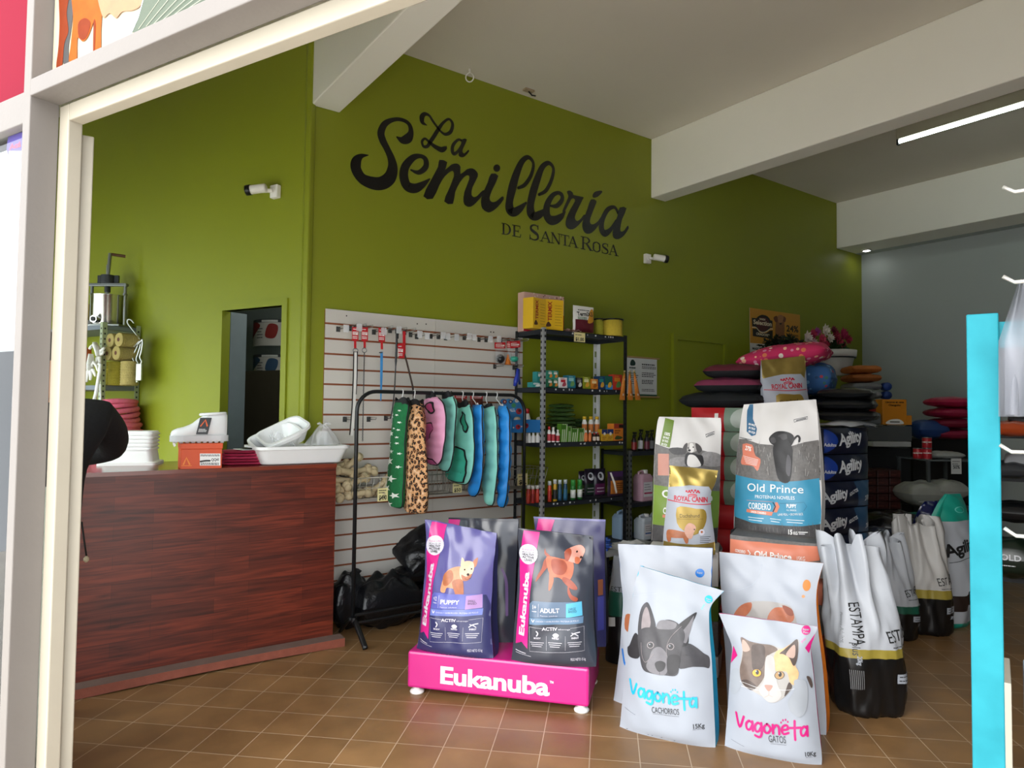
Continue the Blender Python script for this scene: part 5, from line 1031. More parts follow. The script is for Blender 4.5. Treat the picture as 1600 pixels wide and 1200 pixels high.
carton('yellow_box', 'yellow box with red lettering, left one on the top shelf', 'box', 827, 853, 467, 513, 4.14, zb[0], YEL, .1, ybox, rz=.25); carton('yellow_box', 'yellow box with red lettering, right one beside its twin on the top shelf', 'box', 853, 879, 466, 513, 4.15, zb[0], YEL, .1, ybox, rz=-.2)
b = MB(); q = V((fx(890, 4.2), 4.2, zb[0])); b.grid(lambda u, v: q+V(((u-.5)*.15, (v-.5)*.12, .018+.02*noise.noise(V((u*5, v*5, 3))))), 14, 10, M('cfa99c', .5), sm=False); b.box(q+UP*.004, (.12, .09, .006), M('c9a296')); solo('crumpled_wrapper', 'crumpled pinkish wrapper lying beside the yellow boxes', 'wrapper', b)
b = MB(); xa_, xb_ = fx(898, 4.16), fx(930, 4.16); h = hgt(475, 519, 4.16)
q = V(((xa_+xb_)/2, 4.19, zb[0])); w_ = xb_-xa_
def pouch(q, w_, h, d, seed=0):
    return lambda a, z, s_: V((q.x+a, q.y+s_*d/2*min(1, (1-(2*a/w_)**2)**.5 if abs(2*a/w_) < 1 else 0)*min(1, (1.02-z/h)*2.2, .5+z/h*3)+.004*noise.noise(V((a*25+seed, z*25, s_))), q.z+z))
pf = pouch(q, w_, h, .06); b.grid(lambda u, v: pf((u-.5)*w_, v*h, -1), 14, 16, WHT); b.grid(lambda u, v: pf((u-.5)*w_, v*h, 1), 14, 16, WHT)
P = Print(lambda a, z, l: pf(a, z, -1)+V((0, -.0012-.0005*l, 0)), None, .02); P.rect(-w_*.44, h*.03, w_*.46, h*.5, M('5e1524', .5)); P.blob([(w_*.1, h*.4), (w_*.28, h*.85), (w_*.46, h*.9), (w_*.46, h*.5)], M('d99a2a', .5), 3); P.text('TermiX.5', (-w_*.36, h*.62), (w_*.42, h*.66), BK, h*.15, 1); P.lines(-w_*.3, h*.8, w_*.3, h*.9, 1, h*.03, BK, 3); P.lines(-w_*.35, h*.5, w_*.1, h*.6, 2, h*.03, M('3a6a3a'), 4); P.rect(-w_*.45, 0, w_*.46, h*.06, M('8a8a30')); P.put(b)
solo('white_pouch', 'white and maroon pouch standing in the middle of the top shelf', 'pouch', b)
for i, (pl, pr, yt, Y) in enumerate(((930, 943, 492, 4.26), (946, 968, 493.5, 4.15))):
    r_ = (fx(pr, Y)-fx(pl, Y))/2; h = hgt(yt, 521, Y); b = MB(); b.lathe([(r_*.95, 0), (r_, .004), (r_*.97, .01), (r_*.97, h-.01), (r_*.9, h-.01)], M('cdb43a' if i else 'a9a532', .8, var=.15, sc=60, bump=.3), (fx((pl+pr)/2, Y), Y, zb[0]), 20); r0 = thing('yellow_spool', ('olive yellow cord spool behind the white pouch', 'large yellow cord spool at the right end of the top shelf')[i], 'spool', (fx((pl+pr)/2, Y), Y, zb[0])); part(r0, 'cord', b)
    b = MB(); b.lathe([(r_*.9, h-.011), (r_*1.12, h-.01), (r_*1.12, h), (r_*.3, h), (r_*.25, h-.006)], PLB, (fx((pl+pr)/2, Y), Y, zb[0]), 20); part(r0, 'flange', b)
ticket('price_ticket', 'yellow price ticket hanging from the edge of the top shelf', Face((0, YF-.006, 0), (1, 0, 0)), (897, 519), (914, 535), '$1.00', None, 1)
# second board: small packs
pk = [('teal_pack', 'teal and white pack lying at the left of the second shelf', 831, 847, 597, 604.5, 4.2, ('2f8f8a', 'e8e8e4', 'd0d8d8')), ('teal_pack', 'teal pack standing behind the bright post on the second shelf', 839, 851, 580, 596.5, 4.25, ('2f8f8a', 'c9a23a', 'e8e8e4'))]
for nm, lab, a_, c_, yt, yb, Y, cc in pk: carton(nm, lab, 'pack', a_, c_, yt, yb, Y, zb[1]+(.0 if yb > 600 else hgt(597, 604.5, 4.25)), M(cc[0], .45), .06, art_pack(*cc), seed=3)
for i, (a_, yt, k) in enumerate(((855.5, 592, 0), (864, 592, 0), (855.5, 578.5, 1), (864, 578.5, 1))):
    h = hgt(578.5, 591.5, 4.17); carton('cat_food_pack', 'small green and orange pack, %s %s of four stacked on the second shelf' % (('lower', 'upper')[k], ('left', 'right')[i % 2]), 'pack', a_, a_+8.3, 578.5, 591.5, 4.17, zb[1]+k*(h+.001), M(('1f6b4c', '2f8f7a')[k], .45), .055, art_pack(('1f6b4c', '2f8f7a')[k], 'd98a34', 'e9e6dc'), 'packs stacked in fours', seed=i)
for nm, lab, a_, c_, yt, cc in (('white_pack', 'white pack with a pale pink print on the second shelf', 874.5, 886, 590, ('e6e2e0', 'b04a5a', 'c22a3a')), ('teal_pack', 'tall teal pack right of the white one on the second shelf', 887, 899, 586, ('2a7f94', '6a9a5a', '9ad0d0')), ('black_pack', 'black pack in the middle of the second shelf', 900.5, 910, 589, ('1a1b1d', 'd0d0cc', '8a8a8a')), ('lime_pack', 'lime green pack right of the black one', 911, 922, 587, ('8f9a24', 'e0a83a', 'e8e4b0')), ('orange_pack', 'orange pack on the second shelf between lime and navy ones', 923.5, 934, 590, ('d9862a', 'a05a1a', 'f0d8a0')), ('navy_pack', 'teal and navy pack right of the orange one', 935, 945, 585, ('1c3c6a', 'd8a83a', '2f8f8a')), ('blue_pack', 'sky blue pack with a green top on the second shelf', 946, 957, 584, ('3a8fd0', 'd8a83a', '1f5c50')), ('red_pack', 'red and orange pack at the right end of the second shelf', 958, 972, 581, ('c23a2a', '4f8a4a', 'd9862a'))):
    carton(nm, lab, 'pack', a_, c_, yt, 606, 4.15, zb[1], M(cc[0] if nm != 'blue_pack' else cc[2], .45), .06, art_pack(*cc), seed=len(nm))
# hanging treats in front of the right post
for i in range(3):
    Ft = Face((0, YF-.03-.012*i, 0), (1, 0, 0)); px_ = (976, 984, 991)[i]; r0 = thing('treat_stick_pack', ('left', 'middle', 'right')[i]+' orange pack of treat sticks hanging on the shelving corner', 'treats', Ft.w(*Ft.px(px_, 582)), 'hanging orange treat packs'); b = MB(); OT = M('c9792c', .35, var=.25, sc=50)
    q0 = Ft.px(px_-1+1, 580); q1_ = Ft.px(px_-4+5*i, 625); L_ = q0[1]-q1_[1]
    b.grid(lambda u, v: Ft.w(q0[0]+(q1_[0]-q0[0])*v+(u-.5)*(.014+.05*v**.7), q0[1]-L_*v, .012*sin(pi*u)*sin(pi*v)), 8, 14, OT)
    P = Print(lambda a, z, l: Ft.w(q0[0]+(q1_[0]-q0[0])*z+a*(.014+.05*z**.7), q0[1]-L_*z, .012*sin(pi*(a+.5))*sin(pi*z)+.002)); P.rect(-.1, .25, .12, .85, M('e8dcc8', .3)); P.k -= 1; P.rect(.18, .3, .36, .8, M('8a3a1c', .4)); P.k -= 1; P.rect(-.45, .02, .45, .16, M('6a7a3a', .4)); P.put(b); part(r0, 'pouch', b)
    b = MB(); b.cyl(Ft.w(q0[0], q0[1]+.006, 0), Ft.w(q0[0], q0[1]-.006, 0), .008, M('b9a070', .5), n=8); part(r0, 'clip', b)
# third board
z3 = zb[2]
def bottle(r_, h, body, cap, label=None, caph=.2, neck=.5, n=14, spray=False):
    b = MB(); hb = h*(1-caph); b.lathe([(r_*.9, 0), (r_, .004), (r_, hb*.78), (r_*neck, hb*.98), (r_*neck, hb)], body, (0, 0, 0), n)
    if label: b.lathe([(r_*1.01, hb*.12), (r_*1.012, hb*.13), (r_*1.012, hb*.66), (r_*1.01, hb*.67)], label, (0, 0, 0), n)
    c = MB()
    if spray:
        c.lathe([(r_*neck*1.15, hb), (r_*neck*1.15, hb+h*caph*.4), (r_*.3, hb+h*caph*.45), (r_*.3, hb+h*caph*.7)], cap, (0, 0, 0), n); c.box((0, -r_*.35, hb+h*caph*.82), (r_*.6, r_*1.7, h*caph*.3), cap, bev=.002); c.box((0, -r_*.9, hb+h*caph*.5), (r_*.25, r_*.2, h*caph*.6), cap, (1, 0, 0))
    else: c.lathe([(r_*neck*1.2, hb), (r_*neck*1.2, h*.985), (r_*neck*1.1, h)], cap, (0, 0, 0), n)
    return b, c
def bottle_proto(name, label, loc, args, group=None, cap_label=None, **kw):
    r0 = thing(name, label, 'bottle', (0, 0, 0), group); bb_, cc_ = bottle(*args, **kw); bb_.build('body', r0); o = cc_.build('cap' if not kw.get('spray') else 'spray_head', r0); r0.location = V(loc); return r0
r0 = None
for i, px_ in enumerate((821, 827.5, 834, 840.5)):
    h = hgt(677, 692, 4.16); p = (fx(px_, 4.16), 4.16, z3+.001)
    if r0 is None: r0 = bottle_proto('white_bottle', 'short white bottle in the row under the blue ball display', p, (.017, h, WHT, WHT), 'white bottles under the blue display')
    else: dup(r0, p)
zq = z3+h+.003
# ball display carton
BB = M('2573b5', .5, var=.05); Fd = Face((0, 4.14, 0), (1, 0, 0)); xa_ = Fd.px(797, 665)[0]; xb_ = Fd.px(849, 665)[0]; zt_ = Fd.px(825, 656)[1]
bd = thing('ball_display', 'blue cardboard display box with a scalloped header, holding toy balls', 'display', ((xa_+xb_)/2, 4.2, zq))
b = MB()
for (c_, s_) in ((((xa_+xb_)/2, 4.14, (zq+zt_)/2), (xb_-xa_, .003, zt_-zq)), (((xa_+xb_)/2, 4.27, (zq+zt_)/2), (xb_-xa_, .003, zt_-zq)), ((xa_, 4.205, (zq+zt_)/2), (.003, .13, zt_-zq)), ((xb_, 4.205, (zq+zt_)/2), (.003, .13, zt_-zq)), (((xa_+xb_)/2, 4.205, zq+.002), (xb_-xa_, .13, .003))): b.box(c_, s_, BB)
P = flat_print(Fd); P.zm = Z8
Fd.o = Fd.o+V((0, -.0018, 0))
for x, y in ((1380, 290), (1435, 282)): P.circ(x, y, 17, M('a32a34', .5)); P.circ(x+4, y-3, 8, M('5a1a26', .5)); P.circ(x-30, y+5, 5, M('e8c8b0'))
P.lines(*Fd.px(*Z8([(1470, 305)])[0]), *Fd.px(*Z8([(1525, 285)])[0]), 1, .006, M('8ab8e0'), 2) if False else None
P.put(b); part(bd, 'tray', b)
Fe = Face((0, 4.268, 0), (1, 0, 0)); b = MB(); out_ = [Fe.px(*p) for p in Z8([(1285, 245), (1285, 150), (1262, 118), (1278, 100), (1300, 105), (1322, 100), (1345, 112), (1368, 92), (1390, 95), (1402, 120), (1410, 150), (1410, 245)])]; b.prism(catmull(out_, 3, True), lambda a, z, d: Fe.w(a, z, d), -.001, .001, M('3b85c0', .5))
P = flat_print(Fe, True, d0=.0018); P.zm = Z8
for x, y, c_ in ((1290, 120, '8a2a30'), (1330, 120, '2a4a6a'), (1372, 112, 'd8dce0')): P.circ(x, y, 14, M(c_, .5)); P.circ(x, y, 6, M('e0c0a8', .5))
P.circ(1350, 145, 15, M('4a9a6a')); P.text('BALL', (1305, 190), (1362, 184), WHT, 20, 1); P.circ(1385, 185, 20, M('b0303a')); P.circ(1390, 180, 9, M('3a1a22')); P.put(b); part(bd, 'header', b, 'scalloped header with the word BALL')
for k, (px_, c_) in enumerate(((806, 'd9cdb8'), (812, 'cbb89c'), (841, 'b8b4aa'), (846, '8f8c86'))):
    b = MB(); r_ = .022; c = V((fx(px_, 4.2), 4.19+.03*(k % 2), zq+.03)); b.lathe([(r_*sin(a), -r_*cos(a)) for a in [i*pi/8 for i in range(9)]], M(c_, .7, var=.2), c+UP*(zt_-zq-.03), 12); solo('toy_ball', ('first', 'second', 'third', 'last')[k]+' pale rope ball from the left, peeping out of the blue display', 'ball', b, 'balls in the blue display')
bottle_proto('glue_bottle', 'white bottle with a red cap behind the blue display', (fx(824, 4.33), 4.33, z3+.001), (.03, hgt(643, 692, 4.33), WHT, M('b3242a', .4)), caph=.15)
for i, px_ in enumerate((858.5, 865, 872)):
    p = (fx(px_, 4.15), 4.15, z3+.001); h = hgt((668, 669, 673)[i], 692, 4.15)
    bottle_proto('red_label_bottle', ('tall white bottle with a red label, nearest the bright post', 'white bottle with a red label, middle of three', 'short white bottle with a red label, right of three')[i], p, (.0155, h, WHT, WHT if i else M('c2262a', .4), M('b3303a', .5)), 'white bottles with red labels')
# stack of green pouches, striped green packs
for k in range(6):
    b = MB(); cushion(b, (fx(877, 4.3)+(.0 if k else .0), 4.3, z3+.115+.034*k), V((1, .1*(k % 3-1), 0)), .12-.006*k, .07, .0165, M('3f5a2c', .3, var=.2, sc=30), .2, k, .006); solo('green_pouch', ('lowest', 'second lowest', 'third', 'fourth', 'fifth', 'topmost')[k]+' dark green pouch of the stack on the third shelf', 'pouch', b, 'dark green pouches on the third shelf')
for k in range(2):
    b = MB(); cushion(b, (fx(903, 4.36), 4.36, z3+.13+.034*k), V((1, 0, 0)), .07, .06, .0165, M('34502a', .3, var=.2), .2, k+9, .006); solo('green_pouch', ('lower', 'upper')[k]+' dark green pouch of the short stack behind the tall one', 'pouch', b, 'dark green pouches behind')
b = MB(); b.box((fx(884, 4.3), 4.32, z3+.048), (.30, .13, .094), M('5a6a4a', .6), bev=.003); solo('green_carton', 'green carton under the pouch stack on the third shelf', 'carton', b)
LIM = M('5a8f2c', .4, var=.15)
def strip(P, w_, h, R):
    for k in range(3): P.poly([(w_*(.1+.3*k), 0), (w_*(.2+.3*k), 0), (w_*(.38+.3*k), h), (w_*(.28+.3*k), h)], M('dfe6cc', .4)); P.k -= 1
    P.k += 1; P.rect(0, h*.7, w_*.7, h*.95, M('3f7020', .4))
for i, (a_, c_, yt) in enumerate(((877, 887, 664), (887.5, 893, 668), (893.5, 904, 671), (904.5, 914, 671))): carton('striped_pack', ('first', 'second', 'third', 'fourth')[i]+' lime green striped pack from the left on the third shelf', 'pack', a_, c_, yt, 692, 4.15, z3, LIM, .05, strip, 'lime striped packs', .1*(i % 2))
r0 = None
for i, px_ in enumerate((913.5, 923.5, 933)):
    p = (fx(px_, 4.27), 4.27, z3+.06); h = hgt(650, 677, 4.27)
    if r0 is None: r0 = bottle_proto('yellow_cap_bottle', 'white bottle with a yellow cap and an orange label on the third shelf', p, (.022, h, WHT, M('d9b020', .4), M('cf7a34', .5)), 'white bottles with yellow caps', neck=.62, caph=.18)
    else: dup(r0, p)
b = MB(); b.box((fx(923.5, 4.27), 4.28, z3+.0295), (.15, .09, .059), M('3a3d34', .6), bev=.002); solo('riser_box', 'dark box under the yellow capped bottles', 'box', b)
r0 = None
for i, (px_, yt) in enumerate(((916, 674), (922, 674), (929, 678), (934.5, 678))):
    p = (fx(px_, 4.14), 4.14, z3+.001)
    bottle_proto('small_bottle', ('first', 'second', 'third', 'last')[i]+' small bottle with orange label in the front row under the yellow caps', p, (.0145, hgt(yt, 692, 4.14), M('3a2018' if i > 1 else 'd0682c', .35), M('8f1c1c' if i > 1 else 'e0d8cc', .4), M('d97a3a' if i < 2 else 'd8c8b8', .5)), 'small orange label bottles')
for i, (a_, c_) in enumerate(((940.5, 949, ), (949.5, 958.5))): carton('yellow_pack', ('left', 'right')[i]+' small yellow pack with a navy top on the third shelf', 'pack', a_, c_, 673, 692, 4.15, z3, M('d9a92c', .45), .05, lambda P, w_, h, R: (P.rect(0, h*.62, w_, h, M('1d2f6a', .45)), P.circ(w_*.5, h*.62, w_*.2, M('e8e4d8')), P.lines(w_*.1, h*.1, w_*.9, h*.4, 2, h*.06, M('8a4a1a'), 2)), 'navy topped yellow packs')
carton('orange_box', 'orange box at the right end of the third shelf', 'box', 959.5, 974.5, 664, 692, 4.15, z3, M('d9802c', .45), .08, lambda P, w_, h, R: (P.rect(0, h*.72, w_, h, M('a33a24')), P.rect(w_*.5, h*.76, w_*.95, h*.95, M('2a1a14')), P.lines(w_*.08, h*.4, w_*.7, h*.65, 2, h*.06, M('5a2a10'), 2), P.blob([(w_*.1, h*.1), (w_*.3, h*.3), (w_*.9, h*.2), (w_*.6, h*.08)], M('3a4a20'), 3)))
# fourth board: sprays, cans, pouches
z4 = zb[3]; CL = M('c9cdd0', .3); 
for i, (px_, yt, c1, c2, c3, lab) in enumerate(((827, 756, 'b3281c', 'd8d4cc', 'c23a24', 'red spray bottle furthest left'), (834, 757, 'b3281c', 'd8d4cc', '8f1f18', 'second red spray bottle'), (841, 757, 'b3281c', 'd8d4cc', 'c23a24', 'third red spray bottle, beside the bright post'), (860, 752, 'c8451f', 'cfd2d2', 'b32a1c', 'orange red bottle right of the bright post'), (868.5, 750, 'c9a02a', 'cfd2d2', '222222', 'yellow and black bottle'), (876, 751, '1d3f5c', 'c4d0d6', '2a5a7a', 'left dark blue bottle with a pale cap'), (884.5, 751, '1d4a6a', 'c4d0d6', '2a6a8a', 'right dark blue bottle with a pale cap'))):
    bottle_proto('spray_bottle', lab+' on the fourth shelf', (fx(px_, 4.16), 4.16, z4+.001), (.0165, hgt(yt, 783, 4.16), M(c1, .3), M(c2, .3), M(c3, .4)), 'bottles on the fourth shelf', caph=.2, neck=.75)
for i, px_ in enumerate((896.5, 907)):
    b, c = MB(), MB(); r_ = .0205; h = hgt(750, 781, 4.15); p = V((fx(px_, 4.15), 4.15, z4+.001)); b.lathe([(r_, 0), (r_, h*.66), (r_*.95, h*.7)], M('2a7a34', .35), p, 16); b.lathe([(r_*1.01, h*.1), (r_*1.01, h*.5)], M('dfe4dc', .4), p, 16); c.lathe([(r_*.93, h*.7), (r_*.93, h*.95), (r_*.85, h)], M('3f9a44', .35), p, 16)
    r0 = thing('spray_can', ('left', 'right')[i]+' green spray can with a white label on the fourth shelf', 'can', p, 'green spray cans'); part(r0, 'can', b); part(r0, 'cap', c)
def standpouch(name, label, pl, pr, yt, yb, Y, z, mat, art=None, group=None, seed=0, tilt=0):
    xa_, xb_ = fx(pl, Y), fx(pr, Y); w_ = xb_-xa_; h = hgt(yt, yb, Y); q = V(((xa_+xb_)/2, Y, z+.001)); pf = pouch(q, w_, h, .05, seed); b = MB()
    b.grid(lambda u, v: pf((u-.5)*w_, v*h, -1), 12, 14, mat); b.grid(lambda u, v: pf((u-.5)*w_, v*h, 1), 12, 14, mat)
    if art: P = Print(lambda a, c, l: pf(max(-w_*.48, min(w_*.48, a)), c, -1)+V((0, -.0012-.0005*l, 0)), None, .02); art(P, w_, h, random.Random(seed)); P.put(b)
    return solo(name, label, 'pouch', b, group)
DP = M('201a28', .3, var=.2)
def darkart(c1):
    def f(P, w_, h, R): P.rect(-w_*.45, h*.05, w_*.4, h*.45, M(c1, .4)); P.circ(0, h*.72, w_*.28, M('cfd2d8', .4)); P.circ(-w_*.05, h*.74, w_*.15, M('2a2a30')); P.lines(-w_*.35, h*.1, w_*.3, h*.35, 2, h*.03, M('c8c0cc'), 3)
    return f
for i, (a_, c_, yt, Y, cc) in enumerate(((905, 916, 740, 4.3, '3a4a24'), (914, 930, 736, 4.27, '1f3a2a'), (929, 946, 736, 4.25, '5a1f4a'))): standpouch('dark_pouch', ('left dark pouch behind the spray cans', 'middle dark pouch with a green panel behind the spray cans', 'dark pouch with a plum panel beside the white slotted post')[i], a_, c_, yt, 779, Y, z4, DP, darkart(cc), 'dark pouches on the fourth shelf', i)
standpouch('brown_pouch', 'brown and orange treat pouch at the right of the fourth shelf', 950, 977, 736, 776, 4.17, z4, M('3a2a3c', .3), lambda P, w_, h, R: (P.rect(-w_*.4, h*.08, w_*.42, h*.62, M('b06a28', .4, var=.3, sc=40)), P.rect(-w_*.48, h*.78, w_*.48, h*.97, M('4a2a5a')), P.poly([(-w_*.4, h*.95), (-w_*.3, h*.95), (-w_*.05, h*.1), (-w_*.15, h*.1)], M('f0ece6')), P.lines(-w_*.1, h*.2, w_*.38, h*.55, 4, h*.04, M('5a2a14'), 3)), None, 7)
# ============================================================ LOWER SHELVING TO THE RIGHT
xq = fx(986.5, YF); xe = 4.98; zc2 = [Ff.px(990, y)[1] for y in (706, 787, 848)]+[.12]
m2 = thing('low_shelving', 'lower dark shelving with jugs, right of the tall shelving', 'shelf', ((xq+xe)/2, (YF+YB)/2, 0))
for i, z in enumerate(zc2): board(m2, xq, xe, YF+.02, YB, z, SHD)
for x, s_ in ((xq-.003, 1), (xe+.003, -1)):
    for y, t_ in ((YF+.017, 1), (YB+.003, -1)): lpost(m2, x, y, zc2[0]+.01, s_, t_, POSTD if (s_ < 0 or t_ < 0) else M('6f7275', .35, m=.6), wd=.03)
for i, (px_, yt, c1, c3) in enumerate(((982+9, 672, '24181a', '8f2a2a'), (1001, 668, '16181c', 'd8d8dc'), (1011, 670, '1c1a20', '6a2a3a'), (1018, 669, '1a1a1e', '9a9aa0'), (1027, 670, '22242c', '3a4a6a'))):
    bottle_proto('dark_spray_bottle', ('first', 'second', 'third', 'fourth', 'fifth')[i]+' dark trigger spray bottle from the left on the low shelving', (fx(px_, 4.18+.05*(i % 2)), 4.18+.05*(i % 2), zc2[0]+.001), (.024, hgt(yt, 704, 4.2), M(c1, .3), PLB, M(c3, .4)), 'dark spray bottles on the low shelving', caph=.3, spray=True)
def jug(name, label, px_, w_, yt, yb, Y, z, body, cap, lab):
    x = fx(px_, Y); h = hgt(yt, yb, Y); r0 = thing(name, label, 'jug', (x, Y, z+.001)); b = MB(); hx = w_/2
    rloft(b, [(hx*.94, .055, .02, 0), (hx, .06, .02, .008), (hx, .06, .02, h*.74), (hx*.8, .05, .03, h*.86), (hx*.3, .03, .02, h*.88)], V((x, Y, z+.001)), V((1, 0, 0)), body)
    F = Face((x-hx, Y-.0605, z+.001), (1, 0, 0)); P = flat_print(F, False); P.rect(hx*.25, h*.15, hx*1.75, h*.62, M('dcdde2', .5)); P.rect(hx*.35, h*.24, hx*1.7, h*.29, lab); P.lines(hx*.4, h*.34, hx*1.5, h*.58, 3, h*.02, M('55565e'), 4); P.put(b); part(r0, 'body', b)
    b = MB(); b.lathe([(hx*.32, h*.86), (hx*.32, h*.98), (hx*.28, h)], cap, V((x+hx*.35, Y, z)), 14); part(r0, 'cap', b)
    b = MB(); b.tube([V((x-hx*.75, Y, z+h*.72)), V((x-hx*.7, Y, z+h*.93)), V((x-hx*.2, Y, z+h*.97)), V((x+hx*.05, Y, z+h*.88))], .011, body, 8); part(r0, 'handle', b)
JP = M('c79fb0', .35); JB = M('8fa9c4', .3); JW = M('c2ccd6', .35)
jug('pink_jug', 'pinkish plastic jug on the middle board of the low shelving', 1005, .15, 732, 784, 4.22, zc2[1], JP, WHT, M('b0305a', .5))
jug('pink_jug', 'second pinkish jug, half hidden behind the green pet food bag', 1030, .13, 738, 784, 4.24, zc2[1], JP, WHT, M('b0305a', .5))
jug('blue_jug', 'bluish jug behind the post on the lower board of the low shelving', 973, .15, 801, 848, 4.32, zc2[2], JB, WHT, M('3a5a9a', .5))
jug('clear_jug', 'pale jug with a blue label on the lower board of the low shelving', 1007, .15, 804, 846, 4.2, zc2[2], JW, WHT, M('2f5fa0', .5))
jug('clear_jug', 'pale jug with a blue cap at the right of the lower board', 1029, .13, 802, 846, 4.26, zc2[2], JW, M('2a4a9a', .4), M('2f5fa0', .5))
# side table with papers in front
tb = thing('paper_table', 'small grey table with loose papers behind the purple bag', 'table', (3.86, 3.78, 0)); zT = .62; Ftb = Face((0, 3.72, 0), (1, 0, 0)); zT = Ftb.px(970, 862)[1]
b = MB(); b.box((3.86, 3.86, zT-.012), (.66, .3, .024), M('9ea3a4', .5), bev=.003); part(tb, 'tabletop', b)
for sx_ in (3.56, 4.16):
    for sy_ in (3.74, 3.98): b = MB(); b.box((sx_, sy_, (zT-.024)/2), (.03, .03, zT-.024), POSTD); part(tb, 'leg', b)
for i in range(5):
    b = MB(); c = V((fx(968+5*i, 3.85), 3.84+.02*(i % 2), zT+.002+.003*i)); rz_ = .3-.25*i; b.grid(lambda u, v: c+Matrix.Rotation(rz_, 3, 'Z') @ V(((u-.5)*.2, (v-.5)*.14, .012*max(0, u-.5)**2*8*(i % 2)+.0)), 8, 4, M('e4e6e6', .6)); b.grid(lambda u, v: c+Matrix.Rotation(rz_, 3, 'Z') @ V(((u-.5)*.2, (v-.5)*.14, -.001+.012*max(0, u-.5)**2*8*(i % 2))), 8, 4, M('e4e6e6', .6)); solo('loose_paper', ('lowest', 'second', 'middle', 'fourth', 'top')[i]+' loose white leaflet of the pile on the small grey table', 'paper', b, 'leaflets on the small table')
b = MB(); c = V((fx(949, 3.8), 3.8, zT+.001)); [b.box(c+V((.01*sin(k*3), .02*cos(k*2), .02+.016*k)), (.05, .06, .014), M('2a4fa0', .35), (cos(k), sin(k), 0), bev=.004) for k in range(5)]; b.cyl(c, c+UP*.1, .012, M('2a4fa0')); solo('blue_gadget', 'blue plastic bits stacked at the left end of the small table', 'gadget', b)
# banner and green side door
Fw = Face((0, W-.012, 0), (1, 0, 0)); bn = thing('wall_banner', 'white printed banner hanging from a rod on the green wall', 'banner', Fw.w(*Fw.px(1003, 620)))
a0_, zt_ = Fw.px(978, 559); a1_, zb_ = Fw.px(1026, 619)[0], Fw.px(1003, 619)[1]; zt_ = Fw.px(1003, 560)[1]; b = MB(); fbox(b, Fw, a0_, a1_, zb_, zt_, 0, .002, M('d3d6d6', .6)); w_ = a1_-a0_; h = zt_-zb_; F0 = Face(Fw.w(a0_, zb_), (1, 0, 0)); P = flat_print(F0, False, d0=.0028); DG = M('1c3a34', .5); DT = M('34383c', .5)
P.blob([(w_*.13, h*.8), (w_*.15, h*.92), (w_*.22, h*.95), (w_*.29, h*.88), (w_*.27, h*.8)], DG, 4); P.lines(w_*.1, h*.7, w_*.32, h*.77, 1, h*.04, DG, 2, .1); P.lines(w_*.5, h*.82, w_*.95, h*.86, 1, h*.035, DT, 3, .2); P.lines(w_*.5, h*.72, w_*.97, h*.80, 2, h*.02, DT, 4, .1); P.lines(w_*.5, h*.5, w_*.97, h*.64, 3, h*.022, DT, 5); P.lines(w_*.5, h*.32, w_*.97, h*.44, 3, h*.022, DT, 6); P.lines(w_*.5, h*.12, w_*.97, h*.2, 2, h*.018, DT, 7); P.lines(w_*.06, h*.3, w_*.4, h*.62, 6, h*.02, DT, 8); P.rect(0, 0, w_, h*.05, M('24503a', .5)); P.put(b); part(bn, 'sheet', b)
for z in (zt_+.006, zb_-.006): b = MB(); b.cyl(Fw.w(a0_-.03, z, .004), Fw.w(a1_+.03, z, .004), .008, M('a9895a', .5)); part(bn, 'rod', b)
dA = WF.px(1055, 531); dB = WF.px(1128, 540); b = MB(); zt_ = dA[1]
fbox(b, WF, dA[0], dB[0], 0, zt_, .001, .012, GREEN)
for aa, bb2, za, zc_ in ((dA[0]-.06, dA[0], 0, zt_+.06), (dB[0], dB[0]+.06, 0, zt_+.06), (dA[0], dB[0], zt_, zt_+.06)): fbox(b, WF, aa, bb2, za, zc_, .001, .035, GREEN)
struct('door_4', b)
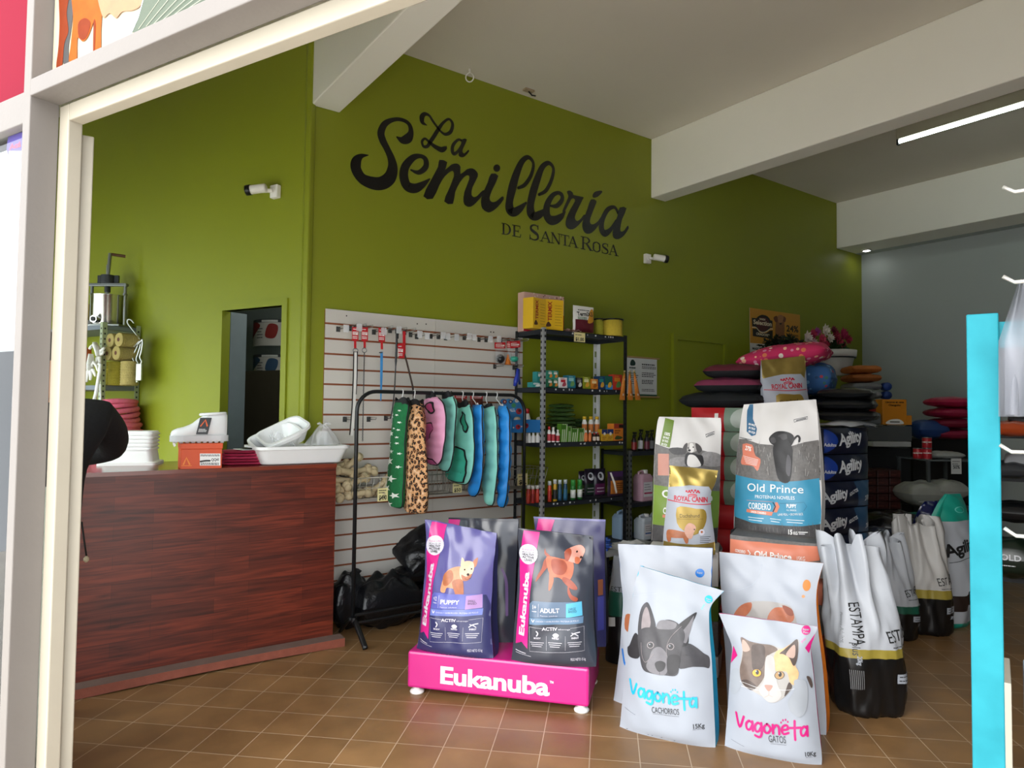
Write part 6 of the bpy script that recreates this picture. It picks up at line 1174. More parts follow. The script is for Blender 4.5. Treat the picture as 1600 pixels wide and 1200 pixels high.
# ============================================================ PET FOOD BAGS
class Bag:
    """filled bag: rows of (left px, right px, bulge, depth) from base to top, read on a leaning front plane"""
    def __init__(s, bl, br, z0, tilt, rows, seed=0, wr=.006, p=3.0, eg=.12, back=0, pinch=.02, pts=None):
        P0, P1 = pts or (ah(*bl, z0), ah(*br, z0)); s.ux = P1-P0; s.ux.z = 0; s.ux.normalize(); s.bk = UP.cross(s.ux); s.bk.normalize()
        s.o = (P0+P1)/2+s.bk*back; s.uz = (UP*cos(tilt)+s.bk*sin(tilt)).normalized(); s.F = Face(s.o, s.ux, s.uz); s.seed, s.wr, s.p, s.eg, s.pinch = seed, wr, p, eg, pinch
        R = []
        for l, r, bu, de in rows:
            a, b = s.F.px(*l); c, d = s.F.px(*r); R.append((a, b, c, d, bu, de))
        k = R[0]; R[0] = (k[0], 0., k[2], 0., k[4], k[5])
        s.T = catmull(R, 8); s.N = len(s.T)-1
    def row(s, v):
        x = max(0, min(s.N-1e-6, v*s.N)); i = int(x); f = x-i; A, B = s.T[i], s.T[i+1]; return [A[k]*(1-f)+B[k]*f for k in range(6)]
    def wob(s, a, b, v):
        f = min(1, v*5+.15); n1 = noise.noise(V((a*5.5+s.seed*7, b*4.5, s.seed))); n2 = noise.noise(V((a*13+b*5, b*9-a*6, s.seed+4)))
        n3 = 1-sqrt(noise.noise(V((a*8+b*6+s.seed, b*3-a*2, 9.)))**2+.02); return f*s.wr*(1.5*n1+.7*n2+(n3-.75)*2.2*min(1, v*1.6))
    def S(s, u, v, back=0, off=0):
        al, bl, ar, br, bu, de = s.row(v); a = al+(ar-al)*(u+1)/2; b = bl+(br-bl)*(u+1)/2; q = abs(u)**s.p
        n = s.wob(a, b, v)*(1+1.2*max(0, v-.6))
        y = (-de*(1-.3*q)+n*.6) if back else (bu*(1-q)-s.eg*de*q+n)
        y += off; return s.o+s.ux*a+s.uz*b-s.bk*y
    def at(s, a, b, lay):
        v = .5; u = 0
        lo, hi = 0, s.N
        for _ in range(2):
            lo, hi = 0, s.N
            while hi-lo > 1:
                m = (lo+hi)//2; T = s.T[m]; bb_ = T[1]+(T[3]-T[1])*(u+1)/2
                if bb_ < b: lo = m
                else: hi = m
            A, B = s.T[lo], s.T[lo+1]; ba = A[1]+(A[3]-A[1])*(u+1)/2; bb_ = B[1]+(B[3]-B[1])*(u+1)/2; f = max(0, min(1, (b-ba)/(bb_-ba) if abs(bb_-ba) > 1e-6 else 0)); v = (lo+f)/s.N
            al = A[0]*(1-f)+B[0]*f; ar = A[2]*(1-f)+B[2]*f; u = max(-.995, min(.995, 2*(a-al)/(ar-al)-1))
        return s.S(u, v, 0, .0012+.0006*min(lay, 14))
    def side(s, sg, t, v):
        A = s.S(sg, v, 0); B = s.S(sg, v, 1); k = 1-abs(2*t-1); return A.lerp(B, t)-s.ux*sg*s.pinch*k*min(1, v*4)*(.3+.7*v)
    def mesh(s, mf, ms=None, mb=None, zones=None, nu=30, nv=42, szones=None):
        b = MB(); ms = ms or mf; mb = mb or mf
        zf = (lambda u, v: next((m for t, m in zones if v <= t), mf)) if zones else None
        b.grid(lambda u, v: s.S(2*u-1, v), nu, nv, mf, mats=zf); b.grid(lambda u, v: s.S(1-2*u, v, 1), 12, nv//2, mb)
        zs = (lambda u, v: next((m for t, m in szones if v <= t), ms)) if szones else None
        for sg in (-1, 1): b.grid(lambda u, v: s.side(sg, u, v), 6, nv//2, ms, mats=zs)
        for v in (0, 1): b.grid(lambda u, w_: s.S(2*u-1, v).lerp(s.S(2*u-1, v, 1), w_), nu, 4, ms)
        return b
    def pr(s, zm=None, ml=.014): P = Print(s.at, s.F, ml); P.zm = zm; return P
def bag_thing(name, label, bag, b, P=None, cat='pet food bag', group=None, seal=None):
    if P: P.put(b)
    r = thing(name, label, cat, bag.o, group); part(r, 'body', b)
    if seal:
        sb_ = MB(); sb_.grid(lambda u, v: bag.S(2*u-1, .965+.035*v, 0, .0035), 24, 2, seal); part(r, 'top_seal', sb_)
    return r
PAP = M('9da3ad', .5, var=.02); PAP2 = M('a8adb7', .45, var=.03)
HL = {'V': [[(0, 1.5), (.42, .02), (.95, 1.3)]], 'a': [[(.88, .8), (.5, 1), (.08, .6), (.2, .06), (.6, .1), (.9, .6)], [(.92, 1.02), (.98, 0)]], 'g': [[(.88, .8), (.5, 1), (.08, .6), (.2, .06), (.6, .1), (.9, .6)], [(.92, 1.02), (.98, -.1), (.7, -.55), (.1, -.42)]], 'o': [[(.5, 1), (.08, .6), (.25, .05), (.7, .05), (.95, .55), (.5, 1)]], 'n': [[(.05, 1), (.1, 0)], [(.1, .55), (.5, 1), (.86, .75), (.92, 0)]], 'e': [[(.12, .45), (.9, .62), (.7, 1), (.25, .9), (.05, .45), (.3, .02), (.95, .2)]], 't': [[(.5, 1.55), (.52, .3), (.58, -.5)], [(-.35, .72), (1.25, .88)]]}
def handword(P, word, p0, p1, xh, wd, mat):
    W_ = sum(.95 if c in 'Vt' else .85 for c in word)+.17*(len(word)-1); k = math.hypot(p1[0]-p0[0], p1[1]-p0[1])/W_; d = ((p1[0]-p0[0])/W_, (p1[1]-p0[1])/W_); x = 0
    for c in word:
        cw = .95 if c in 'Vt' else .85
        for st_ in HL[c]: P.stroke([(p0[0]+d[0]*(x+q[0]*cw), p0[1]+d[1]*(x+q[0]*cw)-q[1]*xh) for q in st_], wd/P._k, mat, n=5); P.k -= 1
        if c == 'e':
            for ex, ey in ((-.05, 1.3), (.2, 1.55), (.55, 1.6), (.85, 1.4)): P.circ(p0[0]+d[0]*(x+ex*cw), p0[1]+d[1]*(x+ex*cw)-ey*xh, xh*.085, mat, xh*.13, 8); P.k -= 1
        x += cw+.17
    P.k += 1
ZV = Zm(960, 880, 4); ZC = Zm(1120, 940, 4.615); ZE = Zm(640, 800, 4.8); ZA = Zm(790, 800, 4.615); ZO = Zm(1130, 620, 5.217); ZG = Zm(1010, 640, 5.457)
INKG = M('3a3c40', .5)
def zl(z, raw): return z(raw)
TQ = M('16a9cf', .4, var=.04); TQ2 = M('1f9cc0', .4, var=.06); MG = M('c01a72', .4, var=.05); MG2 = M('8f1450', .45); ORG = M('e07a1a', .45, var=.05); ORB = M('c9621a', .45)
# ---- small breed puppy bag with the bulldog
B1 = Bag((967, 1137), (1117, 1170), 0, radians(9), [((967, 1137), (1117, 1170), .02, .13), ((969, 1118), (1116.5, 1150), .045, .17), ((973, 1070), (1114, 1095), .05, .17), ((978, 1010), (1111, 1030), .045, .14), ((984, 960), (1107, 975), .03, .10), ((990, 920), (1110, 948), .012, .05), ((1000, 884), (1131, 924), .0, .006)], 1, .007, eg=.1)
b = B1.mesh(PAP, TQ); P = B1.pr(ZV); P._k = 4
D1, D2, D3, D4 = M('3c3b3f', .5, var=.3, sc=40), M('2a292c', .5, var=.3, sc=40), M('8b8284', .5, var=.2, sc=40), M('6e6c71', .5, var=.25, sc=40)
P.blob([(78,530),(95,510),(130,435),(155,440),(175,500),(168,572),(120,585),(85,572)], D2, 4); P.blob([(400,490),(470,488),(520,520),(560,560),(592,590),(592,655),(560,645),(500,632),(410,630)], D1, 4)
P.blob([(155,430),(158,340),(175,270),(205,240),(228,262),(256,330),(268,390),(230,440),(180,460)], D1, 4); P.blob([(178,410),(182,320),(204,268),(226,305),(236,375),(205,428)], D3, 4)
P.blob([(345,455),(380,400),(450,340),(516,305),(492,370),(474,430),(470,490),(440,505),(390,490)], D2, 4); P.blob([(420,440),(468,372),(502,325),(474,440),(455,485)], D4, 4)
P.blob([(155,440),(190,395),(270,385),(330,343),(400,358),(450,430),(432,520),(420,600),(405,675),(330,676),(250,662),(195,640),(172,560)], D1, 5); P.blob([(290,350),(340,345),(398,362),(385,395),(320,400),(275,390)], D4, 4)
P.blob([(255,520),(300,505),(340,540),(352,600),(335,672),(260,662),(218,625),(235,570)], D4, 4); P.blob([(270,605),(300,588),(336,603),(326,642),(292,652)], D2, 4); P.blob([(350,560),(420,560),(415,640),(390,670),(350,660)], D2, 4)
for x, y in ((240, 495), (366, 502)): P.circ(x, y, 22, D3, 20); P.circ(x, y, 17, D2, 16); P.circ(x-5, y-5, 4, PAP, n=8)
P.stroke([(345, 560), (342, 500), (370, 440), (430, 380)], 2.5/4, D3); P.stroke([(180, 480), (190, 560), (215, 595), (260, 545)], 2.5/4, D3); P.stroke([(300, 650), (302, 668)], 2/4, D2)
handword(P, 'Vagoneta', (104, 800), (524, 880), 54, 15, TQ); P.text('CACHORROS', (250, 908), (420, 922), INKG, 36, 0); P.stroke([(256, 910+4), (418, 932)], 1.6/4, INKG, smooth=False); P.text('15Kg', (497, 1014), (568, 1019), INKG, 27, 1); P.text('PESO NETO', (500, 1024), (552, 1027), INKG, 6)
P.stroke([(66, 898), (142, 932)], 1.4/4, INKG, smooth=False); P.circ(588, 229, 25, TQ); P.text('Super', (572, 228), (606, 236), PAP, 10, 1); P.text('Pets', (574, 243), (602, 248), PAP, 8, 1); P.text('pet', (545, 292), (565, 262), M('7fc7dd', .5), 12, 1)
for x, y in ((75, 1030), (215, 1056), (240, 1060), (300, 1070), (380, 1090)): P.rect(x, y, x+10, y+3, INKG); P.k -= 1
P.stroke([(95, 205), (270, 185)], .35, M('a9b2bd'), smooth=False); P.stroke([(590, 330), (684, 180)], .5, M('c4ccd6'), smooth=False)
bag_thing('pet_food_bag', 'white pet food bag with a grey bulldog puppy and turquoise lettering, front left', B1, b, P)
# ---- cat bag
B2 = Bag((1132, 1167), (1284, 1197), 0, radians(8), [((1132, 1167), (1284, 1197), .02, .12), ((1133, 1150), (1284, 1180), .04, .16), ((1137, 1100), (1278, 1125), .05, .16), ((1141, 1040), (1272, 1062), .045, .13), ((1143, 1012), (1267, 1016), .03, .10), ((1134, 985), (1272, 997), .012, .05), ((1124, 957), (1278, 980), .0, .006)], 2, .007, eg=.1)
b = B2.mesh(PAP, MG); P = B2.pr(ZC); P._k = 4.615; K1, K2, K3, K4, KW = M('6b5c54', .5, var=.3, sc=50), M('4c403b', .5, var=.3, sc=50), M('d3a878', .5, var=.25, sc=50), M('b3988c', .5), M('b3b0ae', .5, var=.03, sc=40)
P.blob([(104,505),(160,482),(178,590),(135,660),(102,645)], M('9aa0a8', .5), 4)
P.blob([(175,250),(215,272),(300,292),(400,300),(480,322),(582,266),(592,330),(572,430),(588,520),(530,620),(440,690),(380,690),(330,650),(260,612),(190,582),(166,485),(180,400),(187,320)], M('a8a4a0', .5, var=.06, sc=40), 4)
P.blob([(175,250),(240,275),(330,290),(400,302),(440,335),(365,378),(352,450),(345,520),(292,590),(240,602),(182,562),(168,480),(185,400),(190,330)], K1, 4); P.blob([(260,300),(340,300),(352,370),(335,450),(270,470),(255,390)], K2, 4); P.blob([(180,560),(230,540),(290,580),(250,608)], K2, 4)
P.blob([(430,345),(480,322),(575,285),(575,340),(562,430),(592,500),(565,575),(530,560),(505,485),(430,478),(412,400)], K3, 4); P.blob([(455,355),(530,300),(584,268),(582,390),(556,445),(522,385),(480,360)], K2, 4); P.blob([(500,360),(560,300),(566,370),(545,390)], K4, 4); P.blob([(192,345),(186,268),(218,286),(242,335)], K4, 4); P.blob([(520,560),(545,590),(520,625),(490,650)], K2, 4)
P.blob([(358,380),(412,385),(425,470),(440,560),(470,640),(430,688),(380,690),(335,650),(310,600),(345,540)], KW, 4)
for x, y, c, sl in ((293, 488, 'd99a18', 1), (455, 505, 'a8875c', 1)): P.circ(x, y, 36, K2, 28); P.circ(x, y, 31, M(c, .35), 25); P.circ(x+4, y-6, 12, M('14110f', .3), 17); P.circ(x-4, y-13, 5, PAP, n=8)
P.blob([(348,574),(378,570),(408,576),(388,610),(370,610)], M('a98478', .5), 3); P.stroke([(379, 610), (378, 640), (350, 655)], .6, K4); P.stroke([(378, 640), (405, 652)], .6, K4)
for w_ in ([(330, 600), (240, 570), (170, 560)], [(330, 610), (240, 595), (180, 590)], [(430, 600), (520, 610), (600, 600)]): P.stroke(w_, .35, M('f8f8f8', .5)); P.k -= 1
P.k += 1; P.blob([(560,545),(640,560),(656,680),(640,775),(592,806),(540,770),(514,692),(560,615)], M('9a9fa6', .5, var=.04), 4); P.blob([(648,530),(675,545),(692,600),(682,620),(660,570)], K2, 3)
P.blob([(97, 450), (150, 385), (118, 320)], MG, 1); P.blob([(636, 330), (722, 215), (664, 372)], MG, 1)
handword(P, 'Vagoneta', (142, 888), (656, 948), 66, 17, MG); P.text('GATOS', (378, 982), (503, 992), INKG, 50, 0); P.stroke([(392, 994), (503, 1004)], .4, INKG, smooth=False); P.text('10Kg', (632, 1099), (715, 1104), INKG, 31, 1); P.text('PESO NETO', (642, 1110), (690, 1114), INKG, 6); P.stroke([(104, 990), (200, 1027)], .35, INKG, smooth=False)
P.circ(643, 203, 33, MG); P.text('Super', (620, 200), (666, 206), PAP, 13, 1); P.text('Pets', (624, 220), (662, 226), PAP, 11, 1); P.text('pet', (612, 290), (645, 265), M('d884b0', .5), 14, 1)
bag_thing('pet_food_bag', 'white pet food bag with a calico cat and magenta lettering, front right', B2, b, P)
# ---- the two bags standing behind them
VB = M('1f6fc0', .4)
B3 = Bag((957, 1096), (1108, 1128), 0, radians(9), [((957, 1096), (1108, 1128), .02, .13), ((960, 1070), (1106, 1100), .04, .16), ((968, 1000), (1104, 1030), .04, .14), ((972, 940), (1104, 965), .03, .10), ((968, 890), (1110, 920), .012, .04), ((965, 850), (1114, 856), 0, .006)], 3, .007)
b = B3.mesh(PAP2, VB); P = B3.pr(); P._k = 1; P.circ(1094, 895, 7, VB); P.text('Super', (1089.5, 895), (1098.5, 896), PAP, 2.6, 1); P.stroke([(967, 880), (984, 935)], .5, M('b4bcc8'), smooth=False); handword(P, 'Vagoneta', (972, 1036), (1085, 1060), 14, 3.6, VB); P.blob([(978, 960), (992, 962), (990, 985), (977, 982)], M('9a5a3a', .5), 3)
bag_thing('pet_food_bag', 'tall white pet food bag with a blue seal, behind the bulldog bag', B3, b, P)
B4 = Bag((1136, 1112), (1296, 1152), 0, radians(9), [((1136, 1112), (1290, 1152), .02, .13), ((1134, 1080), (1290, 1120), .04, .16), ((1130, 1000), (1284, 1040), .04, .14), ((1126, 940), (1276, 970), .03, .10), ((1125, 895), (1276, 920), .012, .04), ((1124, 862), (1287, 880), 0, .006)], 4, .007)
b = B4.mesh(PAP2, ORG); P = B4.pr(); OB1 = M('b5694a', .5, var=.2, sc=40)
P.blob([(1150, 955), (1160, 944), (1175, 938), (1200, 938), (1225, 942), (1240, 952), (1240, 990), (1150, 985)], M('aaa5a2', .5), 3); P.blob([(1149, 957), (1160, 944), (1176, 939), (1176, 950), (1165, 962), (1150, 963)], OB1, 3); P.blob([(1202, 960), (1212, 948), (1230, 948), (1240, 954), (1241, 968), (1222, 975), (1204, 972)], OB1, 3); P.blob([(1224, 944), (1238, 950), (1241, 960), (1232, 958)], M('8f4a34', .5), 3)
P.circ(1261, 914, 6, M('c97a2a', .4), 9); P.circ(1256, 931, 2.5, M('d99a6a')); P.stroke([(1191, 880), (1180, 910), (1150, 922), (1131, 923)], .4, M('b4bcc8')); bag_thing('pet_food_bag', 'white orange-sided pet food bag with a brown and white puppy, behind the cat bag', B4, b, P)

# ============================================================ MAGENTA PLATFORM AND ITS BAGS
PF0 = ah(636, 1074, .035); PF1 = ah(920, 1106, .035); pu = PF1-PF0; pu.z = 0; PL_ = pu.length; pu.normalize(); pb = UP.cross(pu); PZ = solve(lambda z: proj(V((PF0.x, PF0.y, z)))[1], 1017, .05, .4); PD = .44
MGP = M('c8207e', .35, var=.03, coat=.3)
pfm = thing('display_platform', 'bright magenta metal display platform on small white feet', 'platform', PF0+pu*PL_/2+pb*PD/2-UP*.035)
b = MB(); b.box(PF0+pu*PL_/2+pb*PD/2+UP*(PZ-.035)/2, (PL_, PD, PZ-.035), MGP, pu, bev=.012); F = Face(PF0, pu); P = flat_print(F); WL = M('f2ecf0', .45, var=.02); P.text('Eukanuba', (686, 1066.5), (858, 1086.5), WL, 25.5, 1, -.015); P.text('TM', (859, 1067), (865, 1068), WL, 3.5, 1); P.put(b); part(pfm, 'body', b)
for i in (.02, PL_-.06):
    for j in (.04, PD-.04): b = MB(); b.lathe([(.035, 0), (.038, .008), (.03, .018), (.02, .02), (.02, .04)], M('e9e6e2', .4), V((PF0.x, PF0.y, 0))+pu*(i+.02)+pb*j, 16); part(pfm, 'foot', b)
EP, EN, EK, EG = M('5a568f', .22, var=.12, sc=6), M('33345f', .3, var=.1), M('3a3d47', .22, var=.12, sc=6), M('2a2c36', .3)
EPK = M('c9247f', .3, var=.05); EWH = M('cfccd6', .4)
def euk(P, k, ribbon, circ_, rl, dogf, bar, c_bar, sq, c_sq, nm, age, c_fr, x_, lw):
    P.poly(ribbon, EPK); dogf(P); P.circ(circ_[0], circ_[1], circ_[2], EWH); P.circ(circ_[0], circ_[1], circ_[2]*.9, M('dcd8e4', .4)); cx, cy, r = circ_
    for i, t_ in enumerate(('Eukanuba', 'BECAUSE OF', 'HEALTHY', 'ACTIVE', 'LIVES')): P.text(t_, (cx-r*(.62 if i != 4 else .4), cy-r*.42+i*r*.27), (cx+r*(.62 if i != 4 else .4), cy-r*.38+i*r*.27), MG if i == 0 else BK, r*(.17 if i < 2 else .22), int(i > 1)); P.k -= 1
    P.k += 1; (a, b_) = rl; dx, dy = b_[0]-a[0], b_[1]-a[1]; P.text('Eukanuba', a, b_, EWH, lw, 1, -.02)
def upright(P, txt, a, b_, hpx, mat):
    """text running upwards, letter height to the left"""
    q0, q1_ = P.P([a, b_]); T, W_ = text_tris(txt, 1, -.02); d = V((q1_[0]-q0[0], q1_[1]-q0[1])); sx = d.length/W_; d.normalize(); e = V((-d.y, d.x)); hh_ = abs(P.P([(0, 0)])[0][0]-P.P([(hpx, 0)])[0][0]); sy = hh_/.69
    P.tris([[(q0[0]+d.x*x*sx+e.x*y*sy, q0[1]+d.y*x*sx+e.y*y*sy) for x, y in tr] for tr in T], mat)
def eukart(P, O_, dog, colors, name, age, fr_y):
    """O_ maps shared artwork coordinates (adult bag) to this bag"""
    c_bar, c_bar2, c_sq, c_fr, base2 = colors; f = O_
    P.poly(f([(30, 800), (190, 640), (575, 640), (640, 800), (650, 1130), (30, 1090)]), base2) if base2 else None
    P.poly(f([(135, 118), (252, 128), (185, 560), (165, 970), (122, 922), (72, 946), (105, 520), (100, 350)]), EPK); dog(P)
    cx, cy, r = f([(168, 297)])[0]+(72,); P.circ(cx, cy, r, EWH); P.circ(cx, cy, r*.92, M('cfcad6', .4)); P.circ(cx, cy, r*.88, EWH)
    for i, t_ in enumerate(('Eukanuba', 'BECAUSE OF', 'HEALTHY', 'ACTIVE', 'LIVES')): h_ = .62 if i != 4 else .4; P.text(t_, (cx-r*h_, cy-r*.4+i*r*.27), (cx+r*h_, cy-r*.36+i*r*.27), MG if i == 0 else BK, r*(.15 if i < 2 else .21), int(i > 1)); P.k -= 1
    P.k += 1; upright(P, 'Eukanuba', *f([(138, 885), (178, 425)]), 38, EWH)
    P.poly(f([(205, 622), (555, 632), (560, 735), (183, 738), (183, 645)]), c_bar); P.poly(f([(445, 640), (552, 632), (558, 732), (445, 738)]), c_sq); P.poly(f([(183, 740), (565, 738), (563, 785), (183, 788)]), c_bar2)
    t = lambda s_, a, b_, h_, bo=1, m_=EWH: P.text(s_, *f([a, b_]), m_, h_, bo)
    t(age, (202, 678), (234, 678), 28); t('meses', (202, 698), (236, 698), 9); t(name, (262, 698), (398, 702), 30); t('Perros adultos', (262, 726), (385, 728), 9, 0); P.stroke(f([(250, 640), (248, 728)]), .5, EWH, smooth=False); t('LARGE' if name == 'ADULT' else 'SMALL', (460, 686), (512, 688), 17, 0, BK); t('BREED', (460, 704), (520, 706), 14, 0, BK); t('CHICKEN Y HAMBURGUESA / PROTEINA DE POLLO', (230, 768), (535, 770), 11, 0); P.stroke(f([(200, 752), (210, 768), (218, 754)]), 1.4, EWH)
    P.stroke(f([(183, 805), (275, 815)]), .4, EWH, smooth=False); P.stroke(f([(475, 815), (570, 808), (572, 985), (183, 985), (183, 805)]), .4, EWH, smooth=False, cap=False); t('ACTIV', (275, 828), (382, 830), 22, 1); t('advantage', (388, 826), (475, 826), 10, 0)
    for i, x in enumerate((240, 370, 508)):
        P.lines(*[v for v in ()]) if False else None
        for j in range(3): a, b_ = f([(x-50+j*6, 915+j*14), (x+45-j*8, 918+j*14)]); P.stroke([a, b_], .9, EWH, smooth=False); P.k -= 1
        t(('BODY', 'MIND', 'ENERGY')[i], (x-25, 890), (x+25, 892), 12, 1)
    P.k += 1; P.stroke(f([(235, 835), (245, 850), (236, 868)]), 2, EWH); P.blob(f([(350, 860), (372, 848), (395, 862), (380, 878), (360, 876)]), EWH, 3); P.stroke(f([(480, 868), (505, 852), (540, 846)]), 1.5, EWH); P.stroke(f([(485, 848), (510, 858), (530, 872)]), 1.2, EWH)
    for x in (305, 440): P.stroke(f([(x, 870), (x, 970)]), .3, EWH, smooth=False); P.k -= 1
    P.k += 1; P.stroke(f([(75, 988), (150, 1006)]), 1, EWH, smooth=False); P.stroke(f([(75, 1004), (190, 1026)]), .5, EWH, smooth=False); t('PESO NETO 15 kg', (475, 1052), (580, 1058), 20, 0)
def dog_adult(P):
    P.zm = ZA; A, H, L = M('96442c', .4, var=.25, sc=40), M('b86444', .4, var=.2, sc=40), M('c98f80', .4, var=.15, sc=40)
    for pts, m_ in (([(290,255),(300,280),(328,305),(315,320),(288,290)], A), ([(310,320),(318,370),(282,420),(250,462),(226,488),(238,445),(268,395),(285,338)], A), ([(325,425),(355,465),(340,530),(320,545),(322,480)], H), ([(300,318),(345,310),(420,330),(465,340),(492,362),(492,425),(470,475),(430,482),(390,458),(340,452),(312,400)], H), ([(340,330),(420,340),(450,390),(420,440),(350,420)], A), ([(425,455),(480,480),(522,530),(512,547),(468,532),(418,482)], A), ([(458,515),(482,575),(526,606),(515,627),(480,612),(455,565)], A), ([(432,275),(480,250),(540,240),(572,272),(560,312),(530,365),(492,358),(450,342),(432,302)], L), ([(432,275),(465,258),(478,290),(455,345),(432,330)], A), ([(505,320),(535,330),(532,365),(505,362)], H)): P.blob(pts, m_, 4)
    P.circ(515, 285, 7, M('2a1410')); P.circ(545, 325, 9, M('3a1a14'))
def dog_pup(P):
    P.zm = ZE; A, H, L = M('a8633f', .4, var=.3, sc=50), M('c68f68', .4, var=.25, sc=50), M('dcb99a', .4, var=.15, sc=50)
    for pts, m_ in (([(272,525),(300,440),(345,405),(405,400),(432,440),(420,540),(395,560),(320,545),(300,582),(268,572)], H), ([(290,450),(340,420),(360,480),(320,530),(285,520)], A), ([(355,500),(420,490),(432,560),(425,640),(388,642),(372,580)], A), ([(402,395),(405,335),(425,365)], L), ([(490,365),(524,335),(518,390),(500,405)], A), ([(400,405),(430,362),(490,365),(502,410),(488,455),(462,490),(425,495),(402,455)], L), ([(415,455),(450,470),(488,450),(470,492),(430,500)], A)): P.blob(pts, m_, 4)
    for x, y, r in ((435, 420, 6), (485, 415, 6), (462, 455, 10)): P.circ(x, y, r, M('2a1612'))
    P.stroke([(440, 485), (462, 490), (480, 480)], .6, M('3a1a14'))
EB1 = Bag((649, 1014), (769, 1030), PZ, radians(10), [((649, 1014), (769, 1030), .02, .12), ((651, 1000), (768, 1014), .05, .16), ((656, 950), (765, 960), .06, .16), ((660, 905), (767, 912), .05, .13), ((664, 860), (772, 868), .03, .09), ((665, 825), (775, 845), .012, .04), ((666, 811), (776, 833), 0, .006)], 11, .011)
sx_ = lambda p: p
def fE(pts):  # adult artwork coordinates to the puppy bag (both in zoom pixels)
    src = [(85, 118), (632, 170), (640, 1120), (38, 1070)]; dst = [(122, 55), (655, 160), (610, 1100), (45, 1030)]
    out_ = []
    for x, y in pts:
        t = (y-120)/980; l0 = 85-47*t; r0_ = 632+8*t; s_ = (x-l0)/(r0_-l0); yy = 55+(y-118)/(1070-118)*(1030-55) if s_ < 0 else (55+105*s_)+((y-(118+52*s_))/(952-2*s_))*(975-35*s_); L2 = 122-77*t; R2 = 655-45*t; out_.append((L2+(R2-L2)*s_, yy))
    return out_
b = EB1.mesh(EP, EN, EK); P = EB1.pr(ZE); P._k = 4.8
eukart(P, fE, dog_pup, (M('5b60ae', .35), M('6a78bd', .35), M('a883b8', .4), EWH, EN), 'PUPPY', '<12', 0); P.zm = ZE
bag_thing('pet_food_bag', 'purple puppy food bag with a small tan terrier, left on the magenta platform', EB1, b, P, seal=EP)
EB2 = Bag((798, 1032), (931, 1043), PZ, radians(9), [((798, 1032), (931, 1043), .02, .12), ((800, 1016), (931, 1025), .05, .16), ((804, 960), (927, 968), .06, .16), ((808, 910), (926, 920), .05, .13), ((810, 865), (926, 880), .03, .09), ((809, 838), (926, 855), .012, .04), ((810, 825), (927, 838), 0, .006)], 12, .012)
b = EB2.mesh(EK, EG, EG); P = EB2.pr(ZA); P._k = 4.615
eukart(P, lambda q: list(q), dog_adult, (M('566b84', .35), M('5f7c99', .35), M('5ab0d0', .4), EWH, None), 'ADULT', '1+', 0)
bag_thing('pet_food_bag', 'charcoal adult dog food bag with a running red brown dog, right on the magenta platform', EB2, b, P, seal=EK)
EB3 = Bag((690, 992), (800, 1005), PZ, radians(6), [((690, 992), (800, 1005), .02, .12), ((690, 960), (802, 975), .04, .15), ((692, 890), (804, 900), .04, .13), ((696, 840), (808, 850), .02, .07), ((700, 809), (810, 811), 0, .006)], 13, .008)
b = EB3.mesh(EK, EG); P = EB3.pr(); P.poly([(700, 809.5), (719, 810), (716, 830), (698, 830)], EPK); P.blob([(774, 845), (779, 845), (778, 868), (773, 872)], M('a8603f', .4), 3); P.rect(770, 908, 779, 927, M('8f6f9c', .4)); P.stroke([(786, 888), (792, 910), (793, 960)], 4, M('6a5080', .4)); P.lines(770, 935, 784, 1000, 1, .004, EWH, 2) if False else None
bag_thing('pet_food_bag', 'dark dog food bag behind the purple puppy food bag on the platform', EB3, b, P, seal=EG)
EB4 = Bag((838, 1000), (948, 1012), PZ, radians(6), [((838, 1000), (946, 1012), .02, .12), ((838, 970), (946, 980), .04, .15), ((838, 900), (945, 905), .04, .13), ((836, 840), (944, 850), .02, .07), ((834, 807), (946, 812), 0, .006)], 14, .008)
b = EB4.mesh(M('3a3763', .28, var=.12), EG); P = EB4.pr(); P.poly([(842, 807.5), (868, 809), (862, 830), (838, 828)], EPK); P.rect(935, 905, 942, 930, M('9a5a3a', .4)); P.rect(934, 932, 943, 985, M('4a4a9a', .35)); P.text('PUPPY', (941, 980), (941, 938), EWH, 4, 1) if False else None
bag_thing('pet_food_bag', 'indigo dog food bag behind the charcoal one on the platform', EB4, b, P, seal=EP)
# dark green and white bag on the floor behind the platform's right end
B5 = Bag((944, 1030), (985, 1040), 0, radians(4), [((944, 1030), (985, 1040), .03, .12), ((945, 990), (984, 995), .04, .14), ((950, 930), (984, 935), .03, .12), ((955, 893), (982, 896), .01, .05), ((958, 868), (982, 870), 0, .006)], 15, .006)
BLKP = M('121314', .35); b = B5.mesh(PAP2, PAP2, zones=[(.38, BLKP), (.55, M('1f5c4a', .4)), (1, PAP2)]); P = B5.pr(); P.rect(951, 962, 966, 976, WHT); P.text('ESTA', (956, 922), (982, 924), BK, 7, 0); bag_thing('pet_food_bag', 'white, green and black food bag behind the right end of the magenta platform', B5, b, P)
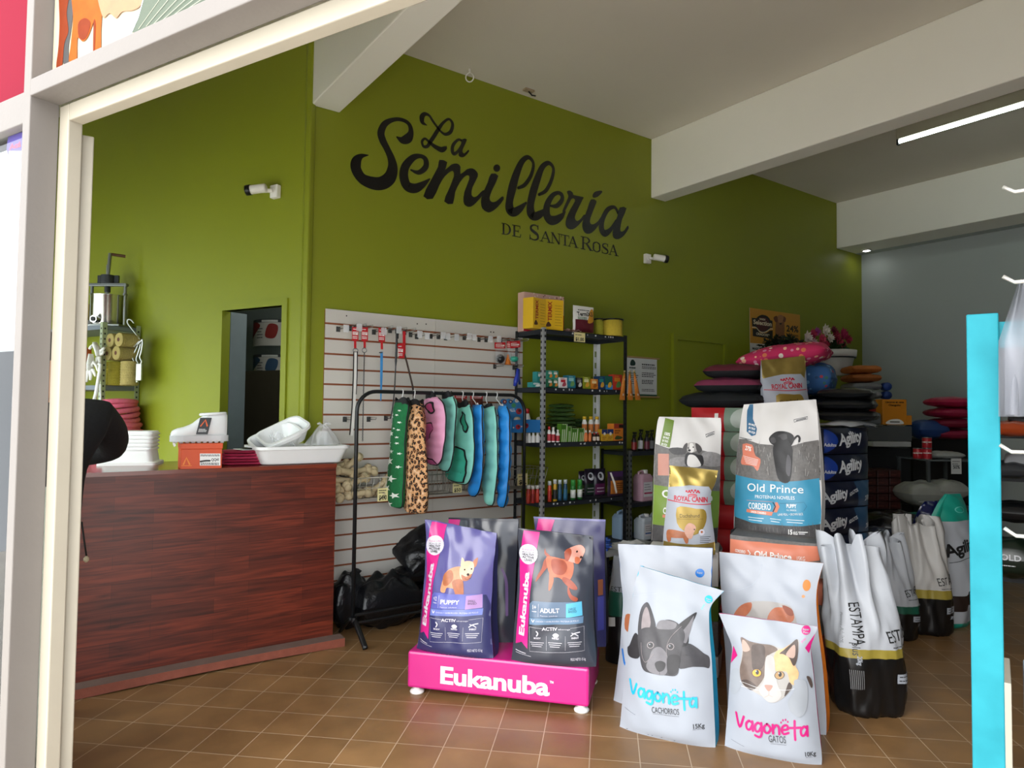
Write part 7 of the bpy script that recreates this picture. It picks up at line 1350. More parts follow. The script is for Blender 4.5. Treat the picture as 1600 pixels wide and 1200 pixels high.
# ============================================================ STACKS OF BAGS IN THE MIDDLE
def lying(name, label, face_px, z0, z1, depth, mat, mats=None, group=None, seed=0, art=None, zm=None, k=1, bul=.03, cat='pet food bag', tilt=0, side=None):
    """a full bag lying flat, end face towards the viewer; face_px = bottom-left, bottom-right, top-left, top-right"""
    bl, br, tl, tr = face_px; B = Bag(bl, br, z0, tilt, [(bl, br, .0, depth*.9), (((bl[0]*3+tl[0])/4, (bl[1]*3+tl[1])/4), ((br[0]*3+tr[0])/4, (br[1]*3+tr[1])/4), bul*.9, depth), (((bl[0]+tl[0])/2, (bl[1]+tl[1])/2), ((br[0]+tr[0])/2, (br[1]+tr[1])/2), bul*1.1, depth), (((bl[0]+tl[0]*3)/4, (bl[1]+tl[1]*3)/4), ((br[0]+tr[0]*3)/4, (br[1]+tr[1]*3)/4), bul*.9, depth), (tl, tr, .0, depth*.9)], seed, .005, p=4, eg=.04, pinch=-.02)
    b = B.mesh(mat, side or mat, side or mat, nu=22, nv=14); P = None
    if art: P = B.pr(zm); P._k = k; art(P)
    return bag_thing(name, label, B, b, P, cat, group)
SAL = M('dd8468', .45, var=.05); GRS = M('6f6c6a', .5, var=.4, sc=70); GRD = M('4a4849', .5, var=.4, sc=70); OPB = M('3f93b5', .45, var=.04); OPW = M('d9d6d4', .5, var=.03); OPT = M('efeeec', .5, var=.02)
ZT1 = .75; ZT2 = .68
# hidden-core stack under the blue banded bag: lying bags
Z5 = Zm(1000, 540, 3.333)
def salart(P):
    P.poly([(462,1008),(935,1048),(935,1122),(700,1120),(462,1085)], SAL); P.text('Old Prince', (598, 1094), (792, 1110), OPT, 30, 1); P.text('CORDERO', (496, 1072), (552, 1078), OPT, 14, 1); P.stroke([(566, 1062), (578, 1078), (566, 1092)], 1.6, OPT, smooth=False); P.lines(0, 0, 0, 0, 0, 0, OPT) if False else None; P.text('15KG', (816, 1114), (862, 1118), OPT, 22, 0)
lying('pet_food_bag', 'salmon banded pet food bag lying flat under the blue banded dog food bag', ((1139, 889), (1286, 905), (1140, 836), (1283, 851)), ZT1-.155, ZT1, .5, GRS, None, None, 21, salart, Z5, 3.3)
def px4(z0, z1, xl_, xr_, ref):
    """px quad of an end face below a reference edge (two world points)"""
    A, B_ = ref; return tuple(proj(V((p.x, p.y, z))) for z in (z0, z1) for p in (A, B_))
rA = ah(1141, 838, ZT1); rB = ah(1284, 853, ZT1)
for i in range(4):
    q = px4(ZT1-.158*(i+2), ZT1-.158*(i+1)-.003, 0, 0, (rA, rB)); lying('pet_food_bag', ('fourth', 'third', 'second', 'lowest')[i]+(' pet food bag from the floor in the stack behind the cat bag' if i < 3 else ' pet food bag of the stack behind the cat bag'), q, ZT1-.158*(i+2), 0, .5, (SAL, GRS, M('a8232c', .5), SAL)[i], None, 'stacked bags behind the cat bag', 30+i)
sA = ah(1012, 856, ZT2); sB = ah(1122, 864, ZT2)
for i in range(4):
    q = px4(ZT2-.188*(i+1), ZT2-.188*i-.003, 0, 0, (sA, sB)); lying('pet_food_bag', ('topmost', 'third', 'second', 'lowest')[i]+' bag of the stack behind the blue sealed bag, under the gold pouch', q, ZT2-.188*(i+1), 0, .5, (M('d8d6d2', .5), M('5f7a2a', .5), GRS, M('d8d6d2', .5))[i], None, 'stacked bags behind the bulldog bags', 40+i)
# blue banded puppy food bag
OPD = M('2a292b', .5, var=.3, sc=50)
B6 = Bag((1146, 832), (1280, 847), ZT1, radians(5), [((1146, 832), (1280, 847), .02, .13), ((1145, 818), (1281, 832), .04, .16), ((1147, 770), (1283, 780), .045, .16), ((1149, 720), (1281, 728), .04, .14), ((1152, 690), (1279, 688), .03, .11), ((1157, 655), (1277, 652), .015, .06), ((1162, 632), (1274, 624), .0, .012)], 22, .008)
b = B6.mesh(OPW, OPW, OPW); P = B6.pr(ZO); P._k = 5.2
P.blob([(98,345),(300,382),(440,392),(560,402),(772,352),(800,500),(792,680),(500,700),(300,680),(90,640)], GRS, 2)
R_ = random.Random(3)
for i in range(70):
    x, y = R_.uniform(110, 770), R_.uniform(400, 650); l = R_.uniform(20, 60); P.stroke([(x, y), (x+R_.uniform(-12, 12), y-l)], .45, GRD if i % 2 else M('b9b6b2', .5), smooth=False, cap=False); P.k -= 1
P.k += 1; P.poly([(88,960),(250,1015),(500,1040),(640,1048),(800,1030),(800,1200),(500,1200),(80,1130)], GRD); P.poly([(92,635),(300,672),(500,688),(640,680),(780,664),(800,1040),(640,1050),(500,1042),(250,1020),(84,975)], OPB)
for i in range(40): x = R_.uniform(100, 780); y = R_.uniform(1060, 1150); P.stroke([(x, y), (x+R_.uniform(-10, 10), y-40)], .5, GRS, smooth=False, cap=False); P.k -= 1
P.k += 1
for pts in ([(384,346),(398,315),(440,285),(500,279),(562,295),(590,330),(560,382),(480,398),(410,385)], [(428,385),(560,385),(580,500),(562,680),(478,680),(440,560)]): P.blob(pts, OPD, 4)
P.blob([(470,310),(520,300),(545,330),(500,350)], M('4f4d4f', .5), 4); P.blob([(395,340),(430,330),(445,365),(410,378)], M('4a484a', .5), 3); P.blob([(545,300),(590,332),(572,380),(548,360),(535,320)], M('1c1b1d', .5), 4); P.circ(468, 318, 8, M('6a686a', .4)); P.circ(468, 318, 5, BK); P.stroke([(566, 388), (590, 345), (618, 318), (634, 335), (632, 362)], 3, OPD); P.blob([(540,470),(570,520),(560,640),(530,600)], M('57555a', .5), 4)
P.blob([(158,385),(245,388),(262,440),(278,480),(318,505),(312,560),(292,602),(262,565),(215,555),(158,550),(150,520),(165,470)], M('d98068', .45), 2); P.text('27%', (182, 430), (236, 442), OPT, 34, 1)
for i in range(5): P.stroke([(172+i*6, 480+i*14), (300-i*3, 512+i*11)], .6, OPT, smooth=False); P.k -= 1
P.k += 1; P.text('Old Prince', (204, 762), (668, 782), OPT, 62, 0, .02); P.text('Old Prince', (205.5, 762.5), (669.5, 782.5), OPT, 62, 0, .02); P.text('PROTEÍNAS NOVELES', (274, 820), (600, 832), OPT, 26, 0); P.text('CORDERO', (218, 905), (404, 917), OPT, 50, 0, .04); P.text('CORDERO', (220, 905.5), (406, 917.5), OPT, 50, 0, .04)
P.stroke([(205, 838), (420, 850), (440, 882), (420, 925)], .5, SAL, smooth=False, cap=False); P.poly([(440,852),(462,852),(478,888),(455,935),(428,935),(448,888)], SAL); P.stroke([(424, 852), (444, 888), (422, 930)], 1.6, M('2a2e34', .5), smooth=False, cap=False); P.text('PUPPY', (532, 897), (612, 900), OPT, 30, 1); P.text('ALL BREEDS', (532, 922), (612, 925), OPT, 13, 0); P.stroke([(480, 862), (670, 855), (690, 890), (668, 925)], .5, M('2a5f78', .5), smooth=False, cap=False)
P.poly([(205,908),(425,932),(412,962),(200,934)], SAL); P.text('SABOR CORDERO', (240, 936), (368, 950), OPT, 15, 1); P.text('LAMB MEAL & BROWN RICE', (462, 962), (665, 958), OPT, 18, 0) if False else P.text('LAMB MEAL + BROWN RICE', (462, 962), (665, 958), OPT, 18, 0)
for x0_, x1_ in ((215, 345), (400, 485), (530, 670)):
    for j in range(2): P.stroke([(x0_+6*j, 975+j*20+(x0_-215)*.06), (x1_-12*j, 985+j*20+(x0_-215)*.06)], .9, OPT, smooth=False); P.k -= 1
P.k += 1; P.text('15', (537, 1112), (577, 1116), OPT, 38, 1); P.text('KG', (584, 1116), (618, 1119), OPT, 24, 1); P.stroke([(625, 1098), (692, 1102)], 1.4, OPT, smooth=False); P.stroke([(628, 1112), (670, 1115)], 1.2, OPT, smooth=False)
P.poly([(195,110),(212,62),(242,60),(246,180),(282,262),(272,310),(238,320),(194,282)], M('2a6288', .45))
for i in range(3): P.text(('SIN MAIZ', 'SIN TRIGO', 'SIN SOJA')[i], (208, 228+30*i), (266, 242+30*i), OPT, 16, 1)
P.stroke([(586, 186), (690, 162), (690, 180), (586, 206), (586, 186)], .8, INKG, smooth=False); P.stroke([(604, 193), (676, 175)], 1.2, INKG, smooth=False); P.stroke([(125, 330), (240, 350)], .9, INKG)
bag_thing('pet_food_bag', 'large dog food bag with a blue band and a black puppy in grey grass', B6, b, P)
# green banded bag
OPG = M('7d9a3c', .45, var=.05)
B7 = Bag((1018, 845), (1121, 849), ZT2, radians(4), [((1018, 845), (1121, 849), .015, .12), ((1019, 832), (1122, 836), .03, .15), ((1021, 780), (1125, 788), .035, .15), ((1022, 730), (1126, 738), .03, .13), ((1024, 690), (1127, 694), .02, .09), ((1027, 662), (1127, 664), .008, .03), ((1030, 651), (1126, 653), .0, .01)], 23, .006)
b = B7.mesh(OPW, M('2c2d2a', .45), OPW, szones=[(.18, GRD), (.45, M('4c6420', .45)), (.88, M('2c2d2e', .45)), (1, OPW)]); P = B7.pr(ZG); P._k = 5.4
P.poly([(60,285),(190,330),(300,330),(470,345),(650,390),(660,560),(660,720),(50,700)], GRS); P.blob([(190,330),(300,325),(330,375),(230,380)], GRD, 3); P.blob([(470,370),(560,360),(640,395),(640,480),(480,470)], M('8f8c8c', .5, var=.4, sc=60), 3); P.blob([(200,420),(320,400),(340,470),(210,480)], M('8a8786', .5, var=.4, sc=60), 3)
P.poly([(45,640),(660,700),(650,1010),(40,980)], OPG); P.poly([(40,980),(650,1010),(660,1250),(30,1200)], GRD); P.rect(98, 375, 190, 560, M('c98a78', .45)); P.lines(*P.P([(108, 545)])[0], *P.P([(180, 400)])[0], 1, .002, OPT, 3) if False else None
for pts, m_ in (([(330,380),(380,362),(430,380),(475,395),(470,475),(335,475)], OPD), ([(352,390),(400,385),(435,420),(455,478),(350,478)], M('e4e0dc', .5)), ([(335,300),(380,276),(425,290),(432,340),(380,366),(345,350)], M('b5b0ac', .5)), ([(365,290),(395,290),(400,350),(370,360)], M('e4e0dc', .5)), ([(300,352),(318,300),(345,284),(340,340),(325,378)], M('4a4646', .5)), ([(415,284),(455,308),(470,346),(442,368),(422,340)], M('4a4646', .5))): P.blob(pts, m_, 4)
P.circ(352, 325, 6, BK); P.circ(362, 345, 12, BK, 9); P.circ(395, 318, 6, BK); P.text('Old Prince', (128, 742), (560, 775), OPT, 62, 1); P.text('CORDERO', (138, 880), (320, 895), OPT, 50, 1); P.rect(135, 890, 200, 915, SAL)
P.poly([(160,70),(236,92),(196,322),(114,300)], M('6a852a', .45))
for i in range(4): P.text(('100%', 'SIN MAIZ', 'SIN TRIGO', 'SIN SOJA')[i], (148-8*i, 215+28*i), (198-8*i, 225+28*i), OPT, 18 if i else 26, 1)
P.stroke([(505, 212), (578, 186), (578, 208), (506, 234), (505, 212)], .9, INKG, smooth=False); P.stroke([(518, 220), (568, 202)], 1, INKG, smooth=False)
bag_thing('pet_food_bag', 'dog food bag with a green band and a grey beagle, behind the gold topped pouch', B7, b, P)
# gold topped pouches
GLD = M('a8914e', .28, m=.6, var=.15, sc=30); GLD2 = M('9a8038', .35, m=.3); RCR = M('c01f35', .45, var=.03); DAC = M('a8623c', .5, var=.25, sc=60)
def royal(P, f):
    P.poly(f([(150, 400), (640, 400), (625, 520), (612, 560), (560, 700), (530, 655), (360, 640), (180, 660), (150, 560)]), GLD)
    cx = [(338, 690), (352, 698), (362, 688), (372, 700), (384, 684), (398, 698), (412, 684), (424, 700), (436, 690), (446, 700)]
    for i, p in enumerate(cx): P.circ(*f([p])[0], 7 if i % 2 else 9, RCR, n=8); P.k -= 1
    P.k += 1; P.stroke(f([(352, 724), (370, 718), (395, 716), (425, 724)]), 1.6, RCR); P.stroke(f([(356, 734), (395, 728), (424, 736)]), 1.2, RCR)
    P.text('ROYAL CANIN', *f([(232, 768), (520, 784)]), RCR, 40, 1, -.01); P.stroke(f([(172, 766), (260, 780), (370, 796), (470, 802), (560, 803)]), 1.3, RCR)
    P.blob(f([(256, 832), (330, 822), (420, 838), (482, 842), (508, 880), (506, 950), (470, 1020), (400, 1062), (310, 1020), (258, 960)]), GLD2, 2); P.text('Dachshund', *f([(280, 912), (450, 912)]), M('2a1c10', .5), 30, 0); P.stroke(f([(262, 925), (480, 925)]), .4, M('4a3416', .5), smooth=False); P.lines(0, 0, 0, 0, 0, 0, RCR) if False else None
    for pts in ([(170, 1055), (182, 1022), (230, 1018), (300, 1030), (345, 1040), (350, 1080), (290, 1085), (200, 1085), (176, 1085)], [(172, 1070), (205, 1065), (205, 1115), (180, 1118)], [(305, 1060), (350, 1055), (352, 1122), (330, 1128)]): P.blob(f(pts), DAC, 4)
    P.blob(f([(320, 1030), (330, 985), (360, 958), (400, 970), (418, 1000), (400, 1040), (380, 1090), (345, 1080)]), M('c99a86', .5, var=.15, sc=60), 4); P.circ(*f([(405, 1012)])[0], 6, BK); P.circ(*f([(468, 1038)])[0], 26, EWH); P.circ(*f([(468, 1035)])[0], 10, DAC)
    for j in range(4): P.stroke(f([(455, 1078+16*j), (545-15*(j % 2), 1080+16*j)]), .8, INKG, smooth=False); P.k -= 1
    P.k += 1; P.poly(f([(145, 1118), (250, 1130), (400, 1142), (600, 1130), (600, 1260), (140, 1260)]), GLD)
B8 = Bag((1036, 863), (1118, 867), ZT2, radians(4), [((1036, 863), (1118, 867), .02, .07), ((1037, 838), (1117, 842), .035, .09), ((1041, 800), (1112, 803), .035, .09), ((1044, 770), (1111, 772), .028, .07), ((1045, 750), (1118, 755), .015, .04), ((1046, 727), (1122, 735), 0, .006)], 24, .007)
b = B8.mesh(PAP2, M('c9cbd0', .4), PAP2); P = B8.pr(ZG); P._k = 5.4; royal(P, lambda q: list(q)); bag_thing('pet_food_pouch', 'white pet food pouch with a crinkled gold top, in front of the green banded bag', B8, b, P, seal=GLD)
ZR = 1.488; p9 = [at(x, 637, 4.74) for x in (1196, 1266)]
for p in p9: p.z = ZR
B9 = Bag((1195, 637), (1266, 636), ZR, radians(6), [((1195, 637), (1266, 636), .02, .07), ((1194.5, 628), (1265, 626), .035, .09), ((1193, 610), (1262, 607), .03, .08), ((1191, 590), (1260, 585), .015, .05), ((1189.5, 563), (1257, 556), 0, .006)], 25, .006, pts=p9)
b = B9.mesh(PAP2, PAP2, PAP2); P = B9.pr(ZG); P._k = 5.0
fR = lambda q: [(-( -1)*(976+ (x-195)*.875+ (y-480)*.03 - 10), -430+ (y-480)*.80 - (x-195)*.085+5) for x, y in q]
def fR(q):
    out_ = []
    for x, y in q:
        px_ = 1190+(x-195)*.165+(y-480)*.028; py_ = 563+(y-490)*.165-(x-195)*.017; out_.append(((px_-1010)*5.457, (py_-640)*5.457))
    return out_
royal(P, fR); bag_thing('pet_food_pouch', 'white pet food pouch with a gold top, peeking over the blue banded bag', B9, b, P, seal=GLD)
# stack behind: red and sage bags, cushions on top
tdir = (rB-rA); tdir.z = 0; tdir.normalize()
T0 = at(1079, 660, 4.75); T0.z = 0; T1 = T0+tdir*.74; tb_ = UP.cross(tdir)
REDB = M('b8141f', .45, var=.08); SAGE = M('7f9684', .5, var=.06)
TOPZ = 1.485; hB = .1635
def sageart(P): 
    P.poly([(1133, 560), (1300, 560), (1300, 900), (1133, 900)], SAGE); P.blob([(1143, 650), (1160, 641), (1180, 648), (1190, 668), (1160, 676), (1145, 668)], M('c2c9c2', .5), 3)
for i in range(9):
    z1 = TOPZ-hB*i; q = px4(z1-hB, z1-.004, 0, 0, (T0, T1))
    def art(P, i=i, q=q):
        xl_ = 1133; P.poly([(xl_-2*(i % 2), q[2][1]-10), (q[1][0]+5, q[3][1]-10), (q[1][0]+5, q[1][1]+10), (xl_, q[0][1]+10)], SAGE); ym = (q[0][1]+q[2][1])/2; P.blob([(1143, ym), (1152, ym-14), (1175, ym-15), (1190, ym), (1175, ym+13), (1150, ym+13)], M('bcc6be', .5), 3); P.rect(xl_-15, q[2][1]+9, xl_-9, q[2][1]+16, WHT) if i == 0 else None
    lying('pet_food_bag', ('topmost' if i == 0 else 'second' if i == 1 else 'third' if i == 2 else '%s' % ('fourth', 'fifth', 'sixth', 'seventh', 'eighth', 'ninth')[i-3])+' red sage-ended bag from the top, in the pile under the cushions', q, z1-hB, 0, .55, REDB, None, 'red and sage bags', 60+i, art if i < 4 else None)
def flatcush(name, label, px0, px1, y0, y1, t_, mat, mat2, dep, seed, cat='cushion', group=None, dz=0, rz=None):
    c = at((px0+px1)/2, (y0+y1)/2, t_); u = rz or tdir; hw = abs((at(px1, (y0+y1)/2, t_)-at(px0, (y0+y1)/2, t_)).length)/2*1.04; hh2 = abs(at(0, y0, t_).z-at(0, y1, t_).z)/2; b = MB(); MM = mat
    nu = 26; c.z = (at((px0+px1)/2, y0, t_).z+at((px0+px1)/2, y1, t_).z)/2; cushion(b, c, u, hw, dep, hh2*1.0, mat, .3, seed, hh2*.25, UP, 26)
    n_ = len(b.f)//2
    if mat2:
        k = b.m(mat2)
        for i in range(n_, len(b.f)): b.mi[i] = k
    return solo(name, label, cat, b, group)
BKC = M('0f1418', .7, var=.2, bump=.2); BUR = M('5a1526', .75, var=.15, bump=.2); BUR2 = M('7a2a4a', .75, var=.12, bump=.2)
def pattern(name, base, cols, sc=22):
    a, n, b = nodes_mat(name); L = n.links.new; t = n.nodes.new('ShaderNodeTexCoord'); v = n.nodes.new('ShaderNodeTexVoronoi'); v.inputs['Scale'].default_value = sc; L(t.outputs['Object'], v.inputs[0])
    g = n.nodes.new('ShaderNodeMath'); g.operation = 'LESS_THAN'; g.inputs[1].default_value = .36; L(v.outputs['Distance'], g.inputs[0]); r = n.nodes.new('ShaderNodeValToRGB'); r.color_ramp.interpolation = 'CONSTANT'; e = r.color_ramp.elements; e[0].color = rgb(cols[0]); e[1].position = .3; e[1].color = rgb(cols[1])
    for i, c_ in enumerate(cols[2:]): q = e.new(.5+.2*i); q.color = rgb(c_)
    sp2 = n.nodes.new('ShaderNodeSeparateColor'); L(v.outputs['Color'], sp2.inputs[0]); L(sp2.outputs[0], r.inputs[0]); x = n.nodes.new('ShaderNodeMix'); x.data_type = 'RGBA'; x.inputs[6].default_value = rgb(base); L(g.outputs[0], x.inputs[0]); L(r.outputs[0], x.inputs[7]); L(x.outputs[2], b.inputs['Base Color']); b.inputs['Roughness'].default_value = .8; return a
PPK = pattern('pink_print', 'c2265a', ['e8b090', 'e6d8c8', 'd87a50', 'd98aa8']); PBL = pattern('blue_print', '2f5a8c', ['a83a4a', '6a9ac0', '3a6a5a', '26486e'], 26)
flatcush('pet_cushion', 'flat black cushion at the bottom of the cushion pile on the red bags', 1073, 1196, 612, 641, 5.02, BKC, None, .23, 1, group='cushions on the red bags')
flatcush('pet_cushion', 'plum topped black cushion, second from the bottom of the pile', 1096, 1194, 590, 617, 5.03, BUR2, BKC, .22, 2, group='cushions on the red bags')
flatcush('pet_cushion', 'burgundy topped black cushion, third from the bottom of the pile', 1109, 1192, 569, 594, 5.04, BUR, BKC, .21, 3, group='cushions on the red bags')
# patterned cushions resting at the top
c = at(1226, 559, 5.06); b = MB(); cushion(b, c, (tdir+UP*.13).normalized(), .32, .24, .095, PPK, .4, 4, .02, (UP-tdir*.13).normalized()); solo('patterned_cushion', 'bright pink cushion with little patterns, on top of the pile', 'cushion', b)
c = at(1265, 592, 5.15); b = MB(); cushion(b, c, tdir, .18, .2, .125, PBL, .28, 5, .02); solo('patterned_cushion', 'blue cushion with small red and blue patterns under the pink one', 'cushion', b)
c = at(1285, 634, 5.15); b = MB(); cushion(b, c, tdir, .26, .22, .075, M('0c0d10', .3, var=.2), .3, 6, .02); solo('black_bag', 'shiny black plastic bag under the blue patterned cushion', 'bag', b)
# navy stack with white script
NV = M('0f1830', .4, var=.15); NVL = M('24486a', .4, var=.1); RBL = M('1c3f9a', .4)
U0 = at(1291, 760, 4.3); U0.z = 0; U1 = at(1360, 760, 4.5); U1.z = 0
W_A = M('d5d8dc', .5)
for i in range(8):
    z1 = 1.36-.17*i; z0 = z1-.167; q = px4(z0, z1-.003, 0, 0, (U0, U1)); (xl_, yb_), (xr2, ybr), (_, yt_), (_, ytr) = q; hpx = yb_-yt_
    def art(P, i=i, xl_=xl_, yb_=yb_, xr2=xr2, ybr=ybr, yt_=yt_, hpx=hpx):
        sl = (ybr-yb_)/(xr2-xl_)
        if i < 2:
            P.blob([(xl_-2, yt_+4), (xl_+8, yt_+6), (xl_+13, yb_-hpx*.5), (xl_+6, yb_-5), (xl_-2, yb_-5)], RBL, 3); P.text('Adultos', (xl_+0, yb_-hpx*.3), (xl_+11, yb_-hpx*.3+11*sl), W_A, 5, 1); P.text('Agility', (xl_+15, yb_-hpx*.32-1), (xl_+48, yb_-hpx*.32-9), W_A, hpx*.42, 1, -.03, .15)
        else:
            P.blob([(xr2-28, yt_-2), (xr2+4, yt_-2), (xr2+4, yb_+2), (xr2-20, yb_-4)], NVL, 3); P.text('20kg', (xr2-13, yb_-hpx*.32), (xr2-2, yb_-hpx*.42), W_A, 8, 1); P.text('Agility', (xl_-2, yb_-hpx*.2), (xl_+25, yb_-hpx*.5), W_A, hpx*.36, 1, -.03, .15); P.text('ADULTOS', (xl_+28, yb_-hpx*.5), (xl_+42, yb_-hpx*.7), W_A, 5, 1)
    lying('pet_food_bag', ('topmost', 'second', 'third', 'fourth', 'fifth', 'sixth', 'seventh', 'eighth')[i]+' navy bag from the top in the stack of white-lettered navy bags', q, z0, 0, .5, NV, None, 'stacked navy bags', 80+i, art if i < 5 else None)
b = MB(); c = (U0+U1)/2+V((0, 0, 1.36))+(U0-CP).normalized()*.22; c.z = 1.362; b.grid(lambda u, v: c+tdir*(u-.5)*.34+UP.cross(tdir)*(v-.5)*.4+UP*(.03*sin(pi*u)*sin(pi*v)+.02*noise.noise(V((u*4, v*4, 2)))+.012), 18, 14, M('b9bdc4', .3, var=.15, sc=20)); b.grid(lambda u, v: c+tdir*(u-.5)*.34+UP.cross(tdir)*(v-.5)*.4+UP*.001, 2, 2, M('b9bdc4', .3)); solo('silver_bag', 'flat silver and white bag on top of the navy stack', 'bag', b)
for i in range(3):
    b = MB(); q_ = c+UP*(.055+.075*i)+(U0-CP).normalized()*.12; q_.z = c.z+.075+.075*i; cushion(b, q_, tdir, .2-.01*i, .16, .038, M(('0d0e10', '101214', '0e1012')[i], .3, var=.2), .25, i+70, .008); solo('black_bag', ('lower', 'middle', 'upper')[i]+' shiny black bag heaped on the navy stack', 'bag', b, 'black bags on the navy stack')
# ============================================================ GATHERED SACKS ON THE FLOOR
class Sack:
    def __init__(s, pxb, rx, ry, top_px, seed, rot=0, lean=(0, 0), npl=9):
        s.o = ah(*pxb, 0); d = s.o-CP; d.z = 0; s.f = -d.normalized(); s.r = UP.cross(s.f); s.r.normalize(); s.o = s.o-s.f*ry*.85
        s.h = solve(lambda z: proj(V((s.o.x, s.o.y, z)))[1], top_px, .2, 1.4); s.rx, s.ry, s.seed, s.rot, s.lean, s.npl = rx, ry, seed, rot, lean, npl
    def S(s, th, b, off=0):
        v = b/s.h; g = max(0, (v-.45)/.55); n_ = 3.2; c, q = cos(th), sin(th); k = (abs(c)**n_+abs(q)**n_)**(-1/n_)
        tq = 1-.0*v; tz = (1-.28*g**1.5); ty = (1-.72*g**1.2); rad = min(1, .9+v*3)*(1+.05*sin(pi*min(1, v*1.6)))
        pl = (2/pi*math.asin(sin(s.npl*th+s.seed)))*.055*g**1.2+.018*noise.noise(V((c*2+s.seed, q*2, b*6)))+.012*noise.noise(V((c*6, q*6+s.seed, b*9)))
        x = s.rx*k*q*rad*tz+pl*q+off*q; y = s.ry*k*c*rad*ty+pl*c+off*c; cr, sr = cos(s.rot), sin(s.rot)
        zz_ = b*(1+(.045*sin(s.npl*th*.5+s.seed)+.02*sin(s.npl*th+1))*max(0, v-.7)/.3)
        return s.o+s.r*(x*cr-y*sr)*1+s.f*(x*sr+y*cr)+UP*zz_+s.r*s.lean[0]*v*v-s.f*s.lean[1]*v*v
    def mesh(s, zones):
        b = MB(); zf = lambda u, v: next((m for t, m in zones if v <= t), zones[-1][1]); b.grid(lambda u, v: s.S(2*pi*u, v*s.h), 72, 40, zones[0][1], closed=True, mats=zf)
        N = 72; o = len(b.v)-N*41; b.f.append([o+i for i in range(N)][::-1]); b.mi.append(b.m(zones[0][1])); b.sm.append(False)
        b.grid(lambda u, v: s.S(2*pi*u, s.h*(1-.12*v), -.012-.02*v), 72, 3, zones[-1][1], closed=True); return b
    def pr(s): return Print(lambda a, b, l: s.S(a/s.rx, b, .0025+.0005*l), None, .02)
EBK = M('141415', .3, var=.15); EGD = M('9a8a3a', .4, var=.08); EWT = M('b4b8bf', .5, var=.04); EGY = M('8c8f92', .45); EGR = M('1c5a48', .4)
def estampa(S_, zone, left=True, full=True):
    P = S_.pr(); h = S_.h; w_ = S_.rx
    P.text('ESTAMPA', (w_*.30, h*.44), (w_*1.45, h*.47), BK, h*.065, 0); P.lines(w_*.4, h*.405, w_*1.3, h*.425, 1, .004, INKG, 2); P.text('Perro', (w_*.9, h*.345), (w_*1.4, h*.345), PAP, h*.03, 0)
    P.rect(w_*.55, h*.20, w_*1.15, h*.255, PAP); P.lines(w_*.6, h*.205, w_*1.1, h*.25, 2, .005, INKG, 3); P.text('20%', (w_*.75, h*.15), (w_*.98, h*.15), PAP, h*.025, 1)
    if left:
        T, W_ = text_tris('ESTAMPA', 0); k = h*.24/W_; P.tris([[(-w_*.62+y*k*1.5, h*.665-x*k) for x, y in tr] for tr in T], BK)
        T, W_ = text_tris('plus', 0); k = h*.075/W_; P.tris([[(-w_*.66+y*k*1.2, h*.44-x*k) for x, y in tr] for tr in T], INKG)
        T, W_ = text_tris('Perros Adultos', 0); k = h*.17/W_; P.tris([[(-w_*.95+y*k*1.3, h*.60-x*k) for x, y in tr] for tr in T], EGY)
        T, W_ = text_tris('20kg', 1); k = h*.05/W_; P.tris([[(-w_*.55+y*k*1.2, h*.365-x*k) for x, y in tr] for tr in T], PAP)
        for j in range(8): P.rect(-w_*(.75-.045*j), h*.17, -w_*(.735-.045*j), h*.285, EGY); P.k -= 1
    return P
S1 = Sack((1354, 1119), .158, .12, 850, 1, -.5, (-.07, .05)); b = S1.mesh([(.345, EBK), (.405, EGD), (1, EWT)]); P = estampa(S1, 0); P.put(b); solo('gathered_sack', 'white and black dog food sack with a gold band, nearest of the gathered sacks', 'sack', b)
S2 = Sack((1396, 1000), .135, .11, 842, 2, -.35, (-.06, .06)); b = S2.mesh([(.27, EBK), (.36, EGR), (1, EWT)]); P = estampa(S2, 0, False); P.put(b); solo('gathered_sack', 'white sack with a dark green band, behind the nearest gathered sack', 'sack', b)
S3 = Sack((1445, 992), .15, .115, 812, 3, -.35, (-.05, .05)); b = S3.mesh([(.33, EBK), (.41, EGD), (1, M('b9b7b4', .5, var=.05))]); P = estampa(S3, 0, False); P.put(b); solo('gathered_sack', 'greyish white sack with a gold band, third and farthest of the gathered sacks', 'sack', b)
# turquoise and white sack with a collie
TQS = M('1f9a86', .35, var=.1)
B10 = Bag((1466, 982), (1518, 972), 0, radians(7), [((1466, 982), (1518, 972), .05, .16), ((1465, 965), (1519, 955), .08, .2), ((1467, 900), (1519, 892), .09, .2), ((1470, 840), (1516, 832), .07, .16), ((1474, 800), (1508, 796), .05, .1), ((1480, 772), (1500, 771), .01, .03)], 27, .012, p=2.2)
b = B10.mesh(EWT, EWT, TQS, zones=[(.15, TQS), (.72, EWT), (1, TQS)], szones=[(.15, TQS), (.72, EWT), (1, TQS)]); P = B10.pr(); P._k = 1
P.text('Agility', (1473, 870), (1512, 850), BK, 17, 1, -.03, .15); P.stroke([(1475, 878), (1512, 862)], .8, BK); P.blob([(1472, 930), (1490, 926), (1494, 918), (1506, 912), (1508, 924), (1500, 934), (1498, 945), (1490, 950), (1474, 952), (1471, 944)], M('2a1d18', .5), 3); P.circ(1502, 922, 3, PAP, 4); P.rect(1492, 940, 1496, 970, PAP); P.circ(1490, 795, 5, M('6fc9bd', .4)); P.circ(1490, 795, 4, TQS)
bag_thing('pet_food_bag', 'turquoise and white dog food sack with a black and white collie by the turquoise post', B10, b, P, 'sack')
B11 = Bag((1420, 960), (1474, 960), 0, radians(8), [((1420, 960), (1474, 960), .05, .14), ((1420, 900), (1474, 900), .07, .16), ((1428, 840), (1476, 838), .05, .12), ((1440, 800), (1476, 795), .03, .06), ((1446, 784), (1472, 782), .0, .012)], 28, .02)
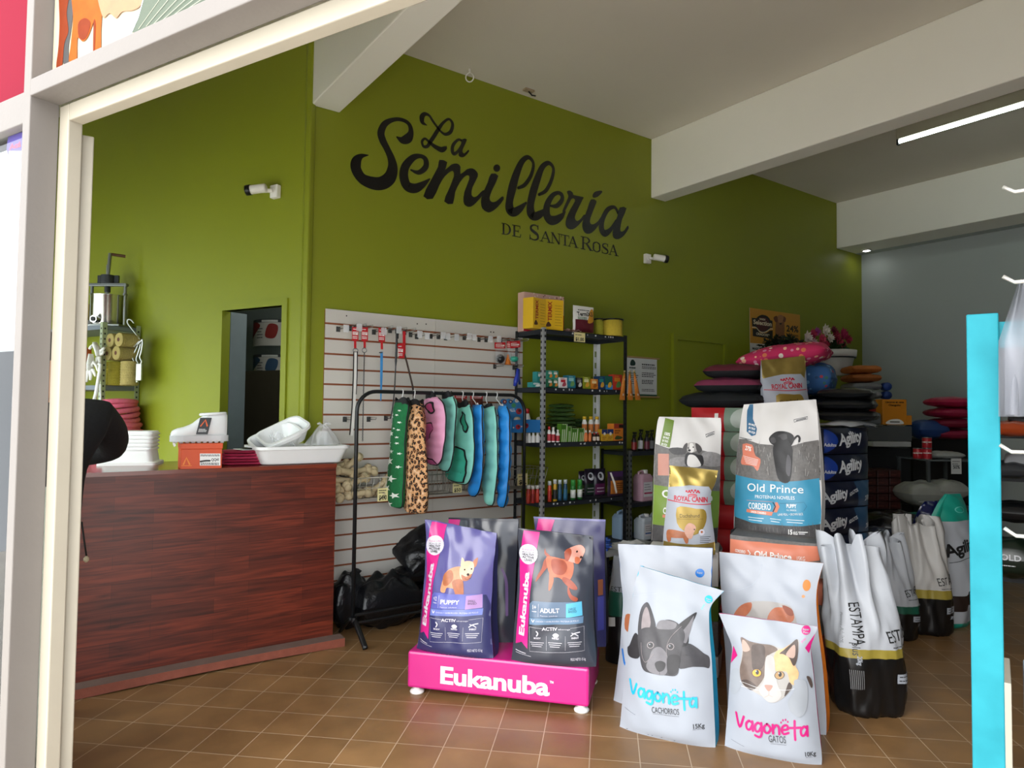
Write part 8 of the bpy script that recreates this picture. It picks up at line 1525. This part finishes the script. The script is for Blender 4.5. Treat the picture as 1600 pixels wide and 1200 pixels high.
b = B11.mesh(M('101a4a', .22, var=.2), M('101a4a', .22)); bag_thing('pet_food_bag', 'glossy royal navy bag standing between the grey gathered sack and the turquoise one', B11, b, None, 'sack')
for i, (x_, y_, t_, c_) in enumerate(((1395, 822, 5.6, '0b0d12'), (1375, 850, 5.2, '101a38'), (1440, 825, 5.7, '17695c'), (1470, 860, 5.75, '0c0e12'))):
    c = at(x_, y_, t_); b = MB(); cushion(b, (c.x, c.y, c.z), tdir, .24, .2, .12, M(c_, .25, var=.2), .3, i+90, .03); solo('slumped_bag', ('black', 'dark navy', 'green', 'small black')[i]+' bag slumped on the low pile behind the gathered sacks', 'bag', b, 'bags slumped behind the gathered sacks')
c = at(1420, 905, 5.75); b = MB(); b.box((c.x, c.y, c.z/2-.03), (.9, .4, max(.2, c.z)), M('1c1c20', .7), tdir, bev=.02); solo('storage_crate', 'dark crate under the slumped bags at the back', 'crate', b)
# ============================================================ WALL POSTER, FLOWER POT, PLANT
Fp2 = Face((0, W-.008, 0), (1, 0, 0)); ZS = Zm(980, 470, 4.444); b = MB(); OCH = M('c98f2c', .5, var=.04)
q = [Fp2.px(*p) for p in ZS([(848, 48), (1197, 98), (1200, 300), (1203, 420), (866, 405), (852, 355)])]; b.prism(q, lambda a, z, d: Fp2.w(a, z, d), 0, .003, M('d9d8d2', .5))
P = flat_print(Fp2, True, d0=.0042); P.zm = ZS; P._k = 4.4; BKP = M('17120f', .5); CRP = M('e6d8b8', .5); MAR = M('4a1414', .5)
P.poly([(848,48),(1197,98),(1200,322),(850,292)], OCH); P.poly([(862,118),(905,122),(932,96),(960,125),(1006,140),(1006,188),(865,178)], BKP); P.circ(938, 160, 58, BKP, 62); P.circ(938, 162, 46, MAR, 50); P.stroke([(864, 184), (890, 186), (915, 212), (940, 220), (965, 212), (985, 198), (1006, 196)], 1.4, CRP); P.poly([(866,192),(890,196),(918,224),(962,224),(986,208),(1006,206),(1006,265),(868,245)], BKP)
P.text('Selection', (872, 160), (1000, 178), CRP, 30, 1); P.text('RINDE', (915, 132), (955, 138), CRP, 12, 1); P.text('CRIADORES', (890, 236), (984, 250), CRP, 16, 1)
DGP = M('8a5a34', .5, var=.25, sc=30); P.blob([(1030,150),(1050,125),(1080,130),(1090,170),(1088,240),(1080,300),(1035,290),(1025,220)], DGP); P.blob([(1012,118),(1035,105),(1045,135),(1028,150)], M('6a3a24', .5), 3); P.blob([(1078,108),(1098,120),(1092,150),(1076,135)], M('6a3a24', .5), 3); P.circ(1062, 158, 8, BKP); P.blob([(1040, 110), (1062, 98), (1082, 112), (1072, 150), (1048, 150)], M('a8744a', .5), 3)
P.text('24%', (1102, 212), (1186, 220), BKP, 42, 1); P.text('PROTEINA', (1104, 240), (1186, 250), BKP, 11, 1); P.text('MASCARA', (866, 338), (948, 346), BKP, 16, 1); P.text('3x1', (1106, 285), (1170, 292), BKP, 24, 1) if False else None
P.put(b); solo('wall_poster', 'ochre dog food poster with 24% and a dark badge on the green wall', 'poster', b)
def wallpot(px, yt, yb, rpx, Y, mat, name, label):
    F = Face((0, Y, 0), (1, 0, 0)); a, zt_ = F.px(px, yt); zb_ = F.px(px, yb)[1]; r_ = abs(F.px(px+rpx, yt)[0]-a)*.8; c = F.w(a, zb_); h = zt_-zb_; r0 = thing(name, label, 'plant', c)
    b = MB(); b.lathe([(r_*.72, 0), (r_*.93, h*.72), (r_*.95, h*.74), (r_*1.03, h*.75), (r_*1.05, h), (r_*.95, h), (r_*.9, h*.85), (0, h*.85)], mat, c, 24); part(r0, 'pot', b)
    b = MB(); b.tube([V((c.x, Y, zb_+h*.7)), V((c.x, W-.005, zb_+h*.7))], .012, BLACKM); b.tube([c+V((cos(k)*r_*.99, sin(k)*r_*.99, h*.7)) for k in [i*pi/10 for i in range(20)]], .008, BLACKM, closed=True); part(r0, 'wall_ring', b); return r0, c, r_, h
r0, c, r_, h = wallpot(1302, 548, 587, 21, 4.25, M('d8d6d0', .45), 'flower_pot', 'white pot of red, pink and white flowers on the green wall')
R_ = random.Random(8)
def leafball(root, name, c, rx, rz, n, size, mats, seed):
    R2 = random.Random(seed); b = MB()
    for i in range(n):
        a = R2.uniform(0, 2*pi); e = R2.uniform(-.3, 1.2); rr_ = R2.uniform(.3, 1); p = V(c)+V((cos(a)*cos(e)*rx*rr_, sin(a)*cos(e)*rx*.8*rr_, sin(e)*rz*rr_)); d = V((R2.uniform(-1, 1), R2.uniform(-1, 1), R2.uniform(-.2, 1))).normalized(); s_ = d.orthogonal().normalized()*size*.3; b.add([p, p+d*size*.5+s_, p+d*size, p+d*size*.5-s_], [(0, 1, 2, 3)], mats[i % len(mats)])
    part(root, name, b)
leafball(r0, 'foliage', c+UP*h, .16, .12, 160, .09, [M('1f3a1c', .6), M('2c4a22', .6)], 1)
for i, (px_, py_, s_, col) in enumerate(((1262, 528, 15, 'e8d8d2'), (1270, 522, 12, 'c2305a'), (1276, 518, 10, 'b04a9a'), (1290, 516, 14, 'efe6da'), (1284, 530, 13, 'd84a6a'), (1297, 528, 11, 'e8dcd0'), (1306, 524, 14, '9c1f3c'), (1318, 522, 15, 'b8285a'), (1325, 530, 12, 'a81f44'), (1311, 534, 12, 'c23a5a'), (1270, 534, 12, 'd8b0b8'), (1302, 515, 9, '7a1a3a'), (1290, 538, 10, 'b02a4a'), (1316, 538, 9, '8f1a34'))):
    p = Face((0, 4.16+.012*(i % 4), 0), (1, 0, 0)).w(*Face((0, 4.16+.012*(i % 4), 0), (1, 0, 0)).px(px_, py_)); sz = s_*.0058; b = MB(); m_ = M(col, .7, var=.15)
    for k in range(3):
        for j in range(7): a = j*2*pi/7+k*.5; rr_ = sz*(1-.28*k); d = V((cos(a), -.5-.15*k, sin(a))); q_ = p+V((cos(a)*rr_*.5, -.012*k, sin(a)*rr_*.5)); t_ = V((-sin(a), 0, cos(a)))*rr_*.35; b.add([p, q_+t_, p+V((cos(a)*rr_, -.01-.02*k, sin(a)*rr_)), q_-t_], [(0, 1, 2, 3)], m_)
    b.lathe([(sz*.3, -.02), (sz*.25, .02), (0, .035)], m_, p, 8, V((0, -1, 0))); part(r0, 'flower', b, '%s flower' % ('pale' if col[0] in 'de' else 'red or pink'))
r1, c, r_, h = wallpot(1222, 550, 585, 20, 4.2, M('3a3a38', .6), 'potted_plant', 'dark leafy plant in front of the ochre poster, behind the pink cushion')
leafball(r1, 'foliage', c+UP*(h+.02), .27, .16, 700, .06, [M('10200f', .7), M('182c16', .7), M('0c180c', .7)], 3)
# ============================================================ GOODS ALONG THE BACK
BX = XR
# tall shelf with folded blankets and rolls near the corner
sh = thing('back_shelving', 'dark shelving with blankets at the end of the green wall', 'shelf', at(1345, 780, 7.4)); sh.location.z = 0
c0 = at(1345, 640, 7.4)
b = MB(); zs = [at(1345, y, 7.4).z for y in (638, 672)]; uB = V((.75, -.66, 0))
for z in zs+[.6, .1]: b2 = MB(); b2.box((c0.x, c0.y, z-.015), (.36, .42, .03), SHD, uB); part(sh, 'shelf_board', b2)
for i in (-1, 1):
    for j in (-1, 1): b2 = MB(); b2.box(V((c0.x, c0.y, (zs[0]-.0)/2))+uB*.165*i+UP.cross(uB)*.2*j, (.03, .03, zs[0]), POSTD, uB); part(sh, 'post', b2)
cols = [('6e7076', 'lowest grey'), ('8a8c8e', 'second grey'), ('7a7c80', 'third grey'), ('a05a26', 'lower orange'), ('b5682c', 'upper orange')]
for i, (c_, lab) in enumerate(cols):
    y0 = (636, 624, 611, 597, 587)[i]; p = at(1340, y0, 7.4); z_ = zs[0]+.001+.092*i; b = MB(); cushion(b, (c0.x, c0.y, z_+.046), uB, .155, .2, .046, M(c_, .7, var=.2, bump=.3), .2, i+120, .01); cap_ = b.m(M('24488a', .6))
    solo('rolled_blanket', lab+' folded blanket on the dark shelving at the end of the green wall', 'blanket', b, 'folded blankets')
for i in range(3):
    p = V((c0.x, c0.y, zs[0]+.001+.092*i+.046))+uB*.2-UP.cross(uB)*.05; b = MB(); b.lathe([(0, 0), (.04, .005), (.045, .02), (.045, .1), (.04, .115), (0, .12)], M('1f3f86', .5), p-UP.cross(uB)*.15, 14, UP.cross(uB)); solo('blue_roll', ('lowest', 'middle', 'upper')[i]+' blue roll beside the grey blankets', 'roll', b, 'blue rolls by the blankets')
# low counter run with a yellow box, tins, pink bags
def bxpx(name, label, cat, xl_, xr2, yt, yb, t_, dep, mat, art=None, group=None, bev=.004, floor=False, ud=None):
    p0, p1 = at(xl_, yb, t_), at(xr2, yb, t_); u = ud or V((.81, -.585, 0)); u = V((u.x, u.y, 0)).normalized(); w_ = (p1-p0).length; zt_ = at((xl_+xr2)/2, yt, t_).z; zb_ = 0 if floor else (p0.z+p1.z)/2; c = (p0+p1)/2; bkd = UP.cross(u); b = MB()
    b.box((c.x+bkd.x*dep/2, c.y+bkd.y*dep/2, (zt_+zb_)/2), (w_, dep, zt_-zb_), mat, u, bev=bev); F = Face(V((c.x, c.y, zb_))-u*w_/2, u); 
    if art: P = flat_print(F, False, d0=.001); art(P, w_, zt_-zb_); P.put(b)
    return solo(name, label, cat, b, group)
bench = bxpx('goods_bench', 'dark long bench under the yellow box at the back', 'bench', 1352, 1424, 700, 800, 6.6, .3, M('16171a', .6), floor=True)
def yart(P, w_, h):
    P.text('Llevame en este', (w_*.12, h*.86), (w_*.88, h*.86), BKP, h*.07, 1); P.text('Changuito', (w_*.25, h*.74), (w_*.75, h*.74), BKP, h*.07, 1); P.blob([(w_*.15, h*.04), (w_*.3, h*.2), (w_*.7, h*.22), (w_*.85, h*.04)], WHT, 4); P.rect(w_*.3, h*.1, w_*.7, h*.14, BKP)
YB2 = M('c97f1c', .45, var=.05)
r0 = bxpx('yellow_box', 'amber cardboard box with two lines of black writing at the back', 'box', 1379, 1417, 624, 664, 6.5, .12, YB2, yart)
bxpx('amber_box', 'lower amber box joined beside the lettered one', 'box', 1415, 1425, 649, 664, 6.52, .12, YB2); bxpx('red_box', 'small red box half hidden left of the amber box', 'box', 1368, 1378, 626, 662, 6.62, .12, M('8f1c24', .5))
bxpx('grey_carton', 'wide grey carton slab under the amber box', 'carton', 1356, 1425, 666, 689, 6.4, .6, M('4a4d4e', .6)); bxpx('white_strip', 'white edge strip of a roll under the grey carton', 'roll', 1364, 1424, 690, 698, 6.35, .4, M('a8aaa8', .6)); bxpx('grey_goods', 'grey bundle left of the amber box', 'bundle', 1361, 1378, 645, 664, 6.45, .2, M('5c6062', .7), bev=.02)
# brown brick packs
for r in range(5):
    for k in range(3):
        xl_ = 1352+19*k; bxpx('brown_pack', 'dark brown pack in the back pile, %s row from the top, %s column' % (('first', 'second', 'third', 'fourth', 'fifth')[r], ('left', 'middle', 'right')[k]), 'pack', xl_, xl_+18, 735+12.2*r, 746.6+12.2*r, 6.2, .3, M('3a1a18', .4, var=.2), lambda P, w_, h: (P.rect(w_*.1, h*.3, w_*.6, h*.5, M('5a302a', .4)), P.rect(w_*.7, h*.2, w_*.9, h*.7, M('4a2220', .4))), 'brown packs in a pile', .006)
# glass topped shelf with tins
gs = thing('glass_shelf', 'glass topped metal shelf carrying red tins at the back', 'shelf', V((at(1462, 800, 6.3).x, at(1462, 800, 6.3).y, 0)))
u = V((.81, -.585, 0)).normalized(); v_ = UP.cross(u); cg = at(1464, 716, 6.3); GT = glass_mat('shelf_glass'); hw = abs((at(1424, 716, 6.3)-at(1504, 716, 6.3)).length)/2
b = MB(); b.box((cg.x, cg.y, cg.z-.006), (hw*2, .5, .012), M('5d6466', .25), u); part(gs, 'top', b)
b = MB(); b.box((cg.x, cg.y, .62), (hw*2, .5, .02), M('4a4f50', .4), u); part(gs, 'lower_board', b)
for i in (-1, 1):
    for j in (-1, 1): b = MB(); b.box(V((cg.x, cg.y, (cg.z-.012)/2))+u*(hw-.015)*i+v_*.23*j, (.025, .025, cg.z-.012), M('5c6264', .4, m=.5), u); part(gs, 'post', b)
TIN = M('b3222c', .35, var=.05)
for i, (px_, k, lab) in enumerate(((1434, 0, 'left red tin of the three on the glass topped shelf'), (1448.5, 0, 'right lower red tin on the glass topped shelf'), (1448.5, 1, 'red tin stacked on another on the glass topped shelf'))):
    q = at(px_, 714, 6.15); zt_ = cg.z+.0005+.098*k; r0 = thing('tin_can', lab, 'tin', (q.x, q.y, zt_), 'red tins'); b = MB(); b.lathe([(.037, .004), (.039, .008), (.039, .088), (.037, .092)], TIN, (q.x, q.y, zt_), 18)
    for a in range(3): b.lathe([(.0395, .03+.02*a), (.0395, .04+.02*a)], M('e6dcd8', .4), (q.x, q.y, zt_), 18) if a == 1 else None
    part(r0, 'can', b); b = MB(); b.lathe([(.038, 0), (.04, .004), (.037, .005), (0, .005)], STEEL, (q.x, q.y, zt_), 18); b.lathe([(.037, .092), (.04, .094), (.04, .097), (.036, .095), (0, .094)], STEEL, (q.x, q.y, zt_), 18); part(r0, 'rim', b)
for i, (px_, py_, hx, hz) in enumerate(((1442, 770, .2, .1), (1475, 765, .14, .09), (1455, 782, .2, .05))):
    c = at(px_, py_, 6.05); b = MB(); cushion(b, c, u, hx, .16, hz, M('8c8e88', .35, var=.2), .3, i+140, .02); solo('clear_sack', ('large', 'small right', 'flat lower')[i]+' pale see-through sack below the red tins', 'sack', b, 'pale sacks below the tins')
q = at(1494, 727, 6.0); b = MB(); F = Face(q, u); fbox(b, F, -.045, .045, -.075, .06, 0, .002, M('c2c4c2', .6)); P = flat_print(F, False, d0=.003); P.text('50%', (-.03, -.03), (.03, -.03), INKG, .03, 1); P.lines(-.035, .0, .035, .045, 2, .006, INKG, 2); P.put(b); solo('price_card', 'small white card hanging on the glass topped shelf by the turquoise post', 'price ticket', b)
q = at(1474, 700, 6.25); b = MB(); cushion(b, (q.x, q.y, cg.z+.035), u, .14, .12, .034, M('9c9e9a', .4, var=.15), .3, 150, .01); solo('folded_liner', 'folded pale plastic on the glass shelf right of the tins', 'liner', b)
bt = bxpx('back_table', 'dark table carrying the pink bags by the back wall', 'table', 1428, 1530, 686, 800, 7.1, .5, M('141517', .6), floor=True)
for i in range(4):
    y0, y1 = (672, 660, 644, 626)[i], (684, 672, 659, 643)[i]; c = at(1487, (y0+y1)/2, 7.0); zt_ = at(1487, 686, 7.1).z+.055+.108*i; b = MB(); cushion(b, (c.x, c.y, zt_), u, .22, .17, .054, M(('8a1c3c', '7a1834', '9c1f44', 'b3204a')[i], .3, var=.1), .28, i+160, .01); P = None
    solo('pink_bag', ('lowest', 'second', 'third', 'topmost')[i]+' crimson pink bag of the pile by the back wall', 'bag', b, 'crimson bags by the back wall')
c = at(1447, 652, 7.0); b = MB(); cushion(b, (c.x, c.y, at(1447, 686, 7.1).z+.1), u, .16, .16, .1, M('1c3f78', .5, var=.2), .35, 170, .015); solo('blue_bag', 'dull blue bag left of the crimson pile at the back', 'bag', b)
# ============================================================ TURQUOISE POST RACK, NEAR RIGHT
tq = at(1537, 640, 1.6); dq = ray(1552, 600); up_ = V((dq.y, -dq.x, 0)).normalized(); vp = UP.cross(up_); TQM, n_, bs = nodes_mat('turquoise_paint')
t = n_.nodes.new('ShaderNodeTexCoord'); z_ = n_.nodes.new('ShaderNodeTexNoise'); z_.inputs['Scale'].default_value = 9; z_.inputs['Detail'].default_value = 6; n_.links.new(t.outputs['Object'], z_.inputs[0]); rr_ = n_.nodes.new('ShaderNodeValToRGB'); e = rr_.color_ramp.elements; e[0].position = .3; e[0].color = rgb('17727f'); e[1].position = .62; e[1].color = rgb('22828f')
e2 = rr_.color_ramp.elements.new(.73); e2.color = rgb('22828f'); e3 = rr_.color_ramp.elements.new(.75); e3.color = rgb('86806f'); n_.links.new(z_.outputs['Fac'], rr_.inputs[0]); n_.links.new(rr_.outputs[0], bs.inputs[0]); bs.inputs['Roughness'].default_value = .6; bs.inputs['Specular IOR Level'].default_value = .2
rkt = thing('display_rack', 'turquoise painted wooden display rack post with metal hooks at the right', 'rack', (tq.x, tq.y, 0)); ztq = at(1535, 491, 1.6).z
b = MB(); b.box((tq.x, tq.y, ztq/2), (.062, .045, ztq), TQM, up_, bev=.003); part(rkt, 'post', b)
q2 = V((tq.x, tq.y, 0))+up_*.75; b = MB(); b.box((q2.x, q2.y, ztq/2), (.062, .045, ztq), TQM, up_, bev=.003); part(rkt, 'post', b)
b = MB(); b.box((V((tq.x, tq.y, ztq-.05))+up_*.375), (.70, .02, .06), TQM, up_); part(rkt, 'rail', b); b = MB(); b.box((V((tq.x, tq.y, .25))+up_*.375), (.70, .02, .06), TQM, up_); part(rkt, 'rail', b)
HK = M('cfcdc6', .3, m=.6)
for i, (x_, y_, col) in enumerate(((1567, 292, 0), (1567, 432, 0), (1562, 695, 0), (1569, 825, 0))):
    p = at(x_, y_, 1.45); b = MB(); b.tube([p, p+up_*.02-UP*.014, p+up_*.32-UP*.008-vp*.0], .0042, HK, 8); part(rkt, 'hook', b)
b = MB(); b.box(V((tq.x, tq.y, 1.35))+up_*.42-(V((tq.x, tq.y, 0))-CP).normalized()*.13*V((1, 1, 0)).length*0-vp*.2, (.025, .02, 1.7), M('b8b6b0', .4, m=.5), up_); b.box(V((tq.x, tq.y, 1.75))+up_*.42-vp*.1, (.02, .22, .02), M('b8b6b0', .4, m=.5), up_); b.box(V((tq.x, tq.y, 1.35))+up_*.42-vp*.1, (.02, .22, .02), M('b8b6b0', .4, m=.5), up_); part(rkt, 'hook_bar', b)
hb = MB(); hp = lambda x, y, t=1.5: at(x, y, t)
hb.grid(lambda u, v: hp(1598+(u-.5)*(10+66*min(1, v*2.2)), 436+215*v, 1.5+.03*sin(pi*u*2)+.012*sin(9*u+4*v)), 20, 20, film('frosted_bag', .5, (.30, .31, .35))); hb.grid(lambda u, v: hp(1602+(u-.5)*(8+56*min(1, v*2.2)), 440+208*v, 1.54-.02*sin(pi*u*2)), 20, 20, film('frosted_bag2', .5, (.28, .29, .33)))
solo('hanging_bag', 'frosted plastic bag hanging from the rack hook at the right edge', 'bag', hb)
# goods on the dark shelf behind the rack, seen right of the post
c = at(1645, 760, 4.6); sd = thing('side_shelving', 'dark shelving behind the turquoise rack at the right edge', 'shelf', (c.x, c.y, 0))
for y_ in (678, 745, 900):
    b = MB(); b.box((c.x, c.y, at(1590, y_, 4.6).z-.015), (.7, .4, .03), M('1a1b1d', .6), up_); part(sd, 'shelf_board', b)
for i in (-1, 1): b = MB(); b.box(V((c.x, c.y, .68))+up_*.335*i+vp*.17, (.03, .03, 1.36), M('1a1b1d', .6), up_); part(sd, 'post', b)
for i, (x_, y_, hx, hz, c_, lab) in enumerate(((1584, 669, .14, .05, 'a8431c', 'orange red bag on the top board behind the rack'), (1604, 655, .1, .06, '26282c', 'dark bag on the top board behind the rack'), (1578, 733, .13, .055, '33363a', 'grey bag on the middle board behind the rack'), (1603, 722, .12, .08, '8a8c90', 'silver bag on the middle board behind the rack'), (1580, 870, .16, .13, '18241a', 'dark green bag with pale letters on the bottom board behind the rack'), (1598, 800, .2, .07, '101113', 'black bag behind the lowest hook'))):
    p = at(x_, y_, 4.45); b = MB(); cushion(b, p, up_, hx, .13, hz, M(c_, .3, var=.2), .35, i+180, .012)
    if i == 4: F = Face(p-vp*.145, up_); P = flat_print(F, False); P.text('OLD', (-.06, .0), (.05, .0), W_A, .035, 1); P.lines(-.06, -.05, .05, -.02, 1, .006, W_A, 2); P.put(b)
    solo('packed_bag', lab, 'bag', b)
# crate at the bottom right corner
cr = at(1608, 1150, 2.0); crt = thing('plastic_crate', 'pale blue plastic crate in the bottom right corner', 'crate', (cr.x+.06, cr.y-.04, .0)); cx = V((cr.x, cr.y, 0))+up_*.17+vp*.08; zt_ = at(1580, 1068, 2.0).z; BLC = M('8ea6c2', .4, var=.05)
for s_ in (-1, 1):
    b = MB(); b.box(cx+up_*.17*s_+UP*zt_/2, (.012, .30, zt_), BLC, up_, bev=.003); part(crt, 'side', b); b = MB(); b.box(cx+vp*.15*s_+UP*zt_/2, (.35, .012, zt_), BLC, up_, bev=.003); part(crt, 'side', b)
b = MB(); b.box(cx+UP*.012, (.34, .30, .02), BLC, up_); part(crt, 'bottom', b)
b = MB(); bo_ = at(1574, 1100, 2.05); bo_.z = 0; b.box(bo_+UP*(zt_+.02)/2, (.018, .25, zt_+.02), M('b8b0a0', .6), up_, bev=.002); solo('board_offcut', 'grey board standing against the pale blue crate', 'board', b)
b = MB(); cushion(b, cx+UP*(zt_-.05), up_, .13, .11, .05, M('c9a37a', .6, var=.3), .3, 200, .02); b.box(cx+V((0, 0, (zt_-.1)/2+.012)), (.26, .24, max(.02, zt_-.13)), M('d4d6d8', .5), up_); solo('brown_parcel', 'tan and white parcel inside the pale blue crate', 'parcel', b)
